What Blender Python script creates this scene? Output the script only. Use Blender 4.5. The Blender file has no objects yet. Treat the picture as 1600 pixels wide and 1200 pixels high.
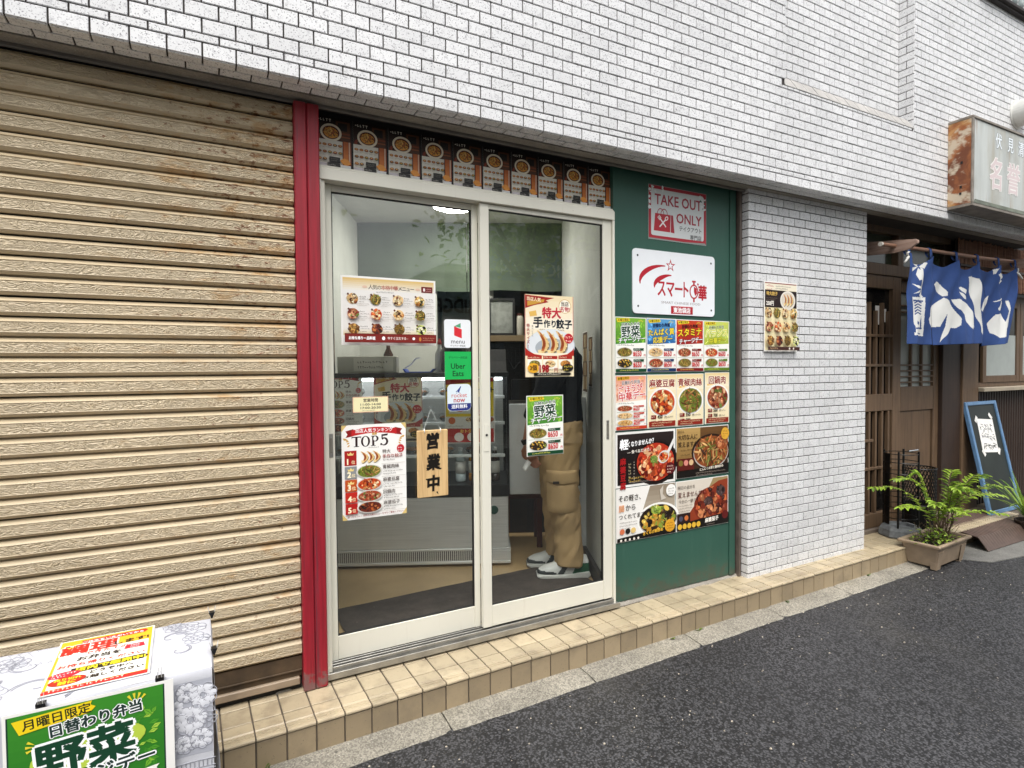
import bpy, bmesh, math, random
import numpy as np
from mathutils import Vector, Matrix

random.seed(7)
rng = np.random.default_rng(3)
sc = bpy.context.scene
COL = sc.collection
R = math.radians

# ---------------------------------------------------------------- camera
yaw, pitch, roll = R(28.12), R(1.56), R(-0.454)
cf = Vector((math.sin(yaw) * math.cos(pitch), math.cos(yaw) * math.cos(pitch), -math.sin(pitch)))
cr = Vector((math.cos(yaw), -math.sin(yaw), 0))
cu = cr.cross(cf)
cr, cu = cr * math.cos(roll) + cu * math.sin(roll), cu * math.cos(roll) - cr * math.sin(roll)
cam = bpy.data.cameras.new('camera')
cam.sensor_width = 36
cam.lens = 36 * 904 / 1600
cam.clip_start = 0.05
cam.clip_end = 400
camo = bpy.data.objects.new('camera', cam)
COL.objects.link(camo)
CAM = Vector((0, -2.30, 1.235))
camo.matrix_world = Matrix(((cr.x, cu.x, -cf.x, CAM.x), (cr.y, cu.y, -cf.y, CAM.y), (cr.z, cu.z, -cf.z, CAM.z), (0, 0, 0, 1)))
sc.camera = camo

# ---------------------------------------------------------------- sky, sun, exposure
SUN_EL, SUN_AZ = 62.0, 205.0          # overcast: a broad bright patch high over the street
w = bpy.data.worlds.new('World')
sc.world = w
w.use_nodes = True
nt = w.node_tree
nt.nodes.clear()
sky = nt.nodes.new('ShaderNodeTexSky')
sky.sky_type = 'NISHITA'
sky.sun_disc = False
sky.sun_elevation = R(SUN_EL)
sky.sun_rotation = R(SUN_AZ)
sky.air_density = 1.0
sky.dust_density = 4.0
sky.ozone_density = 1.0
hs = nt.nodes.new('ShaderNodeHueSaturation')
hs.inputs['Saturation'].default_value = 0.22
bg = nt.nodes.new('ShaderNodeBackground')
bg.inputs['Strength'].default_value = 0.15
wo = nt.nodes.new('ShaderNodeOutputWorld')
nt.links.new(sky.outputs[0], hs.inputs['Color'])
nt.links.new(hs.outputs[0], bg.inputs['Color'])
nt.links.new(bg.outputs[0], wo.inputs['Surface'])
sl = bpy.data.lights.new('sun', 'SUN')
sl.energy = 1.3
sl.angle = R(40)
sl.color = (1.0, 0.97, 0.93)
so = bpy.data.objects.new('sun', sl)
COL.objects.link(so)
sd = Vector((math.sin(R(SUN_AZ)) * math.cos(R(SUN_EL)), math.cos(R(SUN_AZ)) * math.cos(R(SUN_EL)), math.sin(R(SUN_EL))))
so.rotation_euler = sd.to_track_quat('Z', 'Y').to_euler()
so.location = (0, -6, 9)
vs = sc.view_settings
vs.view_transform = 'Standard'
try:
    vs.look = 'None'
except Exception:
    pass
vs.gamma = 1
vs.use_curve_mapping = False
vs.exposure = 0.86
sc.cycles.max_bounces = 10
sc.cycles.transparent_max_bounces = 16
sc.cycles.use_denoising = True

# ---------------------------------------------------------------- helpers
def lin(c):
    """sRGB hex or 0..1 tuple -> linear rgb"""
    if isinstance(c, str):
        c = c.lstrip('#')
        c = tuple(int(c[i:i + 2], 16) / 255 for i in (0, 2, 4))
        return tuple(v / 12.92 if v <= 0.04045 else ((v + 0.055) / 1.055) ** 2.4 for v in c)
    return tuple(c[:3])


def nd(nt, t, **k):
    n = nt.nodes.new(t)
    for a, b in k.items():
        setattr(n, a, b)
    return n


class Mat:
    """small wrapper round a node material whose textures sit in world space"""
    def __init__(s, name, col=(.5, .5, .5), rough=.6, metal=0.0, spec=.5):
        s.m = bpy.data.materials.new(name)
        s.m.use_nodes = True
        s.nt = s.m.node_tree
        s.b = s.nt.nodes['Principled BSDF']
        s.col = lin(col)
        s.b.inputs['Base Color'].default_value = (*s.col, 1)
        s.b.inputs['Roughness'].default_value = rough
        s.b.inputs['Metallic'].default_value = metal
        s.b.inputs['Specular IOR Level'].default_value = spec
        s.c = None
        s.h = None
        s._pos = None

    def link(s, a, b):
        s.nt.links.new(a, b)

    def pos(s, scale=(1, 1, 1)):
        if s._pos is None:
            s._pos = nd(s.nt, 'ShaderNodeNewGeometry').outputs['Position']
        if tuple(scale) == (1, 1, 1):
            return s._pos
        mp = nd(s.nt, 'ShaderNodeMapping')
        mp.inputs['Scale'].default_value = scale
        s.link(s._pos, mp.inputs['Vector'])
        return mp.outputs[0]

    def noise(s, scale, detail=4, rough=.55, stretch=(1, 1, 1), dist=0.0):
        n = nd(s.nt, 'ShaderNodeTexNoise')
        n.inputs['Scale'].default_value = scale
        n.inputs['Detail'].default_value = detail
        n.inputs['Roughness'].default_value = rough
        n.inputs['Distortion'].default_value = dist
        s.link(s.pos(stretch), n.inputs['Vector'])
        return n.outputs['Fac']

    def voro(s, scale, feature='F1', out='Distance', stretch=(1, 1, 1)):
        n = nd(s.nt, 'ShaderNodeTexVoronoi', feature=feature)
        n.inputs['Scale'].default_value = scale
        s.link(s.pos(stretch), n.inputs['Vector'])
        return n.outputs[out]

    def ramp(s, fac, lo, hi, a=0.0, b=1.0):
        n = nd(s.nt, 'ShaderNodeMapRange')
        n.inputs['From Min'].default_value = lo
        n.inputs['From Max'].default_value = hi
        n.inputs['To Min'].default_value = a
        n.inputs['To Max'].default_value = b
        n.interpolation_type = 'SMOOTHSTEP'
        s.link(fac, n.inputs['Value'])
        return n.outputs['Result']

    def math(s, op, a, b=None):
        n = nd(s.nt, 'ShaderNodeMath', operation=op)
        for i, v in enumerate((a, b)):
            if v is None:
                continue
            if isinstance(v, (int, float)):
                n.inputs[i].default_value = v
            else:
                s.link(v, n.inputs[i])
        return n.outputs[0]

    def cur(s):
        if s.c is None:
            n = nd(s.nt, 'ShaderNodeRGB')
            n.outputs[0].default_value = (*s.col, 1)
            s.c = n.outputs[0]
        return s.c

    def mix(s, fac, col, blend='MIX'):
        n = nd(s.nt, 'ShaderNodeMix', data_type='RGBA', blend_type=blend)
        if isinstance(fac, (int, float)):
            n.inputs[0].default_value = fac
        else:
            s.link(fac, n.inputs[0])
        s.link(s.cur(), n.inputs[6])
        if hasattr(col, 'links'):
            s.link(col, n.inputs[7])
        else:
            n.inputs[7].default_value = (*lin(col), 1)
        s.c = n.outputs[2]
        return s

    def vary(s, fac, lo, hi):
        """multiply the colour by lo..hi as fac runs 0..1"""
        g = s.ramp(fac, 0.25, 0.75, lo, hi)
        c = nd(s.nt, 'ShaderNodeCombineColor')
        for i in range(3):
            s.link(g, c.inputs[i])
        return s.mix(1.0, c.outputs[0], 'MULTIPLY')

    def bump(s, h, strength=.3, dist=.002):
        n = nd(s.nt, 'ShaderNodeBump')
        n.inputs['Strength'].default_value = strength
        n.inputs['Distance'].default_value = dist
        s.link(h, n.inputs['Height'])
        if s.h is not None:
            s.link(s.h, n.inputs['Normal'])
        s.h = n.outputs[0]
        return s

    def rough(s, v):
        s.link(v, s.b.inputs['Roughness'])
        return s

    def done(s):
        if s.c is not None:
            s.link(s.c, s.b.inputs['Base Color'])
        if s.h is not None:
            s.link(s.h, s.b.inputs['Normal'])
        return s.m


def simple(name, col, rough=.6, metal=0.0, var=.12, scale=9, fine=60, bump=.15, spec=.5, stretch=(1, 1, 1)):
    m = Mat(name, col, rough, metal, spec)
    if var:
        m.vary(m.noise(scale, 5, stretch=stretch), 1 - var, 1 + var)
    if bump:
        m.bump(m.noise(fine, 3, stretch=stretch), bump, .002)
    return m.done()


WM = {}


def root_m(o):
    return WM.get(o.name, Matrix.Identity(4))


def thing(name, label, cat, loc=(0, 0, 0), rz=0.0, group=None, M=None):
    o = bpy.data.objects.new(name, None)
    o.empty_display_size = .1
    COL.objects.link(o)
    m = M if M is not None else Matrix.Translation(loc) @ Matrix.Rotation(rz, 4, 'Z')
    o.matrix_world = m
    WM[o.name] = m.copy()
    o['label'] = label
    o['category'] = cat
    if group:
        o['group'] = group
    return o


def tag(o, label, cat, group=None, kind=None):
    o['label'] = label
    o['category'] = cat
    if group:
        o['group'] = group
    if kind:
        o['kind'] = kind
    return o


class MB:
    """collects faces; build() links them as ONE mesh object. Coordinates are world unless X is set."""
    def __init__(s, X=None):
        s.v, s.f, s.mi, s.X = [], [], [], X
        s.cc = None

    def add(s, vs, fs, mi=0):
        n = len(s.v)
        X = s.X
        s.v.extend([tuple(X @ Vector(p)) for p in vs] if X is not None else [tuple(p) for p in vs])
        s.f.extend([tuple(i + n for i in q) for q in fs])
        s.mi.extend([mi] * len(fs))
        return s

    def poly(s, pts, mi=0):
        return s.add(pts, [tuple(range(len(pts)))], mi)

    def box(s, x0, x1, y0, y1, z0, z1, mi=0, bev=0.0, top=None):
        if x1 < x0: x0, x1 = x1, x0
        if y1 < y0: y0, y1 = y1, y0
        if z1 < z0: z0, z1 = z1, z0
        if bev <= 0:
            v = [(x, y, z) for z in (z0, z1) for y in (y0, y1) for x in (x0, x1)]
            f = [(0, 2, 3, 1), (4, 5, 7, 6), (0, 1, 5, 4), (2, 6, 7, 3), (0, 4, 6, 2), (1, 3, 7, 5)]
            return s.add(v, f, mi)
        b = min(bev, (x1 - x0) * .45, (y1 - y0) * .45, (z1 - z0) * .45)
        v = []
        idx = {}
        for i, (sx, x) in enumerate(((1, x0), (-1, x1))):
            for j, (sy, y) in enumerate(((1, y0), (-1, y1))):
                for k, (sz, z) in enumerate(((1, z0), (-1, z1))):
                    idx[i, j, k] = len(v)
                    v += [(x, y + sy * b, z + sz * b), (x + sx * b, y, z + sz * b), (x + sx * b, y + sy * b, z)]
        g = lambda i, j, k, a: idx[i, j, k] + a
        f = []
        f += [(g(0, 0, 0, 0), g(0, 0, 1, 0), g(0, 1, 1, 0), g(0, 1, 0, 0)), (g(1, 0, 0, 0), g(1, 1, 0, 0), g(1, 1, 1, 0), g(1, 0, 1, 0))]
        f += [(g(0, 0, 0, 1), g(1, 0, 0, 1), g(1, 0, 1, 1), g(0, 0, 1, 1)), (g(0, 1, 0, 1), g(0, 1, 1, 1), g(1, 1, 1, 1), g(1, 1, 0, 1))]
        f += [(g(0, 0, 0, 2), g(0, 1, 0, 2), g(1, 1, 0, 2), g(1, 0, 0, 2)), (g(0, 0, 1, 2), g(1, 0, 1, 2), g(1, 1, 1, 2), g(0, 1, 1, 2))]
        for i in (0, 1):
            for j in (0, 1):
                f.append((g(i, j, 0, 0), g(i, j, 1, 0), g(i, j, 1, 1), g(i, j, 0, 1)))
                f.append((g(i, 0, j, 0), g(i, 1, j, 0), g(i, 1, j, 2), g(i, 0, j, 2)))
                f.append((g(0, i, j, 1), g(1, i, j, 1), g(1, i, j, 2), g(0, i, j, 2)))
                for k in (0, 1):
                    f.append((g(i, j, k, 0), g(i, j, k, 1), g(i, j, k, 2)))
        return s.add(v, f, mi)

    def prism(s, pts, axis, a0, a1, mi=0):
        """pts: 2-D outline in the two other axes (order x,y,z without axis)"""
        n = len(pts)
        def mk(p, a):
            p = list(p)
            p.insert(axis, a)
            return tuple(p)
        v = [mk(p, a0) for p in pts] + [mk(p, a1) for p in pts]
        f = [tuple(range(n)), tuple(range(2 * n - 1, n - 1, -1))]
        f += [(i, i + n, (i + 1) % n + n, (i + 1) % n) for i in range(n)]
        return s.add(v, f, mi)

    def tube(s, pts, r, n=8, mi=0, caps=True):
        pts = [Vector(p) for p in pts]
        rs = r if isinstance(r, (list, tuple)) else [r] * len(pts)
        v, f = [], []
        prev = None
        for i, p in enumerate(pts):
            a = pts[max(i - 1, 0)]
            b = pts[min(i + 1, len(pts) - 1)]
            t = (b - a).normalized() if (b - a).length > 1e-9 else Vector((0, 0, 1))
            if prev is None:
                ref = Vector((0, 0, 1)) if abs(t.z) < .9 else Vector((1, 0, 0))
                u = t.cross(ref).normalized()
            else:
                u = (prev - t * prev.dot(t)).normalized()
            prev = u
            w2 = t.cross(u)
            for k in range(n):
                an = 2 * math.pi * k / n
                v.append(tuple(p + (u * math.cos(an) + w2 * math.sin(an)) * rs[i]))
        for i in range(len(pts) - 1):
            for k in range(n):
                f.append((i * n + k, i * n + (k + 1) % n, (i + 1) * n + (k + 1) % n, (i + 1) * n + k))
        if caps:
            f.append(tuple(range(n - 1, -1, -1)))
            f.append(tuple((len(pts) - 1) * n + k for k in range(n)))
        return s.add(v, f, mi)

    def lathe(s, prof, c=(0, 0, 0), n=20, mi=0, sx=1.0, sy=1.0, caps=True):
        v, f = [], []
        for r, z in prof:
            for k in range(n):
                an = 2 * math.pi * k / n
                v.append((c[0] + r * sx * math.cos(an), c[1] + r * sy * math.sin(an), c[2] + z))
        m = len(prof)
        for i in range(m - 1):
            for k in range(n):
                f.append((i * n + k, i * n + (k + 1) % n, (i + 1) * n + (k + 1) % n, (i + 1) * n + k))
        if caps:
            f.append(tuple(range(n - 1, -1, -1)))
            f.append(tuple((m - 1) * n + k for k in range(n)))
        return s.add(v, f, mi)

    def grid(s, P, mi=0, keep=None):
        """P[i][j] rows of points"""
        a, b = len(P), len(P[0])
        v = [p for row in P for p in row]
        f = []
        for i in range(a - 1):
            for j in range(b - 1):
                if keep is None or keep(i, j):
                    f.append((i * b + j, i * b + j + 1, (i + 1) * b + j + 1, (i + 1) * b + j))
        return s.add(v, f, mi)

    def mesh(s, name, mats, inv=None, smooth=False, recalc=True):
        me = bpy.data.meshes.new(name)
        V = s.v
        if inv is not None:
            V = [tuple(inv @ Vector(p)) for p in V]
        me.from_pydata(V, [], s.f)
        for m in (mats if isinstance(mats, (list, tuple)) else [mats]):
            me.materials.append(m)
        if any(s.mi):
            me.polygons.foreach_set('material_index', s.mi)
        if recalc:
            bm = bmesh.new()
            bm.from_mesh(me)
            bmesh.ops.recalc_face_normals(bm, faces=bm.faces)
            bm.to_mesh(me)
            bm.free()
        if smooth:
            me.polygons.foreach_set('use_smooth', [True] * len(me.polygons))
        me.update()
        return me

    def build(s, name, mats, parent=None, smooth=False, loc=None, recalc=True, label=None, kind=None):
        inv = None
        if parent is not None:
            inv = root_m(parent).inverted()
        elif loc is not None:
            inv = Matrix.Translation(loc).inverted()
        me = s.mesh(name, mats, inv, smooth, recalc)
        o = bpy.data.objects.new(name, me)
        COL.objects.link(o)
        if parent is not None:
            o.parent = parent
            WM[o.name] = root_m(parent)
        elif loc is not None:
            o.location = loc
            WM[o.name] = Matrix.Translation(loc)
        if label:
            o['label'] = label
        if kind:
            o['kind'] = kind
        return o


def inst(name, me, M, parent=None):
    """object of shared mesh data at world matrix M"""
    o = bpy.data.objects.new(name, me)
    COL.objects.link(o)
    if parent is not None:
        o.parent = parent
        o.matrix_local = root_m(parent).inverted() @ M
    else:
        o.matrix_world = M
    return o


def struct(name, mb, mats, **k):
    o = mb.build(name, mats, **k)
    o['kind'] = 'structure'
    return o

# ---------------------------------------------------------------- materials
def tile_mat():
    m = Mat('white_pitted_tile', (.735, .735, .735), .42)
    oi = nd(m.nt, 'ShaderNodeObjectInfo').outputs['Random']
    at = nd(m.nt, 'ShaderNodeAttribute', attribute_name='rnd').outputs['Fac']
    rn = m.math('FRACT', m.math('ADD', m.math('MULTIPLY', oi, 7.3), at))
    g = m.ramp(rn, 0, 1, .945, 1.035)
    c = nd(m.nt, 'ShaderNodeCombineColor')
    for i in range(3):
        m.link(g, c.inputs[i])
    m.mix(1.0, c.outputs[0], 'MULTIPLY')
    m.vary(m.noise(2.2, 4), .93, 1.04)
    m.mix(m.ramp(m.noise(55, 6, .7), .52, .70, 0, .42), '#77747a')
    m.mix(m.ramp(m.noise(190, 3, .6), .575, .66, 0, .85), '#55525a')
    m.mix(m.ramp(m.noise(3.1, 5, .6, (1, 1, .35)), .62, .80, 0, .22), '#8a8378')
    m.bump(m.noise(190, 3, .6), -.25, .0015)
    m.bump(m.noise(30, 3), .12, .002)
    return m.done()


TILE = tile_mat()
GROUT = simple('dark_grout', '#3d3836', .9, var=.25, scale=6, fine=200, bump=.3)
SOFFIT_TILE = None


def beige_tile_mat(name, col):
    m = Mat(name, col, .35)
    oi = nd(m.nt, 'ShaderNodeObjectInfo').outputs['Random']
    g = m.ramp(oi, 0, 1, .86, 1.08)
    c = nd(m.nt, 'ShaderNodeCombineColor')
    for i in range(3):
        m.link(g, c.inputs[i])
    m.mix(1.0, c.outputs[0], 'MULTIPLY')
    m.mix(m.ramp(m.noise(7, 6, .65), .46, .70, 0, .62), '#7f725e')
    m.mix(m.ramp(m.noise(26, 5, .7), .55, .75, 0, .6), '#8d7d68')
    m.mix(m.ramp(m.noise(120, 3, .6), .64, .72, 0, .5), '#3c332a')
    m.bump(m.noise(90, 3), .10, .001)
    return m.done()


STEP_TILE = beige_tile_mat('beige_step_tile', '#b4a589')
RISER_TILE = beige_tile_mat('tan_riser_tile', '#9c8b70')
STEP_GROUT = simple('grey_tile_joint', '#5a5146', .95, var=.3, scale=8, fine=150, bump=.4)


def asphalt_mat():
    m = Mat('fresh_asphalt', '#3b3b3d', .62)
    n = nd(m.nt, 'ShaderNodeTexVoronoi', feature='F1')
    n.inputs['Scale'].default_value = 132
    n.inputs['Randomness'].default_value = 1.0
    wv = nd(m.nt, 'ShaderNodeTexNoise')
    wv.inputs['Scale'].default_value = 60
    wv.inputs['Detail'].default_value = 3
    m.link(m.pos(), wv.inputs['Vector'])
    ad = nd(m.nt, 'ShaderNodeVectorMath', operation='MULTIPLY_ADD')
    m.link(wv.outputs['Color'], ad.inputs[0])
    ad.inputs[1].default_value = (.004, .004, .004)
    m.link(m.pos(), ad.inputs[2])
    m.link(ad.outputs[0], n.inputs['Vector'])
    m.vary(n.outputs['Color'], .28, 1.75)
    m.mix(m.ramp(n.outputs['Distance'], .38, .80, 0, .92), '#0d0d0e')
    m.vary(m.noise(1.1, 4), .85, 1.15)
    m.mix(m.ramp(m.noise(1.7, 5, .6), .58, .74, 0, .35), '#24242a')
    m.mix(m.ramp(m.noise(75, 2), .71, .76, 0, .7), '#a49a8c')
    m.mix(m.ramp(m.noise(.9, 5, .6), .55, .8, 0, .25), '#5a574f')
    m.bump(n.outputs['Distance'], -1.0, .012)
    m.bump(m.noise(220, 3), .5, .002)
    return m.done()


ASPHALT = asphalt_mat()


def concrete_mat(name, col, agg=.6, scale=120):
    m = Mat(name, col, .85)
    m.vary(m.noise(3, 6, .65), .72, 1.2)
    n = m.voro(scale * 1.7, 'F1', 'Color')
    m.vary(n, 1 - .30 * agg, 1 + .26 * agg)
    m.mix(m.ramp(m.noise(130, 4, .7), .60, .72, 0, .8 * agg), '#cfcbc2')
    m.mix(m.ramp(m.noise(45, 4), .62, .74, 0, .7 * agg), '#3e3b36')
    m.mix(m.ramp(m.noise(1.6, 5), .55, .78, 0, .4), '#5f5a40')
    m.mix(m.ramp(m.noise(9, 6, .7), .54, .72, 0, .45), '#4f4b44')
    m.bump(m.voro(scale, 'F1', 'Distance'), -.6 * agg - .1, .003)
    m.bump(m.noise(25, 5), .4, .004)
    return m.done()


GUTTER = concrete_mat('worn_kerb_concrete', '#8a8579', 1.0, 110)
MORTAR = concrete_mat('bedding_mortar', '#8f897f', .4, 160)
APRON = concrete_mat('grey_apron_concrete', '#6f6e6a', .5, 140)


def shutter_mats():
    out = []
    for face in (0, 1):
        m = Mat('beige_shutter_face' if face == 0 else 'beige_shutter_rib', '#bfae90', .42)
        m.vary(m.noise(1.3, 4, stretch=(1, 1, .6)), .90, 1.10)
        m.mix(m.ramp(m.noise(2.2, 5, .6, (.6, 1, 3)), .55, .75, 0, .35), '#a79a86')
        if face == 0:
            em = m.noise(1.0, 2.5, .5, (17, 17, 62), .5)
            rg = m.math('SINE', m.math('MULTIPLY', em, 58.0))
            m.bump(rg, .7, .0017)
            m.bump(m.noise(1.0, 3, .6, (30, 30, 150)), .4, .003)
            m.mix(m.ramp(rg, .5, 1.0, 0, .20), '#6d5434')  # crease shading of the embossing put into the colour
        # rust creeping in from the post side of the curtain
        sep = nd(m.nt, 'ShaderNodeSeparateXYZ')
        m.link(m.pos(), sep.inputs[0])
        gx = m.ramp(sep.outputs[0], -.75, .33, 0, .16)
        gz = m.ramp(sep.outputs[2], .75, 2.1, 0, .06)
        s1 = m.math('ADD', m.noise(1.0, 6, .75, (30, 30, 55)), m.math('ADD', gx, gz))
        m.mix(m.ramp(s1, .74, .82, 0, .85), '#6d3d16')
        s2 = m.math('ADD', m.noise(1.0, 5, .7, (7, 7, 22)), m.math('ADD', gx, gz))
        m.mix(m.ramp(s2, .66, .86, 0, .55), '#a97b3a')
        m.mix(m.ramp(m.noise(1.0, 5, .6, (9, 9, 60)), .70, .76, 0, .5), '#5d5a5c')
        m.bump(m.noise(140, 3), .08, .001)
        out.append(m.done())
    m = Mat('shutter_channel', '#4a3a28', .7)
    m.vary(m.noise(14, 5), .6, 1.3)
    out.append(m.done())
    return out


SHUTTER = shutter_mats()


def red_post_mat():
    m = Mat('weathered_red_paint', '#911727', .5)
    m.vary(m.noise(1.0, 6, .65, (70, 70, 3.2)), .72, 1.25)
    m.mix(m.ramp(m.noise(1.0, 6, .7, (50, 50, 1.6)), .52, .70, 0, .7), '#55323a')
    m.mix(m.ramp(m.noise(1.0, 5, .7, (34, 34, 5)), .66, .74, 0, .55), '#7e7274')
    sep = nd(m.nt, 'ShaderNodeSeparateXYZ')
    m.link(m.pos(), sep.inputs[0])
    low = m.math('ADD', m.noise(26, 5, .7), m.ramp(sep.outputs[2], .0, .16, .35, 0))
    m.mix(m.ramp(low, .72, .86, 0, .8), '#6d5a57')
    m.bump(m.noise(1.0, 5, .6, (120, 120, 4)), .35, .002)
    return m.done()


RED = red_post_mat()


def alu_white(name='cream_door_paint', col='#dcd9cb'):
    m = Mat(name, col, .38)
    m.vary(m.noise(2.0, 4, stretch=(1, 1, .4)), .93, 1.04)
    m.mix(m.ramp(m.noise(1.0, 6, .7, (40, 40, 2.5)), .58, .80, 0, .30), '#a89a84')
    m.mix(m.ramp(m.noise(35, 6, .75), .66, .74, 0, .45), '#7c6a52')
    m.bump(m.noise(60, 3), .06, .001)
    return m.done()


CREAM = alu_white()
ALU = simple('dull_aluminium', '#a8a6a0', .38, .8, var=.15, scale=20, bump=.05)
BLACKGAP = simple('black_rubber', '#171615', .7, var=.2)


def green_mat():
    m = Mat('green_painted_board', '#31574a', .42)
    m.vary(m.noise(1.4, 5), .92, 1.08)
    m.mix(m.ramp(m.noise(30, 5, .7), .72, .76, 0, .6), '#8fa79a')
    m.mix(m.ramp(m.noise(1.0, 6, .65, (16, 16, 1.4)), .52, .78, 0, .35), '#48685b')
    sp = nd(m.nt, 'ShaderNodeSeparateXYZ'); m.link(m.pos(), sp.inputs[0])
    gr = m.math('ADD', m.noise(18, 6, .7), m.ramp(sp.outputs[2], .0, .22, .28, 0))
    m.mix(m.ramp(gr, .62, .86, 0, .7), '#4a4a3e')
    m.bump(m.noise(45, 4, stretch=(1, 1, .4)), .10, .002)
    return m.done()


GREEN = green_mat()


def print_mat(name='printed_paper', rough=.42):
    m = Mat(name, (.8, .8, .8), rough, spec=.35)
    a = nd(m.nt, 'ShaderNodeAttribute', attribute_name='Col')
    m.c = a.outputs['Color']
    m.bump(m.noise(9, 3), .06, .004)
    return m.done()


PRINT = print_mat()
PAPER = simple('white_paper', '#f0eee9', .5, var=.03, bump=.03)
PLATE = simple('white_sign_plate', '#eef1f4', .28, var=.02, bump=0)


def wood(name, col, dark, rough=.55, stretch=(3, 60, 60), var=.25):
    m = Mat(name, col, rough)
    g = m.noise(1.0, 6, .6, stretch, .6)
    m.mix(m.ramp(g, .42, .68, 0, .7), dark)
    m.vary(m.noise(4, 3), 1 - var, 1 + var * .6)
    m.bump(g, .18, .002)
    return m.done()


PALE_WOOD = wood('pale_board_wood', '#d9b783', '#b98f5c', .5, (70, 70, 4), .08)
BROWN_WOOD = wood('brown_door_wood', '#6b5540', '#4c3b2c', .5, (60, 60, 3), .12)
DARK_WOOD = wood('dark_post_wood', '#3d2e25', '#261b15', .55, (60, 60, 3), .2)
GREY_WOOD = wood('bare_bracket_wood', '#a98f80', '#86695a', .7, (60, 4, 40), .12)
POLE_WOOD = wood('brown_pole', '#97705a', '#6c4735', .45, (5, 60, 60), .2)


def rust_mat():
    m = Mat('rusty_sign_steel', '#c9bda6', .6)
    n = m.noise(3.6, 6, .62, (1, 1, 1), .4)
    m.mix(m.ramp(n, .40, .50, 0, 1), '#b98a55')
    m.mix(m.ramp(n, .49, .58, 0, 1), '#96592f')
    m.mix(m.ramp(n, .57, .66, 0, 1), '#6d3a1e')
    m.mix(m.ramp(m.noise(11, 6, .7), .60, .72, 0, .7), '#4c2412')
    m.mix(m.ramp(m.noise(4.6, 4, .6, (1, 1, 1.6)), .53, .62, 0, .85), '#cbbfa8')
    m.bump(m.noise(60, 5), .3, .002)
    return m.done()


RUST = rust_mat()


def sign_face_mat():
    m = Mat('faded_sign_face', '#b9bdb8', .35)
    m.vary(m.noise(1.0, 5, .6, (9, 9, 1.5)), .82, 1.1)
    m.mix(m.ramp(m.noise(1.0, 6, .65, (7, 7, .9)), .46, .68, 0, .7), '#a39c88')
    m.mix(m.ramp(m.noise(1.0, 6, .7, (11, 11, 1.1)), .58, .72, 0, .85), '#8a6038')
    m.mix(m.ramp(m.noise(3.2, 5, .6), .50, .70, 0, .45), '#8f8a7a')
    return m.done()


SIGNFACE = sign_face_mat()


def glass_mat(name='window_glass', tint=(.95, .965, .96), r0=.045):
    mt = bpy.data.materials.new(name)
    mt.use_nodes = True
    nt = mt.node_tree
    nt.nodes.clear()
    g = nd(nt, 'ShaderNodeNewGeometry')
    dt = nd(nt, 'ShaderNodeVectorMath', operation='DOT_PRODUCT')
    nt.links.new(g.outputs['Normal'], dt.inputs[0])
    nt.links.new(g.outputs['Incoming'], dt.inputs[1])
    def mth(op, a, b):
        n = nd(nt, 'ShaderNodeMath', operation=op)
        for i, v in enumerate((a, b)):
            if v is None:
                continue
            if isinstance(v, (int, float)):
                n.inputs[i].default_value = v
            else:
                nt.links.new(v, n.inputs[i])
        return n.outputs[0]
    c = mth('ABSOLUTE', dt.outputs['Value'], None)
    k = mth('POWER', mth('SUBTRACT', 1.0, c), 5.0)
    fr = mth('ADD', mth('MULTIPLY', k, 1 - r0), r0)
    tr = nd(nt, 'ShaderNodeBsdfTransparent')
    tr.inputs[0].default_value = (*tint, 1)
    gl = nd(nt, 'ShaderNodeBsdfGlossy')
    gl.inputs['Roughness'].default_value = .01
    gl.inputs['Color'].default_value = (1, 1, 1, 1)
    mx = nd(nt, 'ShaderNodeMixShader')
    nt.links.new(fr, mx.inputs[0])
    nt.links.new(tr.outputs[0], mx.inputs[1])
    nt.links.new(gl.outputs[0], mx.inputs[2])
    o = nd(nt, 'ShaderNodeOutputMaterial')
    nt.links.new(mx.outputs[0], o.inputs['Surface'])
    return mt


GLASS = glass_mat()
CASE_GLASS = glass_mat('case_glass', (.97, .98, .975), .02)
CLEAR = glass_mat('clear_plastic', (.9, .92, .92), .06)


def emit(name, col, strength):
    mt = bpy.data.materials.new(name)
    mt.use_nodes = True
    b = mt.node_tree.nodes['Principled BSDF']
    b.inputs['Base Color'].default_value = (.9, .9, .9, 1)
    b.inputs['Emission Color'].default_value = (*lin(col), 1)
    b.inputs['Emission Strength'].default_value = strength
    return mt


def steel_mat():
    m = Mat('brushed_steel', '#dededa', .36, .45)
    g = m.noise(1.0, 4, .6, (4, 4, 260))
    m.vary(g, .88, 1.08)
    m.bump(g, .05, .001)
    m.bump(m.noise(1.0, 1.5, stretch=(4.2, 4.2, .9)), 1.0, .05)
    return m.done()


STEEL = steel_mat()
WHITE_PANEL = simple('white_painted_panel', '#d9dbd8', .4, var=.05, bump=.03)
INWALL = simple('shop_wall_paint', '#c5c7c0', .8, var=.10, scale=3, bump=.1)
INCEIL = simple('shop_ceiling_board', '#cfd0cb', .85, var=.04, bump=.05)
INFLOOR = simple('tan_vinyl_floor', '#b89c72', .35, var=.12, scale=4, fine=30, bump=.05)
MATCOL = simple('brown_door_mat', '#4a423c', .95, var=.25, scale=15, fine=220, bump=.6)


def fabric(name, col, rough=.9, var=.12, weave=420, bump=.4):
    m = Mat(name, col, rough, spec=.2)
    m.vary(m.noise(5, 4), 1 - var, 1 + var)
    m.bump(m.noise(weave, 2), bump, .0008)
    m.bump(m.noise(11, 4), .3, .006)
    return m.done()


CURTAIN = fabric('grey_green_curtain', '#566153', var=.12)
DARKKITCH = simple('dark_kitchen_wall', '#3b3833', .8, var=.3)

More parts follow.
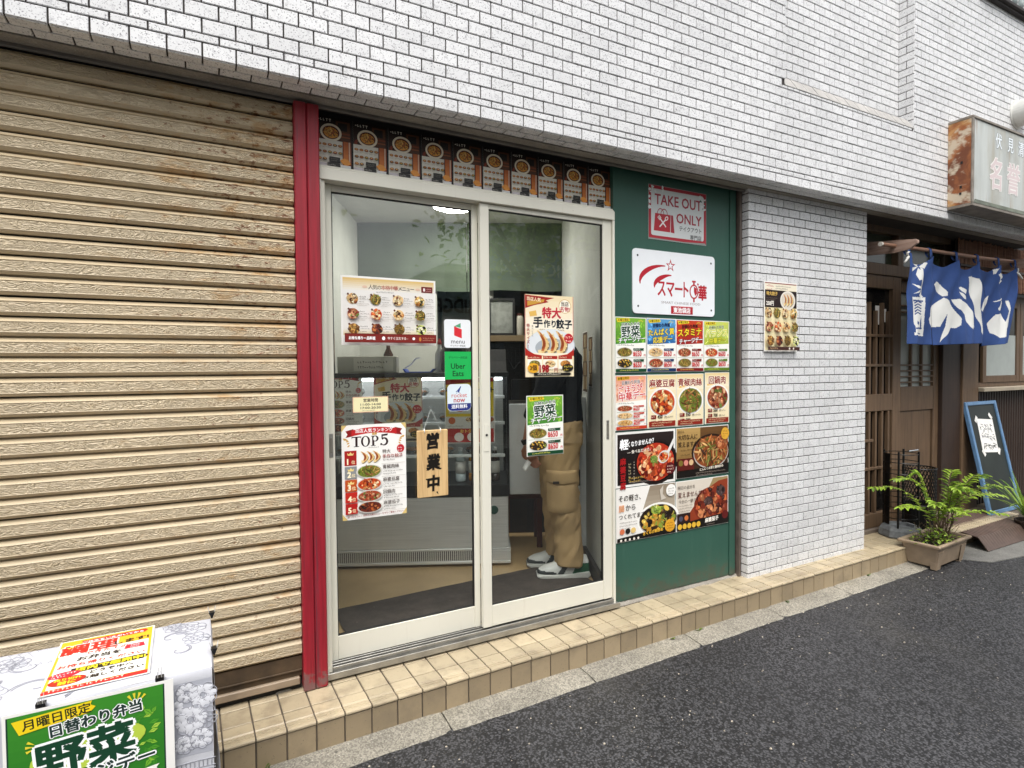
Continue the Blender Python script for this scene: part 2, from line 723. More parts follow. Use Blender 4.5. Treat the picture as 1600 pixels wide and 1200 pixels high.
# ---------------------------------------------------------------- tiles
def tile_mesh(wd, h, t=.006, ch=.0014, bumpy=True):
    x, z = wd / 2, h / 2
    a, b = x - ch, z - ch
    v = [(-x, 0, -z), (x, 0, -z), (x, 0, z), (-x, 0, z), (-x, -t + ch, -z), (x, -t + ch, -z), (x, -t + ch, z), (-x, -t + ch, z),
         (-a, -t, -b), (a, -t, -b), (a, -t, b), (-a, -t, b)]
    f = [(8, 9, 10, 11)]
    for i in range(4):
        j = (i + 1) % 4
        f += [(4 + i, 4 + j, 8 + j, 8 + i), (i, j, 4 + j, 4 + i)]
    return v, f


def corner_mesh(wd, ret, h, t=.006):
    """L-shaped corner tile: front leg along +x from 0, return leg along +y; outer corner rounded"""
    r = .007
    out = [(0.0, ret)]
    for k in range(5):
        a = math.pi + math.pi / 2 * k / 4
        out.append((r + r * math.cos(a), r + r * math.sin(a)))
    out += [(wd, 0.0), (wd, t), (t, t), (t, ret)]
    n = len(out)
    c = .0012
    v = [(x, y, -h / 2 + c) for x, y in out] + [(x, y, h / 2 - c) for x, y in out]
    cx, cy = t, t
    v += [(x + (cx - x) * .18, y + (cy - y) * .18, -h / 2) for x, y in out] + [(x + (cx - x) * .18, y + (cy - y) * .18, h / 2) for x, y in out]
    f = [(i, (i + 1) % n, (i + 1) % n + n, i + n) for i in range(n)]
    f += [(i + n, (i + 1) % n + n, (i + 1) % n + 3 * n, i + 3 * n) for i in range(n)]
    f += [((i + 1) % n, i, i + 2 * n, (i + 1) % n + 2 * n) for i in range(n)]
    return v, f


def seen_area(c, nrm, wd, h):
    d = c - CAM
    z = d.dot(cf)
    if z < .2:
        return 0
    px = 800 + 904 * d.dot(cr) / z
    py = 600 - 904 * d.dot(cu) / z
    if not (-20 < px < 1620 and -20 < py < 1220):
        return 0
    return wd * h * abs(nrm.dot(d.normalized())) / d.length_squared


def add_tiles(parent, rects, mat, nmax=300, name='tile'):
    """rects: (centre, U, V, N, w, h). The largest-seen become objects, the rest one 'stuff' part."""
    items = []
    for c, U, V, N, wd, h in rects:
        items.append((seen_area(c, N, wd, h), c, U, V, N, wd, h))
    items.sort(key=lambda q: -q[0])
    cache = {}
    rest_v, rest_f, rest_r = [], [], []
    for k, (a, c, U, V, N, wd, h) in enumerate(items):
        key = (round(wd, 4), round(h, 4))
        if key not in cache:
            cache[key] = [tile_mesh(*key), None]
        jit = Matrix.Rotation(random.uniform(-.006, .006), 4, 'X') @ Matrix.Rotation(random.uniform(-.006, .006), 4, 'Z')
        Y = -N
        M = Matrix(((U.x, Y.x, V.x, c.x), (U.y, Y.y, V.y, c.y), (U.z, Y.z, V.z, c.z), (0, 0, 0, 1))) @ jit
        M.translation = c + N * random.uniform(-.0006, .0006)
        if k < nmax and a > 0:
            if cache[key][1] is None:
                me = bpy.data.meshes.new('tile')
                me.from_pydata(cache[key][0][0], [], cache[key][0][1])
                me.materials.append(mat)
                cache[key][1] = me
            inst(name, cache[key][1], M, parent)
        else:
            n = len(rest_v)
            rest_v += [tuple(M @ Vector(p)) for p in cache[key][0][0]]
            rest_f += [tuple(i + n for i in q) for q in cache[key][0][1]]
            rest_r += [random.random()] * len(cache[key][0][1])
    if rest_v:
        inv = root_m(parent).inverted()
        me = bpy.data.meshes.new('tile_field')
        me.from_pydata([tuple(inv @ Vector(p)) for p in rest_v], [], rest_f)
        me.materials.append(mat)
        at = me.attributes.new('rnd', 'FLOAT', 'FACE')
        at.data.foreach_set('value', rest_r)
        o = bpy.data.objects.new('tile_field', me)
        COL.objects.link(o)
        o.parent = parent
        o['kind'] = 'stuff'


def courses(z0, z1, first=None):
    """(low, high) of each course, joints excluded"""
    zs = list(first or [])
    out = []
    z = z0
    for h in zs:
        out.append((z, z + h))
        z += h
    while z < z1 - .01:
        out.append((z, min(z + .05, z1)))
        z += .05
    return out


def bond(u0, u1, zc, ph, odd_first=0, j=.0052):
    """running bond rects in (u, z)"""
    out = []
    for k, (a, b) in enumerate(zc):
        off = ph + (.05 if (k + odd_first) % 2 else 0)
        i0 = math.floor((u0 - off) / .1)
        u = off + i0 * .1
        while u < u1 - .004:
            l, r = max(u, u0), min(u + .1, u1)
            if r - l > .012:
                out.append((l + (j / 2 if l > u0 else 0), r - (j / 2 if r < u1 else 0), a + j / 2, b - j / 2))
            u += .1
    return out


UX, UY, UZ = Vector((1, 0, 0)), Vector((0, 1, 0)), Vector((0, 0, 1))
ZB = 2.255            # lower edge of the tiled upper wall
YF = -.14             # its face
WX0, WX1, WZ1 = -1.6, 6.4, 4.35
RX0, RX1, RZ0, RYR = 2.897, 4.195, 2.835, -.040   # shallow bay let into the wall

upper = thing('upper_wall', 'white tiled upper wall carried over the shutter, the shop door and the restaurant', 'wall', (0, YF, ZB))
b = MB()
g = .005
b.box(WX0, RX0, YF + g, .40, ZB + g, WZ1)
b.box(RX1, WX1, YF + g, .40, ZB + g, WZ1)
b.box(RX0, RX1, YF + g, .40, ZB + g, RZ0 - .03)
b.box(RX0, RX1, RYR + g, .40, RZ0 - .03, WZ1)
b.box(RX0, RX1, YF + .058, RYR + g - .001, RZ0 - .0295, 2.868)
b.build('wall_core', GROUT, upper)
rects = []
zc = courses(ZB, WZ1, [.05, .028])
for l, r, a, c in bond(WX0, WX1, zc, .02):
    zm = (a + c) / 2
    if a < 2.80 < c and l > RX0 - .06 and r < RX1 + .06:
        c = 2.7985
        zm = (a + c) / 2
        pieces = [(l, (l + r) / 2 - .0026), ((l + r) / 2 + .0026, r)]
    elif zm > RZ0 - .03:
        # cut the course where the bay is let in
        pieces = []
        if l < RX0 - .01:
            pieces.append((l, min(r, RX0)))
        if r > RX1 + .01:
            pieces.append((max(l, RX1), r))
        if l >= RX0 and r <= RX1:
            pieces = []
    else:
        pieces = [(l, r)]
    for p, q in pieces:
        if q - p > .01:
            rects.append((Vector(((p + q) / 2, YF + g, zm)), UX, UZ, -UY, q - p, c - a))
zc2 = courses(RZ0 + .03, WZ1)
for l, r, a, c in bond(RX0 + .003, RX1 - .003, zc2, .045, 1):
    rects.append((Vector(((l + r) / 2, RYR + g, (a + c) / 2)), UX, UZ, -UY, r - l, c - a))
for l, r, a, c in bond(YF + .003, RYR - .002, courses(RZ0 - .07, WZ1), YF, 0):
    rects.append((Vector((RX1 - .0005, (l + r) / 2, (a + c) / 2)), -UY, UZ, -UX, r - l, c - a))
# sloping sill tiles of the bay
s0, s1 = Vector((0, YF + .002, 2.799)), Vector((0, YF + .050, 2.872))
sv = (s1 - s0).normalized()
sn = sv.cross(UX)
if sn.z < 0:
    sn = -sn
sill = []
x = RX0
while x < RX1 - .02:
    r = min(x + .1, RX1)
    cc = (s0 + s1) / 2
    sill.append((Vector(((x + r) / 2, cc.y, cc.z)), UX, sv, sn, r - x - .008, (s1 - s0).length))
    x += .1
# soffit tiles, two rows, the second broken over the first
for k, y in enumerate((YF + .026, YF + .076)):
    x = WX0 + (.05 if k else 0) + .02
    while x < WX1 - .1:
        rects.append((Vector((x + .05, y, ZB + g)), UX, UY, -UZ, .0948, .0448))
        x += .1
add_tiles(upper, rects, TILE, 280)
SILL = simple('grimy_sill_tile', '#a5a29e', .55, var=.15, scale=12, fine=90, bump=.2)
add_tiles(upper, sill, SILL, name='sill_tile')
b = MB()
b.box(WX0, WX1, YF + .104, .02, ZB - .004, ZB + .004)
b.build('soffit_render', MORTAR, upper)
b = MB()
b.box(WX0, 2.775, .02, .034, ZB - .018, ZB + .02, bev=.004)
b.box(WX0, 2.775, .0345, .046, ZB - .010, ZB + .02)
b.build('soffit_lip', simple('grey_lip', '#6b665f', .6, var=.2), upper)

# parapet edge and balusters of the balcony above
bal = thing('balcony', 'dark edged balcony with pale bowed balusters above the rusty sign', 'balcony', (5.6, YF, 3.92))
b = MB()
b.box(5.02, 6.4, YF - .05, YF - .001, 3.925, 3.955, bev=.006)
b.box(5.02, 6.4, YF - .03, YF - .001, 3.91, 3.9245)
b.build('ledge', simple('dark_ledge', '#2d2826', .7, var=.3), bal)
for k in range(13):
    x = 5.08 + .1 * k
    b = MB()
    pts = [(x, YF - .03, 3.961), (x, YF - .034, 4.0), (x, YF - .05, 4.08), (x, YF - .085, 4.18), (x, YF - .11, 4.3), (x, YF - .07, 4.42), (x, YF - .03, 4.5)]
    b.tube(pts, .017, 8)
    b.build('baluster', simple('pale_baluster', '#b9c4c3', .5, var=.1) if k == 0 else bpy.data.materials['pale_baluster'], bal, smooth=True)
b = MB()
b.box(5.02, 6.4, YF - .06, YF + .02, 4.5, 4.56, bev=.01)
b.build('handrail', bpy.data.materials['dark_ledge'], bal)
b = MB()
b.box(5.02, 6.4, .3, .32, 3.96, 5.2)
b.build('back_board', simple('maroon_board', '#3b2024', .7), bal)

# ---------------------------------------------------------------- brick pillar
PX0, PX1 = 2.775, 3.915
pil = thing('brick_pillar', 'white tiled pillar between the green panel and the brown restaurant door', 'pillar', (3.35, 0, 0))
b = MB()
b.box(PX0 + .004, PX1 - .004, .005, .42, -.02, ZB + .004)
b.build('pillar_core', GROUT, pil)
rects = []
zc = [(-.01, .027)] + courses(.027, ZB + .002)
cm = {}
for k, (a, c) in enumerate(zc):
    first = .050 if k % 2 else .100
    h = round(c - a - .0052, 4)
    key = (first, h)
    if key not in cm:
        me = bpy.data.meshes.new('corner_tile')
        v, f = corner_mesh(first - .0026, .048, h)
        me.from_pydata(v, [], f)
        me.materials.append(TILE)
        cm[key] = me
    if h > .01:
        inst('corner_tile', cm[key], Matrix.Translation((PX0, 0 - .001, (a + c) / 2)), pil)
    u = PX0 + first
    while u < PX1 - .01:
        r = min(u + .1, PX1)
        if r - u > .014 and h > .01:
            rects.append((Vector(((u + r) / 2, .005, (a + c) / 2)), UX, UZ, -UY, round(r - u - .0052, 4), h))
        u += .1
add_tiles(pil, rects, TILE)

# ---------------------------------------------------------------- roller shutter
SX0, SX1, SY = -1.5, .316, .035
sh = thing('roll_shutter', 'closed beige roller shutter with embossed slats and rust near the red post', 'shutter', (-.5, SY, 0))
prof = [(.013, .0), (.013, .0036), (.0, .0040), (-.0105, .0128), (-.0122, .0146), (-.0115, .0160), (-.0115, .0450), (-.0118, .0458), (-.0078, .0462), (-.0078, .0476), (-.0112, .0482), (-.0104, .0492), (.0035, .0606), (.013, .0612), (.013, .0637)]
n = len(prof)
v = [(SX0, y, z) for y, z in prof] + [(SX1, y, z) for y, z in prof]
f, mi = [], []
for i in range(n - 1):
    f.append((i, i + 1, i + 1 + n, i + n))
    mi.append(0 if i == 5 else 1)
sm = bpy.data.meshes.new('slat')
sm.from_pydata(v, [], f)
for m in SHUTTER:
    sm.materials.append(m)
sm.polygons.foreach_set('material_index', mi)
bm = bmesh.new(); bm.from_mesh(sm)
bmesh.ops.recalc_face_normals(bm, faces=bm.faces)
if sum(fc.normal.y for fc in bm.faces) > 0:
    bmesh.ops.reverse_faces(bm, faces=bm.faces)
bm.to_mesh(sm); bm.free()
for k in range(33):
    inst('slat', sm, Matrix.Translation((0, SY + random.uniform(-.0006, .0006), .135 + .0637 * k)), sh)
b = MB()
b.box(SX0, SX1, SY + .0132, SY + .02, .0, 2.3)
b.build('curtain_back', BLACKGAP, sh)
b = MB()
b.box(SX0, SX1, SY - .004, SY + .010, .084, .134)
b.box(SX0, SX1, SY - .008, SY + .010, .078, .0835, bev=.001)
b.box(SX0, SX1, SY + .002, SY + .010, .055, .0775)
b.build('bottom_channel', SHUTTER[2], sh)
b = MB()
b.box(SX0, SX1 - .008, SY - .012, SY + .012, .026, .0545, bev=.003)
b.build('bottom_bar', simple('grey_brown_bar', '#8d7c68', .5, var=.2), sh)

post = thing('door_post', 'weathered red painted post between the shutter and the shop door', 'post', (.362, .03, 0))
b = MB()
b.box(.318, .3615, .0, .07, .002, 2.24, bev=.004)
b.box(.3635, .408, .0015, .07, .002, 2.24, bev=.004)
b.build('plank', RED, post)

# ---------------------------------------------------------------- tiled step
TH = math.atan(.023)
SM = Matrix.Translation((.03, -.208, 0)) @ Matrix.Rotation(TH, 4, 'Z')
step = thing('tiled_step', 'low beige tiled step running along the whole shop front', 'step', M=SM)
PT = .0984
b = MB(SM)
b.box(-1.6, 6.6, .004, .275, -.13, -.0055)
b.box(3.9, 6.6, .27, .60, -.13, -.0055)
b.build('step_core', STEP_GROUT, step)


def slab(wd, d, t=.006, bev=.0016, grooves=False):
    m = MB()
    if not grooves:
        m.box(0, wd, 0, d, -t, 0, bev=bev)
    else:
        # nosing: flat back, three ribs near the rounded front edge
        zs = [(d, -t), (d, -.0012), (d - .0012, 0), (.047, 0)]
        yy = .043
        for k in range(3):
            zs += [(yy, -.0040), (yy - .0045, -.0040), (yy - .0055, 0), (yy - .0105, 0)]
            yy -= .0125
        zs += [(.001, 0), (-.004, -.002), (-.006, -.005), (-.006, -.010), (-.004, -.012), (.003, -.0125), (.003, -t)]
        m.prism(zs, 0, 0, wd)
    return m


ft = slab(PT - .0055, .1005).mesh('tile', STEP_TILE)
fn = slab(PT - .0055, .1005, grooves=True).mesh('nosing_tile', STEP_TILE, recalc=True)
rb = MB(); rb.box(0, PT - .0055, -.001, .006, -.118, -.017, bev=.0016)
fr = rb.mesh('riser_tile', RISER_TILE)
x0 = .628 - .03 - PT * 20
nrow2 = 0
for k in range(84):
    u = x0 + PT * k
    if u < -1.0 or u > 6.5:
        continue
    wx = .03 + u
    if u > 4.12:
        ends = True
    J = lambda: Matrix.Rotation(random.uniform(-.004, .004), 4, 'X') @ Matrix.Rotation(random.uniform(-.004, .004), 4, 'Y')
    if u < 5.9:
        inst('nosing_tile', fn, SM @ Matrix.Translation((u, .0, random.uniform(-.0006, .0006))) @ J(), step)
        inst('riser_tile', fr, SM @ Matrix.Translation((u, 0, 0)), step)
    inst('tile', ft, SM @ Matrix.Translation((u, .106, random.uniform(-.0006, .0006))) @ J(), step)
    back = .262 - .0233 * u - .212
    if wx < 2.75 and back > .014:
        m = slab(PT - .0055, round(back - .004, 3)).mesh('tile', STEP_TILE)
        inst('tile', m, SM @ Matrix.Translation((u, .212, 0)) @ J(), step)
    if wx > 3.9:
        for r_ in (1, 2):
            inst('tile', ft, SM @ Matrix.Translation((u, .106 + .106 * r_, random.uniform(-.0006, .0006))) @ J(), step)
# rough mortar bed between tiles and door sill
b = MB()
P = []
for i in range(160):
    x = -.2 + 3.0 * i / 159
    e = .056 + .006 * math.sin(x * 17) + .004 * math.sin(x * 41 + 1) + random.uniform(-.002, .002)
    P.append([(x, e - .004, -.004), (x, e, .0035 + random.uniform(0, .003)), (x, .072, .011 + random.uniform(0, .004)), (x, .16, .012)])
b.grid(P)
o = b.build('mortar_bed', MORTAR, step, smooth=True)

# ---------------------------------------------------------------- ground, road, kerb, apron
b = MB()
b.poly([(-80, -80, -.30), (80, -80, -.30), (80, 80, -.30), (-80, 80, -.30)])
struct('ground', b, simple('bare_ground', '#6a665e', .9))


def yfront(x):
    return -.208 + .023 * (x - .03)


kerb = bpy.data.objects.new('kerb', None)
COL.objects.link(kerb)
kerb['kind'] = 'structure'
WM['kerb'] = Matrix.Identity(4)
js = [-1.75, -1.12, -.49, .131, .80, 1.47, 2.118, 2.744, 3.376, 3.86, 4.30]
for a, c in zip(js, js[1:]):
    b = MB()
    N = 14
    P = []
    for i in range(N + 1):
        x = a + .003 + (c - a - .006) * i / N
        s = 0.004 if i in (0, N) else 0
        yo = yfront(x) - .135
        wv_ = .004 * math.sin(x * 9.0) + .003 * math.sin(x * 31)
        row = [(x, yfront(x) + .0, -.109 - s)]
        for q in (.25, .5, .75, .9):
            row.append((x, yfront(x) - .135 * q, -.108 - .012 * q - s + wv_ * (1 - q) * q * 2 + random.uniform(-.0022, .0022)))
        row += [(x, yo, -.128), (x, yo, -.2)]
        P.append(row)
    b.grid(P)
    for i in (0, N):
        b.poly([P[i][0], P[i][2], P[i][-2], P[i][-1], (P[i][0][0], P[i][0][1], -.2)])
    b.build('kerb_stone', GUTTER, kerb)
b = MB(); b.box(-1.75, 4.3, -.33, -.1, -.2, -.135)
b.build('kerb_bed', STEP_GROUT, kerb)

b = MB()
P = []
xs = [-12 + .5 * i for i in range(21)] + [-1.98 + .012 * i for i in range(540)] + [4.52 + .5 * i for i in range(25)]
ph = [random.uniform(0, 6) for _ in range(6)]
for x in xs:
    e = yfront(min(max(x, -2), 4.4)) - .102 + .010 * math.sin(x * 3.1 + ph[0]) + .006 * math.sin(x * 9 + ph[1]) + random.uniform(-.0035, .0035)
    if x > 4.35:
        e = -.2
    P.append([(x, e + .003, -.135), (x, e, -.1245), (x, e - .02, -.1215), (x, e - .3, -.1235), (x, -1.2, -.126), (x, -5.4, -.14)])
b.grid(P)
struct('road', b, ASPHALT, smooth=True)

b = MB()
top = [(4.35, -.06), (4.33, -.2), (4.62, -.235), (4.74, -.38), (5.1, -.43), (9, -.50), (9, .6), (4.35, .6)]
b.prism(top, 2, -.3, -.117)
o = struct('apron', b, APRON)

# ---------------------------------------------------------------- shop door
fr_ = thing('door_frame', 'cream aluminium frame round the two sliding glass doors', 'door frame', (1.13, .09, 0))
b = MB()
b.box(.4085, .434, .046, .135, .03, 1.973, bev=.002)
b.box(.4085, .420, .038, .046, .03, 1.973, bev=.001)
b.box(1.831, 1.843, .038, .135, .03, 1.973, bev=.001)
b.box(1.8432, 1.853, .056, .135, .012, 2.03, bev=.002)
b.build('jamb', CREAM, fr_)
b = MB()
b.box(.4085, 1.8425, .036, .135, 1.974, 2.018, bev=.002)
b.box(.4085, 1.8425, .052, .135, 2.0185, 2.034, bev=.0015)
b.build('head', CREAM, fr_)
b = MB()
b.box(.409, 1.86, .030, .14, .0125, .030, bev=.001)
for y in (.040, .062, .083, .104):
    b.box(.4345, 1.831, y, y + .006, .0305, .052, bev=.001)
b.box(.409, 1.86, .0235, .0295, .010, .036, bev=.001)
b.build('sill', ALU, fr_)
b = MB()
for y in (.0465, .0685, .0895):
    b.box(.4345, 1.831, y, y + .0145, .0305, .034)
b.build('track', BLACKGAP, fr_)


def glass_door(x0, x1, sl, srr, y0, y1, z0, z1, gb, gt, label):
    t = thing('sliding_door', label, 'door', ((x0 + x1) / 2, (y0 + y1) / 2, z0))
    b = MB()
    b.box(x0, x0 + sl, y0, y1, z0, z1, bev=.002)
    b.box(x1 - srr, x1, y0, y1, z0, z1, bev=.002)
    b.build('stile', CREAM, t)
    b = MB()
    b.box(x0 + sl, x1 - srr, y0 + .003, y1 - .003, z0, gb, bev=.002)
    b.box(x0 + sl, x1 - srr, y0 + .003, y1 - .003, gt, z1, bev=.002)
    b.build('rail', CREAM, t)
    ym = (y0 + y1) / 2
    b = MB()
    for p, q, r, s in ((x0 + sl, x0 + sl + .004, gb, gt), (x1 - srr - .004, x1 - srr, gb, gt)):
        b.box(p, q, y0 + .006, y1 - .006, r, s)
    b.box(x0 + sl + .0045, x1 - srr - .0045, y0 + .006, y1 - .006, gb, gb + .004)
    b.box(x0 + sl + .0045, x1 - srr - .0045, y0 + .006, y1 - .006, gt - .004, gt)
    b.build('gasket', BLACKGAP, t)
    b = MB()
    b.box(x0 + sl + .001, x1 - srr - .001, ym - .002, ym + .002, gb + .001, gt - .001)
    b.build('glass_pane', GLASS, t)
    return t


dl = glass_door(.435, 1.104, .030, .028, .086, .112, .053, 1.972, .150, 1.946, 'left sliding glass door covered with the menu sheet and delivery stickers')
dr = glass_door(1.101, 1.829, .044, .052, .050, .076, .056, 1.972, .152, 1.950, 'right sliding glass door with the dumpling poster')


def pull(parent, x, z, y):
    b = MB()
    b.box(x - .008, x + .008, y - .002, y, z - .048, z + .048, bev=.001)
    pl_ = b.build('pull_plate', ALU, parent)
    b = MB()
    b.box(x - .0045, x + .0045, y - .0032, y - .0022, z - .03, z + .03)
    b.build('pull_recess', simple('pull_shade', '#7b776d', .5), pl_)


pull(dl, .4495, .93, .086)
pull(dr, 1.803, .92, .050)
b = MB()
b.box(1.112, 1.134, .0475, .050, .86, .985, bev=.001)
lk_ = b.build('lock_plate', CREAM, dr)
b = MB()
b.X = Matrix.Translation((1.123, .0472, .935)) @ Matrix.Rotation(R(90), 4, 'X')
b.lathe([(.0055, 0), (.0055, .002)], n=14)
b.build('keyhole', BLACKGAP, lk_)

# board above the door
tb = thing('transom_board', 'black board above the door under the row of small posters', 'board', (1.13, .1, 2.03))
b = MB()
b.box(.4085, 1.8635, .094, .12, 2.0345, 2.275)
b.build('board', simple('black_board_paint', '#141312', .6, var=.2), tb)

# green panel
gp = thing('green_panel', 'green painted board right of the door carrying the shop sign and food posters', 'panel', (2.3, .08, 0))
b = MB()
b.box(1.8555, 2.690, .066, .10, .016, 2.262, bev=.001)
b.box(2.692, 2.738, .060, .10, .016, 2.262, bev=.001)
b.build('board', GREEN, gp)
b = MB()
b.box(2.739, 2.752, .07, .12, .0, 2.255)
b.build('shadow_gap', BLACKGAP, gp)
b = MB()
b.box(2.753, 2.774, .046, .12, .0, 2.25, bev=.003)
b.tube([(2.757, .043, .004), (2.757, .043, 2.25)], .0055, 8)
b.build('edge_strip', simple('brown_edge_strip', '#6d625a', .55, .3, var=.25, scale=14), gp)

# ---------------------------------------------------------------- shop room, turned 25.5 degrees to the street wall
RM = Matrix.Translation((1.115, 2.375, 0)) @ Matrix.Rotation(R(-25.5), 4, 'Z')
rp = lambda x, y, z=0: tuple(RM @ Vector((x, y, z)))


def room_poly_front(y):
    """room x for the line world y = .15"""
    return y


b = MB()
b.prism([(-.05, .14), (2.0, .14), (2.9, 1.8), (2.7, 3.2), (1.0, 4.2)], 2, -.12, .030)
struct('shop_floor', b, INFLOOR)
b = MB()
b.prism([(-.4, .42), (2.2, .42), (3.2, 1.8), (3.0, 3.6), (.6, 4.4)], 2, 2.40, 2.46)
struct('shop_ceiling', b, INCEIL)
b = MB(RM)
b.box(-.06, 0, -2.445, .0, .0, 2.4)
o = struct('shop_side_wall', b, INWALL)
b = MB(RM)
b.prism([(1.632, -1.700), (1.632, 0), (1.70, 0), (1.70, -1.668)], 2, 0, 2.4)
struct('shop_side_wall', b, INWALL)
b = MB()
b.box(-.25, .405, .136, .17, .0, 2.4)
b.box(.409, 1.87, .136, .17, 2.04, 2.4)
struct('shop_front_wall', b, INWALL)
# back wall beside the kitchen opening and the dark kitchen behind it
b = MB(RM)
b.box(-.06, .62, .0, .06, .0, 2.4)
b.box(.62, 1.70, .0, .06, 2.02, 2.4)
struct('shop_back_wall', b, INWALL)
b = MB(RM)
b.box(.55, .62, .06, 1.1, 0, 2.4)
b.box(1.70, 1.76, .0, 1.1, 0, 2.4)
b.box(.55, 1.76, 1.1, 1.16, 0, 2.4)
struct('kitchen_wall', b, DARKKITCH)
b = MB(RM)
b.box(1.604, 1.6315, -1.74, .0, .03, .115, bev=.003)
struct('skirting', b, simple('dark_skirting', '#3a3835', .5))

# ---------------------------------------------------------------- printed matter
POSTERS = []
DZ = .000014


class Poster:
    """flat print: a thin sheet and the printed shapes lying on it. Units: width = 100, y down from the top."""
    def __init__(s, name, label, cat, M, wd, h, paper=None, group=None, thick=.0006, border=True, round_=0.0, part_of=None):
        s.name, s.label, s.cat, s.M, s.w, s.h, s.group = name, label, cat, M, wd, h, group
        s.k = wd / 100
        s.H = 100 * h / wd
        s.ops = []
        s.paper = paper or PAPER
        s.t = thick
        s.round = round_
        s.part_of = part_of
        s.clones = []
        POSTERS.append(s)

    def G(s, pts, col):
        s.ops.append(('g', [tuple(p) for p in pts], lin(col)))
        return s

    def R(s, x, y, wd, h, col):
        return s.G([(x, y), (x + wd, y), (x + wd, y + h), (x, y + h)], col)

    def RR(s, x, y, wd, h, r, col):
        pts = []
        for cx, cy, a0 in ((x + wd - r, y + r, -90), (x + wd - r, y + h - r, 0), (x + r, y + h - r, 90), (x + r, y + r, 180)):
            for k in range(5):
                a = R(a0 + 90 * k / 4)
                pts.append((cx + r * math.cos(a), cy + r * math.sin(a)))
        return s.G(pts, col)

    def E(s, cx, cy, rx, ry, col, n=24, rot=0):
        c, d = math.cos(R(rot)), math.sin(R(rot))
        pts = []
        for k in range(n):
            a = 2 * math.pi * k / n
            x, y = rx * math.cos(a), ry * math.sin(a)
            pts.append((cx + x * c - y * d, cy + x * d + y * c))
        return s.G(pts, col)

    def grad(s, x, y, wd, h, c0, c1, n=10, horiz=False):
        a, b = lin(c0), lin(c1)
        for k in range(n):
            t = (k + .5) / n
            c = tuple(a[i] + (b[i] - a[i]) * t for i in range(3))
            if horiz:
                s.R(x + wd * k / n, y, wd / n, h, c)
            else:
                s.R(x, y + h * k / n, wd, h / n, c)
        return s

    def T(s, txt, x, y, size, col, al='l', b=.0, rot=0, sx=1.0, out=None, ow=.05, skew=0):
        """text with its baseline at y"""
        if out is not None:
            s.ops.append(('t', txt, x, y, size, lin(out), al, round(b + ow, 3), rot, sx, skew))
        s.ops.append(('t', txt, x, y, size, lin(col), al, round(b, 3), rot, sx, skew))
        return s

    def V(s, txt, x, y, size, col, b=.0, step=1.08, **k):
        for i, ch in enumerate(txt):
            s.T(ch, x, y + i * size * step, size, col, 'c', b, **k)
        return s

    def L(s, x, y, wd, n, size, col, seed=0, gap=1.7):
        """lines of print too small to read: broken strokes"""
        r = random.Random(seed + int(x * 7 + y * 13))
        for i in range(n):
            u = x
            end = x + wd * (1 if i < n - 1 else r.uniform(.5, .9))
            while u < end:
                c = r.uniform(.5, 1.0) * size
                kind = r.random()
                yy = y + i * size * gap
                if kind < .4:
                    s.R(u, yy, c * .8, size * .22, col)
                    s.R(u + c * .3, yy, size * .2, size * .9, col)
                elif kind < .75:
                    s.R(u, yy + size * .1, size * .2, size * .8, col)
                    s.R(u, yy + size * .65, c * .7, size * .2, col)
                else:
                    s.R(u, yy + size * .35, c * .75, size * .28, col)
                u += c + size * .16
        return s

    def star(s, cx, cy, r, col, n=5, inner=.4, rot=-90):
        pts = []
        for k in range(2 * n):
            q = r if k % 2 == 0 else r * inner
            a = R(rot + 180 * k / n)
            pts.append((cx + q * math.cos(a), cy + q * math.sin(a)))
        return s.G(pts, col)

    def blob(s, cx, cy, rx, ry, col, r, n=8, rot=0.0, jag=.25):
        c, d = math.cos(rot), math.sin(rot)
        pts = []
        for k in range(n):
            a = 2 * math.pi * k / n
            q = 1 + r.uniform(-jag, jag)
            x, y = rx * q * math.cos(a), ry * q * math.sin(a)
            pts.append((cx + x * c - y * d, cy + x * d + y * c))
        return s.G(pts, col)

    def F(s, cx, cy, rx, ry, pal, seed=1, plate='#e9e6df', base=None, strips=False, n=60, size=.22):
        """a dish seen from above: plate, sauce and many lit pieces of food"""
        r = random.Random(seed)
        if plate:
            s.E(cx, cy, rx * 1.14, ry * 1.14, plate, 28)
            s.E(cx, cy + ry * .05, rx * 1.03, ry * 1.03, '#b9b4ab', 28)
        s.E(cx, cy, rx, ry, base or pal[0], 28)
        for i in range(n):
            a = r.uniform(0, 2 * math.pi)
            q = math.sqrt(r.random()) * .86
            x, y = cx + rx * q * math.cos(a), cy + ry * q * math.sin(a)
            c = lin(r.choice(pal))
            f = r.uniform(.42, 1.12)
            c = tuple(min(1, v * f) for v in c)
            z = min(rx, ry) * size * r.uniform(.6, 1.25)
            rot = r.uniform(0, math.pi)
            if strips:
                s.blob(x, y, z * 1.7, z * .32, c, r, 7, rot, .2)
                if i % 2:
                    s.blob(x - z * .1, y - z * .12, z * 1.1, z * .10, tuple(min(1, v * 1.7 + .03) for v in c), r, 5, rot, .2)
            else:
                s.blob(x, y, z, z * .75, c, r, 8, rot, .28)
                if i % 2:
                    s.blob(x - z * .15, y - z * .22, z * .45, z * .25, tuple(min(1, v * 1.8 + .04) for v in c), r, 6, rot, .3)
        return s

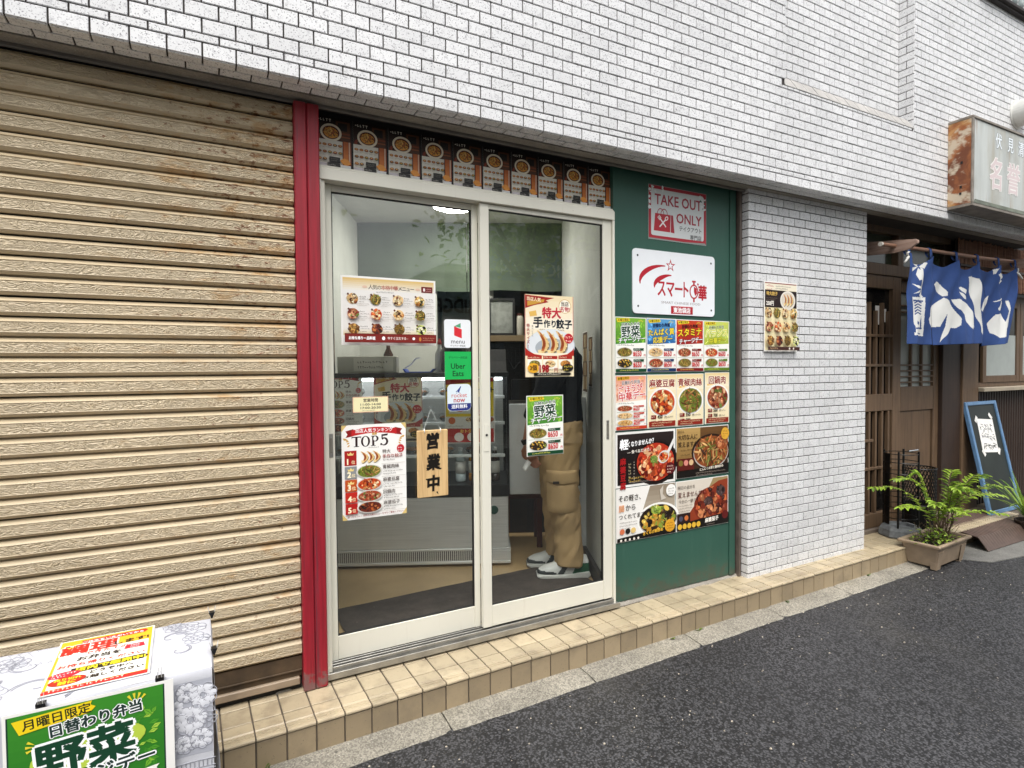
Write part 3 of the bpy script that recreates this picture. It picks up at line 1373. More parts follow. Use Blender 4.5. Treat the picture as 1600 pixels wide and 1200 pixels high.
    def gyoza(s, cx, cy, wd, h, seed=1, n=3):
        """crescent dumplings in a row, seared side up"""
        r = random.Random(seed)
        for i in range(n):
            x = cx + (i - (n - 1) / 2) * wd / n * .82
            a, bq = wd / n * .75, h * .5
            pts, sear, hi = [], [], []
            for k in range(9):
                t = k / 8
                pts.append((x - a * .55 + a * .55 * math.sin(t * 3.1) + a * .15 * t, cy - bq + 2 * bq * t))
            for k in range(8, -1, -1):
                t = k / 8
                pts.append((x - a * .35 + a * 1.15 * math.sin(t * 3.0) + a * .1 * t, cy - bq + 2 * bq * t))
            s.G([(p[0] + a * .1, p[1] + h * .05) for p in pts], '#7a6a4c')
            s.G(pts, '#e2c083')
            for k in range(9):
                t = .05 + .75 * k / 8
                sear.append((x - a * .36 + a * .50 * math.sin(t * 3.1), cy - bq + 2 * bq * t))
            for k in range(8, -1, -1):
                t = .05 + .75 * k / 8
                sear.append((x - a * .30 + a * .80 * math.sin(t * 3.0), cy - bq + 2 * bq * t))
            s.G(sear, '#b5602c')
            s.G([(x + (p[0] - x) * .86 + a * .03, cy + (p[1] - cy) * .7) for p in sear], '#8d3f1c')
            for k in range(5):
                t = .15 + .16 * k
                px = x - a * .22 + a * 1.02 * math.sin(t * 3.0)
                py = cy - bq + 2 * bq * t
                s.G([(px - a * .1, py - h * .02), (px + a * .10, py - h * .05), (px + a * .12, py + h * .01)], '#f3dfae')
                s.G([(px - a * .14, py + h * .02), (px + a * .08, py + h * .0), (px + a * .06, py + h * .04)], '#b88f52')
            s.G([(x - a * .45, cy + bq * .55), (x - a * .1, cy + bq * .5), (x + a * .1, cy + bq * .95), (x - a * .3, cy + bq)], '#efd59c')
        return s


def text_cache():
    want = sorted({o[1] for p in POSTERS for o in p.ops if o[0] == 't'})
    obs = []
    for s in want:
        c = bpy.data.curves.new('txt', 'FONT')
        c.body = s
        c.size = 1
        c.resolution_u = 2
        o = bpy.data.objects.new('txt', c)
        COL.objects.link(o)
        obs.append(o)
    bpy.context.view_layer.update()
    dg = bpy.context.evaluated_depsgraph_get()
    out = {}
    for key, o in zip(want, obs):
        e = o.evaluated_get(dg)
        me = e.to_mesh()
        v = np.empty(len(me.vertices) * 3, np.float32)
        me.vertices.foreach_get('co', v)
        v = v.reshape(-1, 3)[:, :2].copy()
        f = [tuple(p.vertices) for p in me.polygons]
        out[key] = (v, f)
        e.to_mesh_clear()
    for o in obs:
        c = o.data
        bpy.data.objects.remove(o)
        bpy.data.curves.remove(c)
    return out


def build_posters():
    tc = text_cache()
    for p in POSTERS:
        # sheet
        b = MB()
        if p.round:
            r = p.round
            pts = []
            for cx, cz, a0 in ((p.w - r, r, -90), (p.w - r, p.h - r, 0), (r, p.h - r, 90), (r, r, 180)):
                for k in range(6):
                    a = R(a0 + 90 * k / 5)
                    pts.append((cx + r * math.cos(a), cz + r * math.sin(a)))
            b.prism(pts, 1, 0, -p.t)
        else:
            b.box(0, p.w, -p.t, 0, 0, p.h)
        sheet_me = b.mesh('sheet', p.paper)
        V, F, C = [], [], []
        y = -p.t - DZ * 3
        for o in p.ops:
            y -= DZ
            n = len(V)
            if o[0] == 'g':
                V += [(u * p.k, y, p.h - v * p.k) for u, v in o[1]]
                F.append(tuple(range(n, n + len(o[1]))))
                C.append((o[2], len(o[1])))
            else:
                _, s, x, yy, size, col, al, bb, rot, sx, skew = o
                v, f = tc[s]
                if not len(v):
                    continue
                q = v.copy() * size
                q[:, 0] *= sx
                q[:, 0] += q[:, 1] * skew
                lo, hi = q[:, 0].min(), q[:, 0].max()
                if al == 'c':
                    q[:, 0] -= (lo + hi) / 2
                elif al == 'r':
                    q[:, 0] -= hi
                else:
                    q[:, 0] -= lo
                ca, sa = math.cos(R(rot)), math.sin(R(rot))
                X = x + q[:, 0] * ca + q[:, 1] * sa
                Y = yy + q[:, 0] * sa - q[:, 1] * ca
                # heavier strokes: the same glyphs struck again a little to each side
                st = [(0, 0)]
                if bb > .055:
                    st += [(bb * math.cos(k * math.pi / 5), bb * math.sin(k * math.pi / 5)) for k in range(10)]
                    st += [(bb * .55 * math.cos(k * math.pi / 3), bb * .55 * math.sin(k * math.pi / 3)) for k in range(6)]
                elif bb > .004:
                    q_ = bb * .75
                    st = [(q_, q_), (-q_, q_), (q_, -q_), (-q_, -q_)] + ([(0, 0)] if bb > .025 else [])
                for dx_, dy_ in st:
                    n = len(V)
                    y -= DZ * .6
                    V += [(float(a + dx_ * size) * p.k, y, p.h - float(c + dy_ * size) * p.k) for a, c in zip(X, Y)]
                    for g in f:
                        F.append(tuple(i + n for i in g))
                        C.append((col, len(g)))
        me = None
        if F:
            me = bpy.data.meshes.new('print')
            me.from_pydata(V, [], F)
            me.materials.append(PRINT)
            at = me.attributes.new('Col', 'FLOAT_COLOR', 'CORNER')
            flat = np.empty((len(me.loops), 4), np.float32)
            i = 0
            for c, k in C:
                flat[i:i + k, :3] = c
                flat[i:i + k, 3] = 1
                i += k
            at.data.foreach_set('color', flat.ravel())
            # every print faces the street
            me.update()
            bm = bmesh.new()
            bm.from_mesh(me)
            flip = [fc for fc in bm.faces if fc.normal.y > 0]
            if flip:
                bmesh.ops.reverse_faces(bm, faces=flip)
            bm.to_mesh(me)
            bm.free()
        if p.part_of is not None:
            if me is not None:
                inst('print', me, p.M, p.part_of)
            continue
        for M, label in [(p.M, p.label)] + p.clones:
            o = bpy.data.objects.new(p.name, sheet_me)
            COL.objects.link(o)
            o.matrix_world = M
            WM[o.name] = M.copy()
            tag(o, label, p.cat, p.group)
            if me is not None:
                c = bpy.data.objects.new('print', me)
                COL.objects.link(c)
                c.parent = o


def onwall(x, z, y):
    """frame with its lower left corner at x, z on a wall facing the street"""
    return Matrix.Translation((x, y, z))


# palettes
MAPO = ['#c7451c', '#e8a25a', '#f0c890', '#d9662c', '#7a1f10', '#f3d9ac']
PEPPER = ['#6f7d2c', '#8f9a3a', '#4f5a20', '#a8683a', '#c9a25c', '#7b4a26']
HUIGUO = ['#a3452a', '#c87850', '#d99a70', '#6c7a38', '#7d2c1a', '#e0b48a']
EGGPL = ['#6b2a1c', '#8d3a20', '#3c1d18', '#b85a2c', '#c97b46', '#2a1512']
STIR = ['#7a6a2c', '#b98b3c', '#4d4a22', '#d8b25e', '#5d3a20', '#94a04a']
CREAMY = ['#e9c48c', '#f3e0b8', '#5a3018', '#c88a4a', '#8c4a24', '#f0d49c']
FUNG = ['#2c2018', '#4a3420', '#e0b040', '#f0cc60', '#1c1512', '#8a9a3c', '#c99030']
PALS = [CREAMY, STIR, CREAMY, ['#e8c070', '#3c3a18', '#8a7a2c', '#b8742c', '#f0dcae'], HUIGUO, MAPO, CREAMY, STIR, ['#8d5a24', '#b98540', '#5c3a18', '#d9a85a'], EGGPL, ['#6a5020', '#8d6a2c', '#4a3818', '#b08a40'], ['#d8e07c', '#f3f0c0', '#7d8c30', '#fff6da', '#2c2c14']]


def daily(p, day, l1, l2, c1, c2, bg0, bg1, edge, dishes, tagcol='#f4d730', three=False, dark='#123c20', out='#ffffff'):
    """day-of-the-week bento poster"""
    s = p
    H = s.H
    s.R(2, 2, 96, H - 4, bg0)
    s.grad(2, 2, 96, 66, bg1, bg0, 8)
    r = random.Random(len(l1) + len(day) * 3 + len(bg0) + int(bg0[1:3], 16))
    for k in range(26):
        x, y = r.choice([r.uniform(4, 24), r.uniform(76, 96)]), r.uniform(10, 62)
        c = lin(bg1)
        f = r.uniform(.7, 1.7)
        s.blob(x, y, r.uniform(3, 7), r.uniform(1.5, 3), tuple(min(1, v * f) for v in c), r, 7, r.uniform(0, 3))
    for k in range(5):
        x = 88 + k * 1.2
        a = R(-150 + 26 * k)
        s.G([(82 + 5 * math.cos(a), 16 + 5 * math.sin(a)), (82 + 11 * math.cos(a - .1), 16 + 11 * math.sin(a - .1)), (82 + 11 * math.cos(a + .1), 16 + 11 * math.sin(a + .1))], '#e9d94a')
    s.G([(5, 4.5), (46, 2.2), (44, 5), (48, 7), (45, 10), (8, 13.4)], tagcol)
    s.T(day, 8.5, 11.2, 7.2, '#20180c', b=.02, rot=-3.5)
    s.T('日替わり弁当', 50, 21.5, 9.8, dark, 'c', .025, -4, out=out, ow=.05)
    a, b2 = (30, 15) if not three else (20, 22)
    if not three:
        s.T(l1, 50, 47 if len(l1) < 3 else 42, min(30, 90 / max(len(l1), 1)), c1, 'c', .03, -4, out=out if c1 != '#ffffff' else dark, ow=.055)
        s.T(l2, 54, 61, 14.5 if len(l2) > 4 else 17, c2, 'c', .025, -5, out=dark, ow=.05)
    else:
        s.T(l1, 50, 41, 20, c1, 'c', .03, -7, out='#ffffff', ow=.05)
        s.T(l2, 55, 60, 22, c1, 'c', .03, -5, out='#ffffff', ow=.05)
    s.G([(2, 68), (98, 63), (98, H - 9), (2, H - 9)], '#f7f6ee')
    s.L(8, 68.5, 80, 1, 4.2, '#3a3a30', 3)
    n = len(dishes)
    y0, dy = 74, (H - 10 - 74) / n
    for i, (pal, price, strip) in enumerate(dishes):
        cy = y0 + dy * (i + .5)
        s.F(30, cy, 23, dy * .40, pal, 11 + i + len(l1) * 5, '#e4e0d6', strips=strip, n=54)
        s.G([(57, cy - dy * .36), (92, cy - dy * .38), (90, cy - dy * .25), (92, cy - dy * .16), (57, cy - dy * .16)], edge)
        s.L(60, cy - dy * .33, 26, 1, 3.2, '#f7f6ee', i)
        s.RR(56.5, cy - dy * .06, 6, dy * .42, 1, '#c62a2a')
        s.L(57.5, cy - dy * .02, 3.6, 2, 2.8, '#f7f6ee', i + 5)
        s.T(price, 63.5, cy + dy * .36, dy * .68, '#c81e28', b=.018, sx=.74)
        s.T('円', 91, cy + dy * .34, dy * .22, '#c81e28', b=.03)
        if i < n - 1:
            s.R(4, y0 + dy * (i + 1) - .4, 92, .8, '#8d9a8a')
    s.R(2, H - 10, 96, 8, edge)
    s.L(14, H - 7.6, 72, 1, 3.6, '#f0e36a', 2)
    return s


def dish_poster(p, title, pal, strips, p1, p2, seed, tcol):
    s = p
    H = s.H
    s.R(1.5, 1.5, 97, H - 3, '#f2e3bd')
    s.grad(1.5, 1.5, 97, 40, '#ead097', '#f6ecd2', 6)
    s.G([(10, 33), (42, 28), (42, 33), (10, 38)], '#e8b948')
    s.T(title, 50, 31, min(24, 88 / len(title)), tcol, 'c', .03, out='#fbf4e0', ow=.05)
    s.F(52, 72, 41, 33, pal, seed, '#f4f1ea', strips=strips, n=95, size=.2)
    for i, pr in enumerate((p1, p2)):
        y = 114 + i * 15
        s.R(12, y - 9, 17, 9.5, '#7d2018')
        s.L(14, y - 7.4, 11, 1, 5.5, '#f6ecd2', seed + i)
        s.T(pr, 34, y, 13.5, '#2a1a14', b=.03, sx=.85)
        s.T('円', 58, y, 7.5, '#2a1a14', b=.02)
        s.L(67, y - 4.5, 24, 1, 4, '#4a3a30', seed + i)
    s.R(5, H - 17, 90, 14, '#8a2417')
    s.L(14, H - 14.2, 70, 2, 3.5, '#f0dfae', seed)
    return s


def top5(p):
    s = p
    H = s.H
    s.R(0, 0, 100, H, '#f6f4ef')
    for x, y in ((0, 0), (100, 0), (0, H), (100, H)):
        sx, sy = (1 if x == 0 else -1), (1 if y == 0 else -1)
        s.G([(x, y), (x + 8 * sx, y), (x, y + 10 * sy)], '#dcc07a')
    s.G([(6, 9), (18, 6), (18, 17), (6, 19), (9, 14)], '#8d1a1a')
    s.G([(94, 9), (82, 6), (82, 17), (94, 19), (91, 14)], '#8d1a1a')
    top, bot = [], []
    for k in range(11):
        t = k / 10
        u = 15 + 70 * t
        top.append((u, 8 - 3.6 * math.sin(math.pi * t)))
        bot.append((u, 17 - 3.6 * math.sin(math.pi * t)))
    s.G(top + bot[::-1], '#c02426')
    s.T('当店人気ランキング', 50, 11.8, 6.6, '#ffffff', 'c', .02)
    # TOP 5 with drawn serifs
    K = '#2b1512'
    PW = '#f6f4ef'
    n0 = len(s.ops)
    yb, yt = 47, 24
    s.R(22, yt, 22, 2.2, K); s.R(30.4, yt, 5.2, 23, K); s.R(27, yb - 1.4, 12, 1.4, K)
    s.G([(22, yt), (24, yt), (22.6, yt + 6)], K); s.G([(44, yt), (42, yt), (43.4, yt + 6)], K)
    s.E(54, 35.5, 10.6, 12.2, K, 32); s.E(54, 35.5, 5.8, 10.6, PW, 28)
    s.R(67, yt, 9, 1.4, K); s.R(69.4, yt, 5, 23, K); s.R(66.4, yb - 1.4, 11, 1.4, K)
    s.E(77, 30.6, 7.6, 6.8, K, 26); s.R(70, 25.2, 4.4, 11, K); s.E(76.2, 30.6, 3.8, 5.2, PW, 22); s.R(74.4, 25.6, 1.8, 10, PW)
    s.R(91.6, 22.6, 3, 12, K); s.G([(91.6, 22), (107, 20.6), (106, 25), (91.6, 26)], K)
    s.E(98, 38.4, 9.6, 9.4, K, 28); s.E(96, 38.6, 6.4, 6.8, PW, 24); s.R(87, 31.5, 7.4, 13, PW)
    s.G([(91.6, 32.6), (96, 29.2), (97, 32.2), (94, 34.5)], K); s.E(90.8, 44.2, 2.6, 2.4, K, 14)
    s.ops[n0:] = [('g', [(15 + (x - 22) * .66, 18 + (y - 24) * .68) for x, y in o[1]], o[2]) for o in s.ops[n0:]]
    s.G([(46, 14.6), (48, 12.6), (50, 14.6), (52, 12.2), (54, 14.6), (53.4, 16.6), (46.6, 16.6)], '#caa04a')
    for sx in (-1, 1):
        for k in range(6):
            a = .25 + k * .3
            s.E(50 + sx * (45 - 5.5 * math.cos(a)), 33 - 14 * math.sin(a) + 2, 2.2, 1.1, '#d3a85a', 9, rot=sx * (40 - k * 18))
    s.L(40, 35, 22, 1, 2.0, '#7a6a58', 5)
    rows = [('1', '特大', None, '#a81e1c'), ('2', '青椒肉絲', PEPPER, '#8e9092'), ('3', '麻婆豆腐', MAPO, '#c1531f'), ('4', '回鍋肉', HUIGUO, '#c22a20'), ('5', '麻婆茄子', EGGPL, '#b41f1c')]
    ys = [39, 63, 83, 102, 119]
    hs = [22.5, 18.5, 18, 16, 16]
    for (nm, txt, pal, col), y, h in zip(rows, ys, hs):
        if y + h > H - 5:
            h = H - 6 - y
        s.R(4, y, 18, h, col)
        s.grad(4, y, 18, h, col, col, 1)
        if nm in '123':
            s.G([(8, y + 3), (10.5, y + 5), (13, y + 2), (15.5, y + 5), (18, y + 3), (17, y + 7), (9, y + 7)], '#f0d488')
        s.T(nm, 8, y + h - 2, min(12, h * .72), '#fff3cf', b=.05)
        s.T('位', 14.2, y + h - 2.6, 6, '#f3e0b0', b=.02)
        if pal is None:
            s.gyoza(42, y + 11, 34, 18, 3)
        else:
            s.F(41, y + h * .5, 17.5, h * .50, pal, int(nm) * 7, '#dcd8d0', strips=(nm == '2'), n=46, size=.26)
        if nm == '1':
            s.T('特大', 62, y + 6.5, 6.6, '#3a2018', b=.01)
            s.T('手作り餃子', 62, y + 14.5, 6.6, '#a5352c', b=.01)
            s.E(91, y + 1, 6, 6.2, '#c01f2a')
            s.L(87.2, y - 1.6, 7, 2, 2.6, '#ffffff', 2)
        else:
            s.T(txt, 62, y + 6.4, 6.6, '#3a2a22', b=.015)
        s.L(63, y + h * .55, 30, 2, 2.4, '#5a5048', int(nm) * 3)
        s.R(60, y + h + .6, 38, .4, '#b9b3a8')
    s.T('迷ったらコレ！当店の人気メニューをぜひご賞味ください！', 50, H - 4.2, 3.3, '#8d2a22', 'c', .02)
    return s


def gyoza_poster(p):
    s = p
    H = s.H
    s.R(0, 0, 100, H, '#f3e7cc')
    s.grad(0, 0, 100, 60, '#ecd9ae', '#f8f0de', 6)
    s.R(0, 0, 1.2, H, '#c9705c'); s.R(98.8, 0, 1.2, H, '#c9705c')
    s.G([(1, 1), (60, 4), (42, 9), (48, 12), (20, 18), (1, 24)], '#9d2620')
    s.G([(5, 12), (40, 7), (38, 12), (5, 20)], '#c99840')
    s.T('当店人気', 4, 9.6, 7.2, '#f6e3c0', b=.03, rot=4)
    s.E(82, 18, 13, 12.5, '#c9a050', 30); s.E(82, 18, 12, 11.5, '#faf2e0', 30)
    s.T('当店', 82, 17, 8.6, '#3a2a22', 'c', .03)
    s.T('名物!', 82, 26.5, 9.4, '#b8303a', 'c', .03)
    s.T('特大', 54, 38, 20, '#c0283a', 'c', .045, skew=.05)
    s.T('手', 26, 55, 20, '#16202c', 'c', .045)
    s.T('作り', 50, 55, 14, '#16202c', 'c', .04)
    s.T('餃子', 80, 56, 17, '#16202c', 'c', .045)
    s.G([(8, 30), (22, 27), (24, 36), (10, 38)], '#e3b75e')
    s.L(28, 59, 56, 1, 2.6, '#7a6a58', 4)
    s.E(53, 88, 50, 29, '#b9bfc6', 40); s.E(53, 86, 48, 27, '#dfe3e6', 40)
    s.E(54, 92, 34, 17, '#aab0b6', 30)
    s.gyoza(52, 84, 70, 44, 2)
    s.V('特大サイズ!', 6, 56, 6.6, '#a5352c', .02)
    s.V('食べごたえ', 14.5, 56, 3.8, '#5a4a3c', .0)
    s.E(89, 75, 9.5, 9, '#c01f2e', 24); s.L(82.5, 71, 13, 2, 4, '#ffe6d0', 7)
    s.G([(0, 101), (100, 101), (100, 115), (0, 115)], '#f3e7cc')
    s.G([(0, 92), (6, 97), (18, 103), (40, 106), (65, 106), (86, 103), (97, 96), (100, 92), (100, 108), (0, 108)], '#b02a20')
    s.R(0, 106, 100, H - 106, '#f3e3be')
    for i, pal in enumerate((STIR, CREAMY, ['#c9853c', '#b05a24', '#e0a85a', '#8d3f1c'])):
        x = 4 + i * 31.5
        s.R(x, 106, 29, 5.6, '#a8281e'); s.L(x + 2, 107.4, 24, 1, 3, '#f6e3c0', i)
        s.R(x, 112, 29, 17, '#faf3e2')
        s.F(x + 14.5, 120, 10.5, 6, pal, 31 + i, '#efe8d4', n=30, size=.3)
        s.L(x + 4, 129.8, 20, 1, 2, '#5a4a3c', i)
    yb = H - 8.5
    s.E(15, yb - 7, 11.5, 8.6, '#e6a92c'); s.T('3個', 15, yb - 3.6, 10, '#3a2010', 'c', .04)
    s.T('198', 28, yb, 17.5, '#a01c24', b=.05, sx=.82)
    s.T('円', 58, yb, 8.5, '#a01c24', b=.02); s.L(66, yb - 2.6, 10, 1, 2.4, '#5a4a3c', 3)
    s.E(86, yb - 7, 12, 7, '#1d1a18'); s.L(78, yb - 10.4, 16, 2, 3.2, '#f2d34a', 9)
    s.G([(16, H - 7), (90, H - 7), (94, H - 4.6), (90, H - 2), (16, H - 2)], '#1d1a18')
    s.L(24, H - 5.8, 58, 1, 2.8, '#f3ead2', 8)
    return s


def dish_grid(s, x0, y0, dx, dy, rx, ry, textright=True):
    for i in range(12):
        c, r_ = i % 4, i // 4
        x, y = x0 + c * dx, y0 + r_ * dy
        s.F(x, y, rx, ry, PALS[i], 50 + i, None, n=42, size=.3, strips=i in (1, 7, 10))
        s.E(x - rx * .8, y - ry * .85, rx * .2, rx * .2, '#5a2a1a', 10)
        if textright:
            s.L(x + rx + 1, y - ry * .55, dx - 2 * rx - 3, 1, 1.5, '#3a2a22', i)
            s.L(x + rx + 1, y - ry * .1, dx - 2 * rx - 3, 2, 1.2, '#5a4a40', i + 2, 2.4)
            s.L(x + rx - 1, y + ry * .85, dx - 2 * rx, 2, .9, '#8a7a6c', i + 4)
        else:
            s.L(x - rx * .9, y + ry * 1.2, rx * 1.7, 3, 1.5, '#6a5a4c', i)


A4 = (.207, .288)
GY = .0652
cols = [1.862, 2.0725, 2.280, 2.4865]
P = lambda nm, lb, x, z, y, wd, h, **k: Poster(nm, lb, 'poster', onwall(x, z, y), wd, h, **k)
Gp = 'food posters stuck to the green panel'
daily(P('bento_poster', 'green vegetable-day bento poster in the top row on the green panel', cols[0], 1.207, GY, *A4, group=Gp),
      '月曜日限定', '野菜', 'チャージデー', '#123c20', '#ffffff', '#3f8a2c', '#7db13a', '#14442a', [(STIR, '650', True), (FUNG, '650', False)])
daily(P('bento_poster', 'blue protein-day bento poster with yellow lettering on the green panel', cols[1], 1.208, GY, *A4, group=Gp),
      '火曜日限定', 'たんぱく質', '応援デー', '#f6d932', '#f6d932', '#1f5c9c', '#5d9fd0', '#16305e', [(CREAMY, '650', False), (HUIGUO, '650', False)], dark='#12305c', out='#12305c')
daily(P('bento_poster', 'red stamina-day bento poster with yellow and white lettering on the green panel', cols[2], 1.208, GY, .205, .287, group=Gp),
      '水曜日限定', 'スタミナ', 'チャージデー', '#f6d932', '#ffffff', '#9c1c1c', '#c8401f', '#7a1414', [(HUIGUO, '650', False), (STIR, '650', True)], dark='#4c0c0c', out='#4c0c0c')
daily(P('bento_poster', 'lime green balance-day bento poster at the right end of the top row', cols[3], 1.209, GY, .204, .286, group=Gp),
      '木曜日限定', 'バランス', '中華デー', '#d9d83a', '#e8e23c', '#a9b83a', '#c9d66a', '#5c7a24', [(MAPO, '600', False), (PEPPER, '650', True)], dark='#3c5a1c', out='#f4f6d8')
daily(P('bento_poster', 'cream reward-day bento poster with red outlined lettering and a 200 yen price', cols[0], .908, GY, .208, .286, group=Gp),
      '金曜日限定', 'ごほうび', '中華デー', '#d0342c', '#d0342c', '#f2d9c4', '#e89a80', '#c23a24', [(HUIGUO, '650', False), (CREAMY, '650', False), (['#d9a860', '#f0d8a8', '#b87838'], '200', False)], three=True, dark='#3a1a14', tagcol='#f0b430')
dish_poster(P('dish_poster', 'cream poster of a bowl of red mapo tofu priced 450 and 600 yen', cols[1] + .003, .909, GY, .207, .286, group=Gp), '麻婆豆腐', MAPO, False, '450', '600', 3, '#8d1c16')
dish_poster(P('dish_poster', 'cream poster of green pepper and pork strips priced 550 and 700 yen', cols[2] + .001, .908, GY, .206, .289, group=Gp), '青椒肉絲', PEPPER, True, '550', '700', 5, '#8d1c16')
dish_poster(P('dish_poster', 'cream poster of twice-cooked pork on a round plate at the right end of its row', cols[3] + .010, .910, GY, .196, .292, group=Gp), '回鍋肉', HUIGUO, False, '550', '700', 9, '#8d1c16')

# four big landscape posters
s = P('dish_poster', 'black poster with white border showing red mapo tofu and a white spoon', 1.864, .610, GY, .410, .289, group=Gp)
s.R(3, 3, 94, s.H - 6, '#191312')
s.grad(3, 3, 94, 30, '#2c2220', '#191312', 5)
s.E(66, 42, 38, 30, '#231816'); s.E(66, 42, 35, 27.5, '#0f0b0a')
s.F(66, 42, 32, 25, ['#b8341c', '#d9582c', '#e88a50', '#7a1c10', '#f0b888', '#c24a24'], 21, None, n=150, size=.17)
s.E(79, 36, 10, 8, '#d9d6d2', 22, -30); s.F(79, 36, 8, 6, MAPO, 4, None, n=22, size=.35)
s.G([(84, 30), (88, 32), (99, 15), (96, 12)], '#e6e4e0')
s.F(62, 38, 6, 5, ['#6f8a3a', '#8fa24a'], 6, None, base='#6f8a3a', strips=True, n=14, size=.5)
s.T('軽', 6, 21, 14, '#ffffff', b=.04, skew=.1); s.T('くなりませんか？', 19, 19, 7.6, '#ffffff', b=.03, rot=-4, skew=.1, sx=.78)
s.T('— 食べるだけで。', 18, 28, 5, '#f0e9dc', b=.02, rot=-3)
s.V('麻婆豆腐', 11, 41, 9.5, '#a3191c', .05); s.L(20, 40, 3, 6, 2.4, '#d9c9a0', 3); s.L(28, 38, 2, 8, 2.2, '#d9d0c0', 4)
s.E(90, 52, 8, 8, '#5c1018'); s.L(85, 48, 10, 3, 2.3, '#f0d8c0', 5)
s.L(20, 58, 26, 2, 2.6, '#d9b45a', 6); s.L(20, 64, 60, 1, 1.8, '#9a9088', 8)
s = P('dish_poster', 'brown poster of garlic shoots and pork strips with a yellow round badge', 2.279, .618, GY, .407, .281, group=Gp)
s.R(1, 1, 98, s.H - 2, '#3a2618')
s.grad(1, 1, 60, 44, '#b9975c', '#8d6c3c', 8); s.grad(45, 1, 54, 44, '#6b4a28', '#4a3018', 6)
s.F(66, 36, 33, 22, ['#8d4a24', '#b9703a', '#6f6a2c', '#d8a468', '#4a2a16', '#93904a'], 33, '#2c1c12', n=120, size=.2, strips=True)
s.F(86, 24, 12, 10, ['#a3542c', '#c98456', '#7d3a1c'], 12, None, n=30, size=.34)
s.T('大切な人に', 3, 16, 8.2, '#2c1a10', b=.01, sx=.9); s.T('笑えますか？', 3, 26, 8.2, '#2c1a10', b=.01, sx=.9)
s.T('明日も', 3, 7, 4, '#3a2414'); s.L(8, 30, 22, 2, 2.2, '#3a2414', 3, 2.8)
s.R(2, 42, 30, 16, '#5a1a14')
for i, c in enumerate(('#7a6a2c', '#d98a7c', '#d9b88a')):
    s.E(8 + i * 9.5, 48, 4, 4, c)
s.G([(1, 60), (99, 54), (99, s.H - 1), (1, s.H - 1)], '#16110d')
s.T('にんにくの芽と豚肉炒め', 66, 60, 4.2, '#f3ead8', 'c', .03, -3)
s.L(36, 63, 56, 2, 1.8, '#a8998a', 7)
s.E(92, 12, 8, 8.5, '#dca73a'); s.L(87, 8, 10, 3, 2, '#6a3a14', 4)
s = P('dish_poster', 'pale poster of black fungus and egg stir-fry at the lower left of the panel', 1.866, .325, GY, .409, .281, group=Gp)
s.R(1, 1, 98, s.H - 2, '#efece6')
s.grad(40, 1, 59, 40, '#8d7f6c', '#b9ad9a', 6, False); s.G([(40, 1), (56, 1), (40, 40)], '#efece6')
s.F(70, 46, 32, 19, FUNG, 41, '#f2f0ea', n=130, size=.22)
s.F(66, 34, 9, 5, ['#a8c04a', '#7d9a3a', '#d8e08a'], 8, None, strips=True, n=18, size=.6)
s.G([(72, 8), (78, 2), (77, 14), (83, 20), (74, 22)], '#c9c0b2')
s.T('その軽さ、', 4, 16, 8.8, '#2a2018', b=.01, sx=.95); s.T('腸', 4, 29, 9.4, '#d9905a', b=.015); s.T('から', 15, 28.5, 8.8, '#2a2018', b=.01)
s.T('つくれてますか？', 4, 39, 7.4, '#2a2018', b=.01, sx=.98); s.L(5, 43, 28, 3, 1.7, '#6a6258', 2, 2.2)
for i, c in enumerate(('#d0704a', '#1c1a1a', '#e0c078')):
    s.E(9 + i * 9, 55, 4, 3.6, c)
s.E(91, 10, 8.5, 8, '#f4f2ec'); s.L(86, 7, 10, 3, 2, '#5a5048', 8)
s.G([(1, 63), (99, 57), (99, s.H - 1), (1, s.H - 1)], '#17130f')
for i in range(5):
    s.E(7 + i * 7, 66, 1.7, 1.7, '#e8e2d6', 10)
s.T('きくらげ卵炒め', 60, 63, 5, '#e6b23a', 'c', .04, -3); s.E(89, 57, 9, 8.5, '#dca02c'); s.L(84, 53, 10, 4, 2, '#7a4414', 4)
s = P('dish_poster', 'dark poster of glossy eggplant with five yellow discs at the lower right of the panel', 2.279, .326, GY, .407, .278, group=Gp)
s.R(1, 1, 98, s.H - 2, '#d9cfc0')
s.grad(40, 1, 59, 40, '#a08a60', '#8d7048', 5); s.G([(39.9, 1), (70, 1), (39.9, 46)], '#d9cfc0')
s.G([(24, 46), (52, 18), (80, 6), (99, 4), (99, 62), (26, 62)], '#8d3a20')
s.F(66, 38, 33, 25, ['#7a2c1a', '#a3452a', '#3c1a14', '#c9683a', '#5a2016', '#d98a5a'], 55, None, n=150, size=.19)
s.F(84, 20, 9, 7, ['#4a3a3a', '#5a4642', '#2c2020'], 8, None, n=14, size=.5); s.F(60, 32, 8, 6, ['#3c2a28', '#5a4440'], 3, None, n=12, size=.5)
s.T('明日の自分を', 3, 11, 5.4, '#3a2a20', b=.0); s.T('変えませんか？', 3, 22, 8.4, '#5c2a22', b=.01, sx=.9); s.T('今日の一膳で', 4, 30, 5.4, '#3a2a20')
s.L(4, 33, 24, 3, 1.8, '#6a5a4c', 4, 2.1)
s.R(1, 44, 24, 16, '#2a1a18'); s.E(8, 51, 3.6, 3.6, '#4a4a5c'); s.E(18, 51, 3.6, 3.6, '#c9703a')
s.G([(1, 58), (99, 52), (99, s.H - 1), (1, s.H - 1)], '#15110e')
for i in range(5):
    s.E(6 + i * 8.6, 62, 3.8, 3.8, '#e0b23a')
s.T('麻婆茄子', 66, 61, 6.6, '#f6f0e4', 'c', .04, -3); s.E(92, 55, 6, 6, '#5c1a18'); s.L(56, 64, 28, 1, 1.7, '#9a8d80', 4)

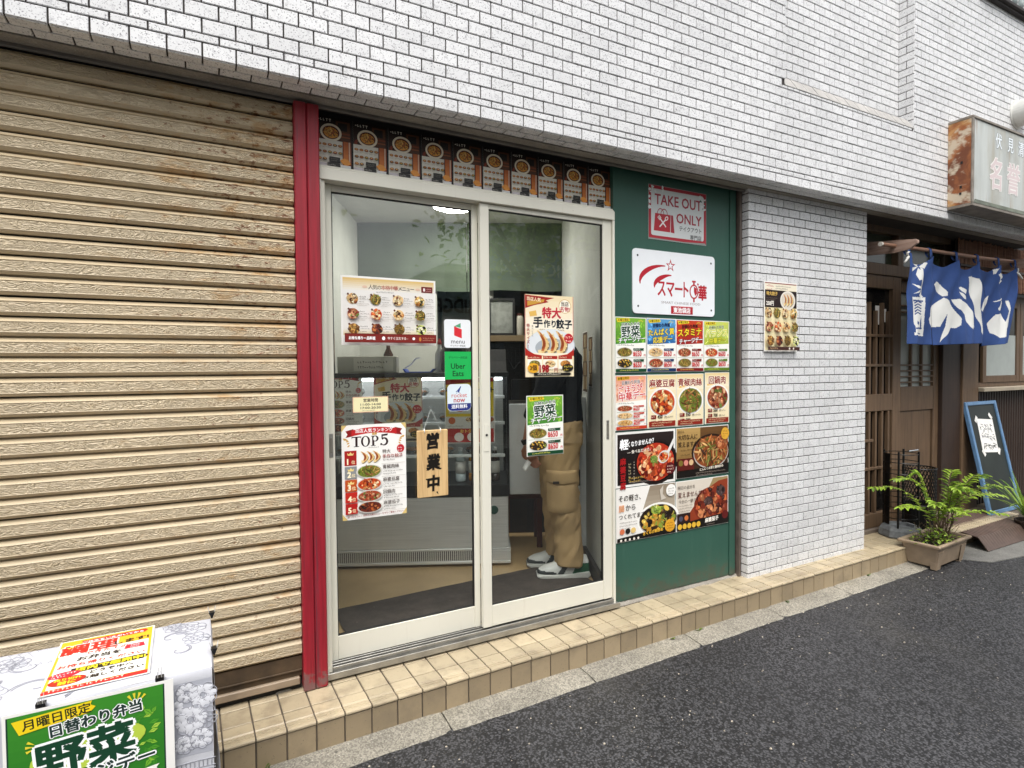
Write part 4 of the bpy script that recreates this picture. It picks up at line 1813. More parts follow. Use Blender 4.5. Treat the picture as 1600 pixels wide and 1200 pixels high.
# shop plate
s = Poster('shop_sign', 'white rounded plate with red star logo and shop name screwed to the green panel', 'sign', onwall(1.975, 1.517, .0655), .592, .337, paper=PLATE, thick=.006, round_=.022)
RD = '#b3202f'
for q, (r0, r1, dx) in enumerate(((0, 1, 0), (0, 1, 8))):
    o_, i_ = [], []
    for k in range(11):
        t = k / 10
        a = R(95 + 120 * t)
        o_.append((33 + dx * 1.1 + (26 - dx) * math.cos(R(-80 - 115 * t)), 27 + (14.5 - dx * .55) * math.sin(R(-80 - 115 * t)) + 1.5 * dx * .3))
        i_.append((33.8 + dx * 1.1 + (26 - dx - 6.4 * math.sin(math.pi * min(1, t * .9 + .12))) * math.cos(R(-80 - 115 * t)), 27 + (14.5 - dx * .55 - 2.9 * math.sin(math.pi * min(1, t * .9 + .1))) * math.sin(R(-80 - 115 * t)) + 1.5 * dx * .3))
    s.G(o_ + i_[::-1], RD)
s.star(44, 12.5, 6, RD); s.star(44, 12.6, 3.6, '#eef1f4')
x = 28
for ch, wd in (('ス', 10.5), ('マ', 10.5), ('ー', 10), ('ト', 8)):
    s.T(ch, x + wd / 2, 39.5, 17, RD, 'c', .02, sx=.66)
    x += wd
s.E(73, 34.5, 5.6, 6.8, RD, 28); s.E(73, 34.5, 4.3, 5.4, '#eef1f4', 26); s.R(72, 24.8, 2, 4, RD); s.R(70.6, 24.2, 4.8, 1.6, RD); s.R(72, 40.8, 2, 3.4, RD)
s.G([(73, 34.5), (73, 29.6), (76.6, 31.4), (77, 36), (74.6, 38.4)], RD); s.G([(76.8, 27.2), (78, 26), (79.4, 27.4), (78.2, 28.6)], RD)
s.T('華', 84, 40.6, 14.6, RD, 'c', .045, sx=.76)
s.T('SMART CHINESE FOOD', 57, 47, 3.0, '#9a8d8d', 'c', .0, sx=1.55)
s.R(44.5, 48.5, 27, 1, '#f4d9d9'); s.R(44.5, 49, 27, 6.9, '#b3202f'); s.T('東池袋店', 58, 54.5, 5.4, '#ffffff', 'c', .03)
for x, y in ((5.5, 6), (95, 6.5), (6, 50.5), (95.5, 51)):
    s.E(x, y, 1.0, 1.0, '#3a3d40', 12)

s = Poster('takeout_sign', 'worn red bordered take-out-only sticker peeling at its corners above the shop plate', 'sign', onwall(2.086, 1.912, .0655), .421, .288)
s.R(0, 0, 100, s.H, '#8e8f8c'); s.R(.6, .6, 98.8, s.H - 1.2, '#a92f3a'); s.RR(4.4, 4.6, 91, s.H - 10, 3, '#cfd2d1')
for k, c in enumerate(('TAKE OUT', 'ONLY')):
    s.T(c, 91, 23.5 + k * 20, 18.5 if k == 0 else 17.5, '#9d3540', 'r', .022, sx=.905 if k == 0 else .95)
s.G([(8.6, 57), (11, 35), (37, 35), (36, 57)], '#b0303a'); s.G([(37.6, 35), (41, 35), (43.5, 57.5), (37, 57)], '#a3303c')
for cx in (20, 26):
    for k in range(8):
        a0, a1 = R(180 + 22.5 * k), R(180 + 22.5 * (k + 1))
        q = lambda a, r_: (cx + 6.0 * r_ * math.cos(a), 36 + 8.0 * r_ * math.sin(a))
        s.G([q(a0, 1), q(a1, 1), q(a1, .84), q(a0, .84)], '#a3404a')
for a in (-45, 45):
    c, d = math.cos(R(a)), math.sin(R(a))
    f = lambda u, v: (24 + u * c - v * d, 46 + u * d + v * c)
    s.G([f(-8, -.9), f(7, -.9), f(7, .9), f(-8, .9)], '#e8e4e2')
    if a > 0:
        for m in (-1.8, 0, 1.8):
            s.G([f(-11, m - .5), f(-6, m - .5), f(-6, m + .5), f(-11, m + .5)], '#e8e4e2')
    else:
        s.E(*f(8.4, 0), 3.4, 2.4, '#e8e4e2', 14, a); s.E(*f(8.4, 0), 2, 1.2, '#b0303a', 10, a)
s.T('テイクアウト', 91, 53, 7.4, '#2e2b2b', 'r', .01, sx=.92); s.T('専門店', 91, 62.5, 7, '#2e2b2b', 'r', .01)
r = random.Random(4)
for k in range(16):
    x, y = r.uniform(2, 26), r.uniform(1.5, 9) if k < 8 else r.uniform(5, 30)
    if k >= 8:
        x = r.uniform(.5, 3.5)
    s.blob(x, y, r.uniform(1, 3), r.uniform(.8, 2.2), '#dcdfde', r, 7, r.uniform(0, 3), .4)
for k in range(12):
    s.blob(r.uniform(88, 98), r.uniform(5, 22), r.uniform(.8, 2.2), r.uniform(.8, 2.5), '#d9dcdb' if k % 3 else '#3d5a4c', r, 7, r.uniform(0, 3), .4)
s.G([(0, s.H - 2), (60, s.H - 1.4), (97, s.H - 3), (100, s.H), (0, s.H)], '#8d9590')

# small posters over the door
s = Poster('noodle_poster', 'noodle poster above the door, half hidden behind the red post', 'poster', onwall(.4115, 2.037, .0935), .1385, .204, group='dark noodle posters in a row above the door')
s.R(0, 0, 100, s.H, '#1a120e')
r = random.Random(8)
s.grad(0, 4, 100, 62, '#17100c', '#3a1c10', 5)
for k in range(24):
    s.blob(r.uniform(5, 45), r.uniform(40, 64), r.uniform(4, 9), r.uniform(3, 6), r.choice(['#6a2414', '#7c2c16', '#3c160c', '#8d4a22']), r, 7, r.uniform(0, 3))
s.L(6, 6, 44, 1, 9, '#d9d2c4', 5)
s.R(56, 8, 40, 56, '#54301a'); s.R(62, 13, 26, 22, '#17100e'); s.R(60, 40, 36, 5, '#7d3a1c'); s.R(58, 50, 38, 4, '#8a4a26')
s.E(42, 44, 30, 25, '#e6d9c2', 26); s.E(42, 44, 24, 19, '#5a2414', 22)
s.F(42, 45, 20, 15, ['#d9953a', '#e0ab5a', '#a8622c', '#8d4a1c'], 5, None, strips=True, n=40, size=.3)
s.R(0, 66, 74, s.H - 66, '#d9d3c6')
for row in range(3):
    for c in range(5):
        if row == 2 and c > 1:
            continue
        x, y = 9 + c * 14.5, 80 + row * 21
        s.E(x, y, 6.2, 4, r.choice(['#5c3a20', '#8d4a24', '#a3622c', '#7d2c1a', '#6d6a34']), 12)
        s.E(x, y - .8, 3.5, 1.8, r.choice(['#c98a4a', '#a8743a', '#d9a868']), 9)
        s.L(x - 6, y + 6, 12, 2, 1.6, '#5a5248', c + row)
s.R(74, 66, 24, 68, '#7d3214'); s.grad(76, 66, 14, 60, '#a3501c', '#c9742c', 5); s.R(91, 66, 4, 62, '#c9a58c')
s.G([(66, 122), (76, 114), (90, 118), (97, 128), (84, 136), (72, 130)], '#d98f3c')
s.R(36, 114, 30, 16, '#1d1a18'); s.L(39, 118, 20, 2, 3, '#8a8478', 4)
s.R(30, 131, 36, 13, '#2c2a28'); s.L(33, 135, 28, 1, 4, '#b9b4aa', 3)
s.R(68, 134, 28, 12, '#d9d8d6'); s.R(0, 134, 28, 12, '#c9c2c6')
names = ['second from the red post', 'third from the red post', 'fourth from the red post', 'fifth from the red post', 'fifth from the green panel', 'fourth from the green panel', 'third from the green panel', 'second from the green panel, crossed by a black mark', 'last before the green panel']
for k, nm in enumerate(names):
    s.clones.append((onwall(.4115 + .1455 * (k + 1), 2.037 + random.uniform(-.001, .001), .0935), 'noodle poster above the door, ' + nm))

# menu sheet on the pillar
s = P('menu_poster', 'narrow cream menu sheet of round dishes stuck to the white tiled pillar', 2.893, 1.322, -.0095, .298, .412)
s.R(2.5, 2.5, 95, s.H - 5, '#efe2b4'); s.R(2.5, 2.5, 95, 2, '#8a3a2a'); s.R(2.5, 4.5, 95, 12, '#efe6d0')
s.L(8, 7, 20, 2, 4, '#b8303a', 3); s.L(34, 7.5, 46, 2, 2.8, '#4a3a30', 4)
s.R(2.5, 17, 95, 34, '#241413'); s.T('特大餃子', 7, 27, 8.2, '#d8b25a', b=.04); s.L(7, 32, 30, 2, 2, '#8a7a6c', 5); s.T('250円', 6, 47, 10.5, '#f4efe4', b=.04, sx=.85)
s.E(70, 36, 23, 19, '#e9e2d6', 28); s.E(70, 36, 20, 16, '#d8cfc0', 26); s.gyoza(70, 35, 34, 24, 4)
dish_grid(s, 13, 62, 24.6, 27.5, 9.6, 9.4, False)
s.R(2.5, s.H - 9, 95, 6.5, '#43211c'); s.L(8, s.H - 7.4, 40, 1, 3, '#d9b88a', 5); s.E(66, s.H - 5.8, 2.2, 2.2, '#e8e0d4'); s.E(78, s.H - 5.8, 2.2, 2.2, '#e8e0d4')

# ---- on the left glass
LG = .0955
s = P('menu_poster', 'landscape menu sheet with twelve dishes behind the left glass door', .498, 1.335, LG, .406, .283)
s.R(2, 2, 96, s.H - 4, '#e9e6e1'); s.grad(2, 2, 96, 12, '#dcb96c', '#ece8de', 6); s.grad(2, s.H - 16, 96, 6, '#ece8de', '#e3cfa0', 4)
x = 30
for ch in '人気の本格中華メニュー':
    s.T(ch, x, 12.4, 5.2, '#a8382c' if ch in '本格中華' else '#2c2420', 'c', .005)
    x += 4.4
s.L(36, 14.6, 28, 1, 1.5, '#6a5a4c', 3); s.E(24, 10.5, 2.6, 1.4, '#e0c0a8', 12); s.E(80, 10.5, 2.6, 1.4, '#e0c0a8', 12)
s.R(84, 7, 12.5, 6.2, '#6d1c1c'); s.R(86, 8.6, 2.2, 3.2, '#f0e4e0'); s.L(89.4, 8.8, 6, 2, 1.3, '#e8b8b0', 4)
dish_grid(s, 11.5, 23, 23.3, 15.2, 5.6, 5.3, True)
s.R(2, s.H - 11.5, 96, 9, '#6d1c18'); s.R(3, s.H - 10.6, 94, 7.2, '#7d241e')
s.T('お持ち帰り一品料理', 6, s.H - 5.6, 3.5, '#ffffff', b=.04, sx=.85); s.E(41, s.H - 7, 1.7, 2, '#ffffff', 10); s.T('今すぐ注文する', 45, s.H - 5.9, 3.2, '#f3e4dc', b=.02, sx=.9)
s.L(60, s.H - 7.4, 9, 1, 1, '#e8c8b8', 3); s.E(73, s.H - 7, 1.5, 1.5, '#ffffff', 10); s.E(80, s.H - 6.6, 1.3, 2.2, '#c9803a', 10); s.L(83, s.H - 8.2, 13, 2, 1.2, '#d9a888', 5)

s = P('delivery_sticker', 'white rounded sticker with a red and green block logo on the left glass', .943, 1.328, LG, .127, .126, round_=.012, paper=PLATE)
s.G([(37, 24), (66, 34), (66, 66), (37, 56)], '#d9303a'); s.G([(37, 24), (62, 12), (62, 29)], '#5aa57c'); s.G([(37, 24), (62, 12), (62, 18), (44, 26)], '#5aa57c')
s.T('menu', 51, 84, 22, '#2a2a2c', 'c', .0, sx=1.1); s.T('デリバリー対応店', 51, 94.5, 7.2, '#3a3a3c', 'c', .01)
s = P('delivery_sticker', 'square green food delivery sticker below the white one on the left glass', .944, 1.187, LG, .127, .124)
s.R(0, 0, 100, s.H, '#1fb256'); s.T('デリバリー対応店', 50, 24, 9, '#12402a', 'c', .01)
s.T('Uber', 50, 60, 27, '#15261d', 'c', .012); s.T('Eats', 50, 86, 27, '#15261d', 'c', .012)
s = P('delivery_sticker', 'rounded rocket sticker with a navy lower band on the left glass', .955, 1.046, LG, .114, .120, round_=.02, paper=PLATE)
s.RR(1, 1, 98, s.H - 2, 16, '#dfeaf0'); s.G([(1, 76), (99, 76), (99, 92), (92, 101), (82, s.H - 1), (18, s.H - 1), (8, 101), (1, 92)], '#20307c')
s.G([(40, 26), (56, 8), (58, 10), (50, 30), (44, 31)], '#27408c'); s.G([(40, 26), (34, 30), (42, 31)], '#27408c'); s.G([(50, 30), (50, 36), (44, 31)], '#27408c'); s.G([(36, 36), (42, 32), (40, 37)], '#27408c')
s.T('rocket', 50, 52, 25, '#c94a44', 'c', .005); s.T('now', 50, 71, 28, '#b8303a', 'c', .02); s.T('送料無料', 50, 94, 17, '#ffffff', 'c', .02)
s = P('hours_card', 'small cream opening-hours card on the left glass', .539, 1.057, LG, .149, .065)
s.R(0, 0, 100, s.H, '#d8a58c'); s.R(2, 2, 96, s.H - 4, '#f0e8b8'); s.T('営業時間', 50, 14, 10.5, '#4a3a34', 'c', .03)
s.T('11:00-14:00', 50, 24.5, 8.6, '#3a2e2a', 'c', .03, sx=1.45); s.T('17:00-20:30', 50, 34, 8.6, '#3a2e2a', 'c', .03, sx=1.45); s.L(26, 37, 50, 1, 3, '#6a5a4c', 2)
top5(P('ranking_poster', 'white top-five ranking poster taped to the left glass beside the wooden board', .492, .617, LG, .270, .390))
# ---- on the right glass
RG = .0605
gyoza_poster(P('dumpling_poster', 'cream dumpling poster on the right glass door with a 198 yen price', 1.332, 1.193, RG, .272, .388))
daily(P('bento_poster', 'green vegetable bento poster hung on the right glass door', 1.337, .818, RG, .205, .287),
      '月曜日限定', '野菜', 'チャージデー', '#123c20', '#ffffff', '#3f8a2c', '#7db13a', '#14442a', [(STIR, '650', True), (FUNG, '650', False)])

# ---------------------------------------------------------------- inside the shop
def onroom(x, z, y):
    return RM @ Matrix.Translation((x, y, z))


t = thing('ceiling_light', 'lit round white ceiling light inside the shop', 'ceiling light', (1.585, 1.50, 2.4))
b = MB()
b.lathe([(.155, 2.372), (.165, 2.385), (.165, 2.399)], (1.585, 1.50, 0), 32)
b.build('fixture_rim', WHITE_PANEL, t, smooth=False)
b = MB()
b.lathe([(.01, 2.352), (.08, 2.354), (.12, 2.360), (.146, 2.370), (.150, 2.3715)], (1.585, 1.50, 0), 32)
b.build('lit_diffuser', emit('lamp_glow', '#fdf8ee', 52), t, smooth=True)

t = thing('kitchen_curtain', 'wide grey-green cloth hung across the back of the shop', 'curtain', M=RM @ Matrix.Translation((.8, -.05, 1.86)))
for x0, x1, sd in ((.0, .862, 1), (.868, 1.628, 2)):
    b = MB(RM)
    Pn = []
    for i in range(46):
        u = i / 45
        x = x0 + (x1 - x0) * u
        row = []
        for j in range(24):
            q = j / 23
            y = -.03 + .010 * math.sin(u * 9 + sd) * q + .005 * math.sin(u * 23 + sd * 2) * q - (.007 if abs(q - .72) < .03 else 0)
            row.append((x, y, 2.398 - q * (.542 + .006 * math.sin(u * 7 + sd))))
        Pn.append(row)
    b.grid(Pn)
    b.build('cloth_panel', CURTAIN, t, smooth=True, recalc=False)

# refrigerated counter
CX0, CX1, CY0, CY1 = .006, 1.146, -1.203, -.70
t = thing('display_case', 'refrigerated glass display counter with a steel front inside the shop', 'display case', M=RM @ Matrix.Translation((.576, -.95, .03)))
b = MB(RM)
b.box(CX0, CX1, CY0 + .06, CY1, .034, .06)
b.build('plinth', BLACKGAP, t)
b = MB(RM)
b.box(CX0, CX1 + .005, CY0 - .004, CY0 + .04, .048, .066, bev=.003)
b.box(CX0, CX1 + .005, CY0 - .004, CY0 + .04, .128, .142, bev=.003)
b.box(CX1 - .115, CX1 + .005, CY0 - .004, CY0 + .04, .0665, .1275, bev=.003)
b.box(CX1 - .02, CX1 + .005, CY0 + .041, CY1, .048, .142)
gf_ = b.build('grille_frame', STEEL, t)
b = MB(RM)
b.box(CX0, CX1 - .116, CY0 + .012, CY0 + .02, .0665, .1275)
b.build('grille_back', BLACKGAP, t)
gm = MB(); gm.box(-.0035, .0035, -.003, .006, -.0305, .0305)
gme = gm.mesh('grille_slat', STEEL)
k = 0
x = CX0 + .01
while x < CX1 - .12:
    inst('grille_slat', gme, RM @ Matrix.Translation((x, CY0, .097)), gf_)
    x += .0125
b = MB(RM)
b.box(CX0, CX1 - .008, CY0 + .004, CY0 + .03, .1425, .457, bev=.004)
b.box(CX0, CX1 - .008, CY0 + .031, CY1, .1425, .457)
b.build('front_panel', STEEL, t)
b = MB(RM)
b.X = RM @ Matrix.Translation((CX1 - .095, CY0 + .003, .375)) @ Matrix.Rotation(R(90), 4, 'X')
b.lathe([(.026, 0), (.026, .004), (.022, .005)], n=20)
b.build('round_badge', simple('dark_green_badge', '#23483a', .4), t)
b = MB(RM)
b.box(CX0, CX1, CY0 - .003, CY1, .4575, .530, bev=.004)
b.box(CX0, CX1, CY0, CY0 + .02, 1.185, 1.212, bev=.003)
b.box(CX0, CX1, CY0 + .021, CY1, 1.193, 1.212)
b.box(CX1 - .014, CX1, CY0, CY0 + .014, .5305, 1.1845)
b.box(CX1 - .02, CX1, CY1 - .02, CY1, .5305, 1.1925)
b.build('black_frame', simple('black_case_trim', '#1c1c1c', .35, var=.1, bump=0), t)
b = MB(RM)
b.box(CX0, CX1 - .021, CY1 - .02, CY1 - .01, .5305, 1.1925)
b.build('back_panel', STEEL, t)
b = MB(RM)
b.box(CX0, CX1 - .0145, CY0 + .004, CY0 + .009, .5305, 1.1845)
b.build('front_glass', CASE_GLASS, t)
b = MB(RM)
b.box(CX1 - .009, CX1 - .004, CY0 + .0145, CY1 - .0205, .5305, 1.1925)
b.build('side_glass', CASE_GLASS, t)
STRIP = emit('case_strip_glow', '#f4f8ff', 8.0)
for z in (.70, .90, 1.06):
    b = MB(RM)
    b.box(CX0 + .004, CX1 - .024, CY0 + .06, CY1 - .024, z, z + .006)
    sf_ = b.build('shelf', CLEAR, t)
    b = MB(RM)
    b.box(CX0 + .004, CX1 - .024, CY0 + .05, CY0 + .059, z - .010, z + .010, bev=.002)
    b.build('shelf_edge', simple('white_shelf_edge', '#e6e8e6', .35) if z < .75 else bpy.data.materials['white_shelf_edge'], sf_)
b = MB(RM)
b.box(CX0 + .02, CX1 - .04, CY0 + .03, CY0 + .045, 1.165, 1.18)
b.build('strip_light', STRIP, t)

# packs of food on the shelves
PACK_FOOD = simple('cooked_food', '#8d5a2c', .5, var=.5, scale=60, fine=120, bump=.6)
FOIL = simple('foil_tray', '#d6d8d8', .25, .9, var=.1, scale=40, fine=50, bump=.5)


def pack(x, y, z, label):
    q = thing('food_pack', label, 'food pack', M=RM @ Matrix.Translation((x, y, z)), group='clear lidded food packs on the shelves of the counter')
    b = MB(RM)
    b.lathe([(.045, .001), (.062, .022), (.066, .024)], (x, y, z), 14, sx=1.15, sy=.9)
    ty_ = b.build('tray', FOIL, q)
    b = MB(RM)
    b.lathe([(.060, .0245), (.045, .034), (.01, .038)], (x, y, z), 12, sx=1.1, sy=.85)
    b.build('food', PACK_FOOD, q, smooth=True)
    b = MB(RM)
    b.lathe([(.066, .0255), (.060, .045), (.045, .052), (.01, .053)], (x, y, z), 14, sx=1.15, sy=.9)
    b.build('lid', CLEAR, ty_)


for z in (.7065, .9065, 1.0665):
    for k in range(5):
        pack(.14 + .20 * k + (.04 if z > .9 else 0), -1.05, z, 'clear lidded food pack on the %s shelf of the counter, %s from the left' % ('low' if z < .8 else ('middle' if z < 1 else 'top'), ('first', 'second', 'third', 'fourth', 'fifth')[k]))

BOTG = 'drink bottles at the right end of the counter'


def bottle(x, y, z, col, label, lab='#e8e4dc'):
    q = thing('drink_bottle', label, 'bottle', M=RM @ Matrix.Translation((x, y, z)), group=BOTG)
    b = MB(RM)
    b.lathe([(.028, 0), (.031, .006), (.031, .05)], (x, y, z), 16)
    b.lathe([(.031, .125), (.029, .14), (.014, .178), (.012, .190)], (x, y, z), 16)
    bb_ = b.build('bottle_body', col, q, smooth=True)
    b = MB(RM)
    b.lathe([(.0315, .0505), (.0315, .1245)], (x, y, z), 16)
    b.build('bottle_label', simple('bottle_paper', lab, .5), bb_, smooth=True)
    b = MB(RM)
    b.lathe([(.0135, .1905), (.0135, .208), (.012, .210)], (x, y, z), 14)
    b.build('bottle_cap', WHITE_PANEL, bb_)


WATER = simple('water_plastic', '#c9d4d6', .15, var=.05, bump=0)
TEA = simple('amber_tea', '#b9803c', .15, var=.05, bump=0)
COLA = simple('dark_tea', '#3a2a22', .2, var=.05, bump=0)
bottle(.845, -1.08, .5315, WATER, 'clear bottle with a white cap, first from the wooden board')
bottle(.925, -1.06, .5315, TEA, 'amber tea bottle with a white cap beside the clear one')
bottle(1.06, -1.07, .5315, COLA, 'dark bottle at the far right end of the counter')

# posters taped inside the counter glass
gg = CY0 + .0105
s = Poster('ranking_poster', 'top-five ranking poster inside the counter glass at the far left', 'poster', onroom(.008, .835, gg + .002), .259, .378)
top5(s)
gyoza_poster(Poster('dumpling_poster', 'dumpling poster inside the counter glass left of the wooden board', 'poster', onroom(.335, .797, gg + .002), .289, .413))
s = Poster('set_poster', 'yellow and red bento set poster inside the counter glass behind the door stile', 'poster', onroom(.759, .783, gg + .002), .301, .402)
s.R(2, 2, 96, s.H - 4, '#e9e6df'); s.R(2, 2, 96, 14, '#a8301e'); s.G([(2, 16), (40, 12), (98, 10), (98, 80), (2, 80)], '#e6c81e')
s.T('本格中華弁当セット', 50, 30, 11, '#2a1c10', 'c', .05); s.R(8, 40, 84, 34, '#d0cfcb'); s.F(30, 57, 14, 13, MAPO, 3, '#f4f0e8', n=30); s.R(58, 40, 30, 30, '#3c3a3c')
s.R(62, 66, 24, 5, '#b8303a'); s.T('850', 62, 79, 16, '#b8303a', b=.05)
s.R(2, 80, 96, 24, '#d9d6cf'); s.E(14, 88, 7, 7, '#c9602c'); s.L(5, 98, 30, 3, 2.6, '#4a3a30', 4)
for i in range(5):
    s.F(48 + i * 11, 86 + (i % 2) * 10, 6.5, 4.6, PALS[i], i, None, n=18, size=.34)
s.R(2, 104, 96, s.H - 106, '#b0241c'); s.T('おトクです', 50, 112, 8, '#f0c860', 'c', .04)
s.E(28, 121, 9.5, 9, '#f0e8e0'); s.E(54, 121, 9.5, 9, '#f0e8e0'); s.E(80, 121, 9.5, 9, '#f0e8e0')

# things standing on the counter
t = thing('tissue_box', 'pale cardboard box with a written note on top of the counter', 'box', M=RM @ Matrix.Translation((.28, -1.05, 1.2125)))
b = MB(RM); b.box(.10, .46, -1.11, -1.0, 1.2125, 1.315, bev=.004)
b.build('carton', simple('pale_carton', '#b5b3a6', .7, var=.08), t)
s = Poster('note', '', '', onroom(.20, 1.225, -1.1105), .24, .08, paper=simple('note_paper', '#d0cdc0', .7, var=.03))
s.label, s.cat = 'white paper note stuck to the carton on the counter', 'note'
s.L(10, 8, 75, 2, 6, '#4a4a48', 3, 2.2)
t = thing('blue_tray', 'blue plastic tray with a spoon lying on top of the counter', 'tray', M=RM @ Matrix.Translation((.60, -1.06, 1.2125)))
b = MB(RM)
b.prism([(.50, 1.236), (.515, 1.2125), (.675, 1.2125), (.695, 1.236), (.685, 1.236), (.668, 1.219), (.522, 1.219), (.51, 1.236)], 1, -1.14, -.98)
b.build('tray', simple('blue_plastic', '#2750b8', .35, var=.05, bump=0), t)
b = MB(RM)
b.tube([(.505, -1.05, 1.243), (.54, -1.05, 1.262), (.57, -1.05, 1.30), (.60, -1.05, 1.306)], .004, 6)
b.build('spoon', STEEL, t)

# half-height gate between counter and wall
t = thing('counter_gate', 'white half-height swing gate hinged to the shop wall behind the customer', 'gate', M=RM @ Matrix.Translation((1.37, -1.087, .44)))
b = MB(RM)
b.box(1.152, 1.588, -1.10, -1.075, .445, 1.012, bev=.004)
gl_ = b.build('gate_leaf', WHITE_PANEL, t)
for z in (.545, .87):
    b = MB(RM)
    b.box(1.560, 1.586, -1.106, -1.1005, z - .045, z + .045, bev=.002)
    b.tube([(1.5895, -1.105, z - .05), (1.5895, -1.105, z + .05)], .006, 8)
    b.build('hinge', simple('grey_hinge', '#5c5e5e', .4, .6) if z < .6 else bpy.data.materials['grey_hinge'], gl_)
b = MB(RM)
b.box(1.596, 1.631, -1.11, -1.07, .03, 1.05)
b.build('hinge_stile', WHITE_PANEL, t)
# stool and carton seen under the gate
t = thing('stool', 'dark red wooden stool seen under the white gate', 'stool', M=RM @ Matrix.Translation((1.23, -.72, .03)))
SW = simple('dark_red_wood', '#4a2018', .5)
b = MB(RM); b.box(1.10, 1.38, -.86, -.58, .36, .39, bev=.006); b.build('seat', SW, t)
for x in (1.12, 1.36):
    for y in (-.84, -.60):
        b = MB(RM); b.box(x - .017, x + .017, y - .017, y + .017, .031, .3595); b.build('leg', SW, t)
b = MB(RM)
b.box(1.10, 1.30, -.50, -.30, .031, .35)
tag(b.build('carton', simple('brown_carton', '#6b5236', .8), loc=rp(1.2, -.4, .031)), 'brown cardboard carton on the floor behind the red stool', 'carton')

# kitchen glimpsed under the curtain
t = thing('wire_grid', 'black wire grid panel hung with cables on the kitchen side', 'wire grid', M=RM @ Matrix.Translation((1.24, .0, 1.1)))
b = MB(RM)
for k in range(12):
    b.tube([(1.06 + .032 * k, -.005, 1.02), (1.06 + .032 * k, -.005, 1.44)], .0016, 5)
for k in range(14):
    b.tube([(1.06, -.0015, 1.02 + .032 * k), (1.415, -.0015, 1.02 + .032 * k)], .0016, 5)
b.build('wire_mesh', BLACKGAP, t)
b = MB(RM)
pts = [(1.08 + .3 * i / 24, -.014, 1.33 - .07 * math.sin(i / 24 * 9) ** 2 - .06 * i / 24) for i in range(25)]
b.tube(pts, .004, 6)
b.build('cable', BLACKGAP, t)
t = thing('kitchen_shelf', 'tan wooden shelf board across the kitchen opening', 'shelf', M=RM @ Matrix.Translation((1.3, .0, 1.47)))
b = MB(RM); b.box(.94, 1.63, -.03, .05, 1.452, 1.50, bev=.003)
b.build('board', simple('tan_shelf_wood', '#77654a', .6, stretch=(3, 40, 40)), t)
t = thing('picture_frame', 'dark picture frame standing on the tan kitchen shelf', 'picture frame', M=RM @ Matrix.Translation((1.14, -.01, 1.5)))
b = MB(RM)
for a, c, d, e in ((1.03, 1.05, 1.5005, 1.80), (1.23, 1.25, 1.5005, 1.80), (1.0505, 1.2295, 1.5005, 1.52), (1.0505, 1.2295, 1.78, 1.80)):
    b.box(a, c, -.02, .0, d, e)
b.build('frame', BLACKGAP, t)
b = MB(RM); b.box(1.0505, 1.2295, -.008, -.003, 1.5205, 1.7795)
b.build('picture', simple('grey_print', '#8a8d88', .5, var=.35, scale=14), t)
t = thing('fridge', 'dark upright kitchen fridge behind the counter', 'fridge', M=RM @ Matrix.Translation((.80, .4, .0)))
b = MB(RM); b.box(.64, .93, .2, .7, .0, 1.75, bev=.01); b.build('cabinet', simple('dark_fridge', '#4a4945', .5, var=.2), t)
b = MB(RM); b.box(.91, .925, .18, .1995, .9, 1.4); b.build('handle', STEEL, t)
t = thing('pegboard', 'pale perforated board standing beside the counter against the side wall', 'board', M=RM @ Matrix.Translation((.03, -.95, 1.213)))
b = MB(RM); b.box(.004, .075, -1.08, -1.06, 1.213, 1.46); b.build('board', simple('pale_peg', '#9d8f82', .7), t)
b = MB(RM)
for i in range(3):
    for j in range(6):
        b.box(.014 + i * .02, .020 + i * .02, -1.0835, -1.0802, 1.26 + j * .03, 1.266 + j * .03)
b.build('hole', BLACKGAP, t)
t = thing('black_pot', 'black round pot on the counter behind the delivery stickers', 'pot', M=RM @ Matrix.Translation((.80, -.92, 1.2125)))
b = MB(RM)
b.lathe([(.07, 0), (.085, .02), (.088, .13), (.08, .15), (.05, .175), (.012, .185)], (.80, -.92, 1.2125), 20)
pb_ = b.build('pot_body', simple('black_enamel', '#141414', .3, bump=0), t, smooth=True)
b = MB(RM); b.lathe([(.01, 0), (.016, .012), (.012, .024)], (.80, -.92, 1.398), 10); b.build('lid_knob', BLACKGAP, pb_)
t = thing('card_reader', 'black electronic till standing at the right end of the counter', 'till', M=RM @ Matrix.Translation((1.07, -.92, 1.2125)))
b = MB(RM)
b.prism([(-1.02, 1.2125), (-.84, 1.2125), (-.84, 1.30), (-.90, 1.36), (-.96, 1.28)], 0, .99, 1.14)
b.build('till_body', BLACKGAP, t)
b = MB(RM); b.box(1.0, 1.13, -.845, -.835, 1.3005, 1.40); b.build('screen', simple('till_screen', '#20262c', .15), t)
# red and black clutter box by the gate
b = MB(RM); b.box(1.20, 1.33, -.42, -.30, 1.0, 1.15)
t = thing('side_cabinet', 'dark low kitchen cabinet behind the white gate', 'cabinet', M=RM @ Matrix.Translation((1.36, -.35, .0)))
b2 = MB(RM); b2.box(1.17, 1.56, -.5, -.06, .03, .98, bev=.005); b2.build('carcase', simple('dark_carcase', '#34322f', .6), t)
b2 = MB(RM); b2.box(1.365, 1.369, -.504, -.5005, .10, .95); b2.build('door_gap', BLACKGAP, t)
tag(b.build('radio', simple('black_radio', '#1c1c1e', .35), loc=rp(1.265, -.36, 1.0)), 'small black radio on the dark kitchen cabinet', 'radio')

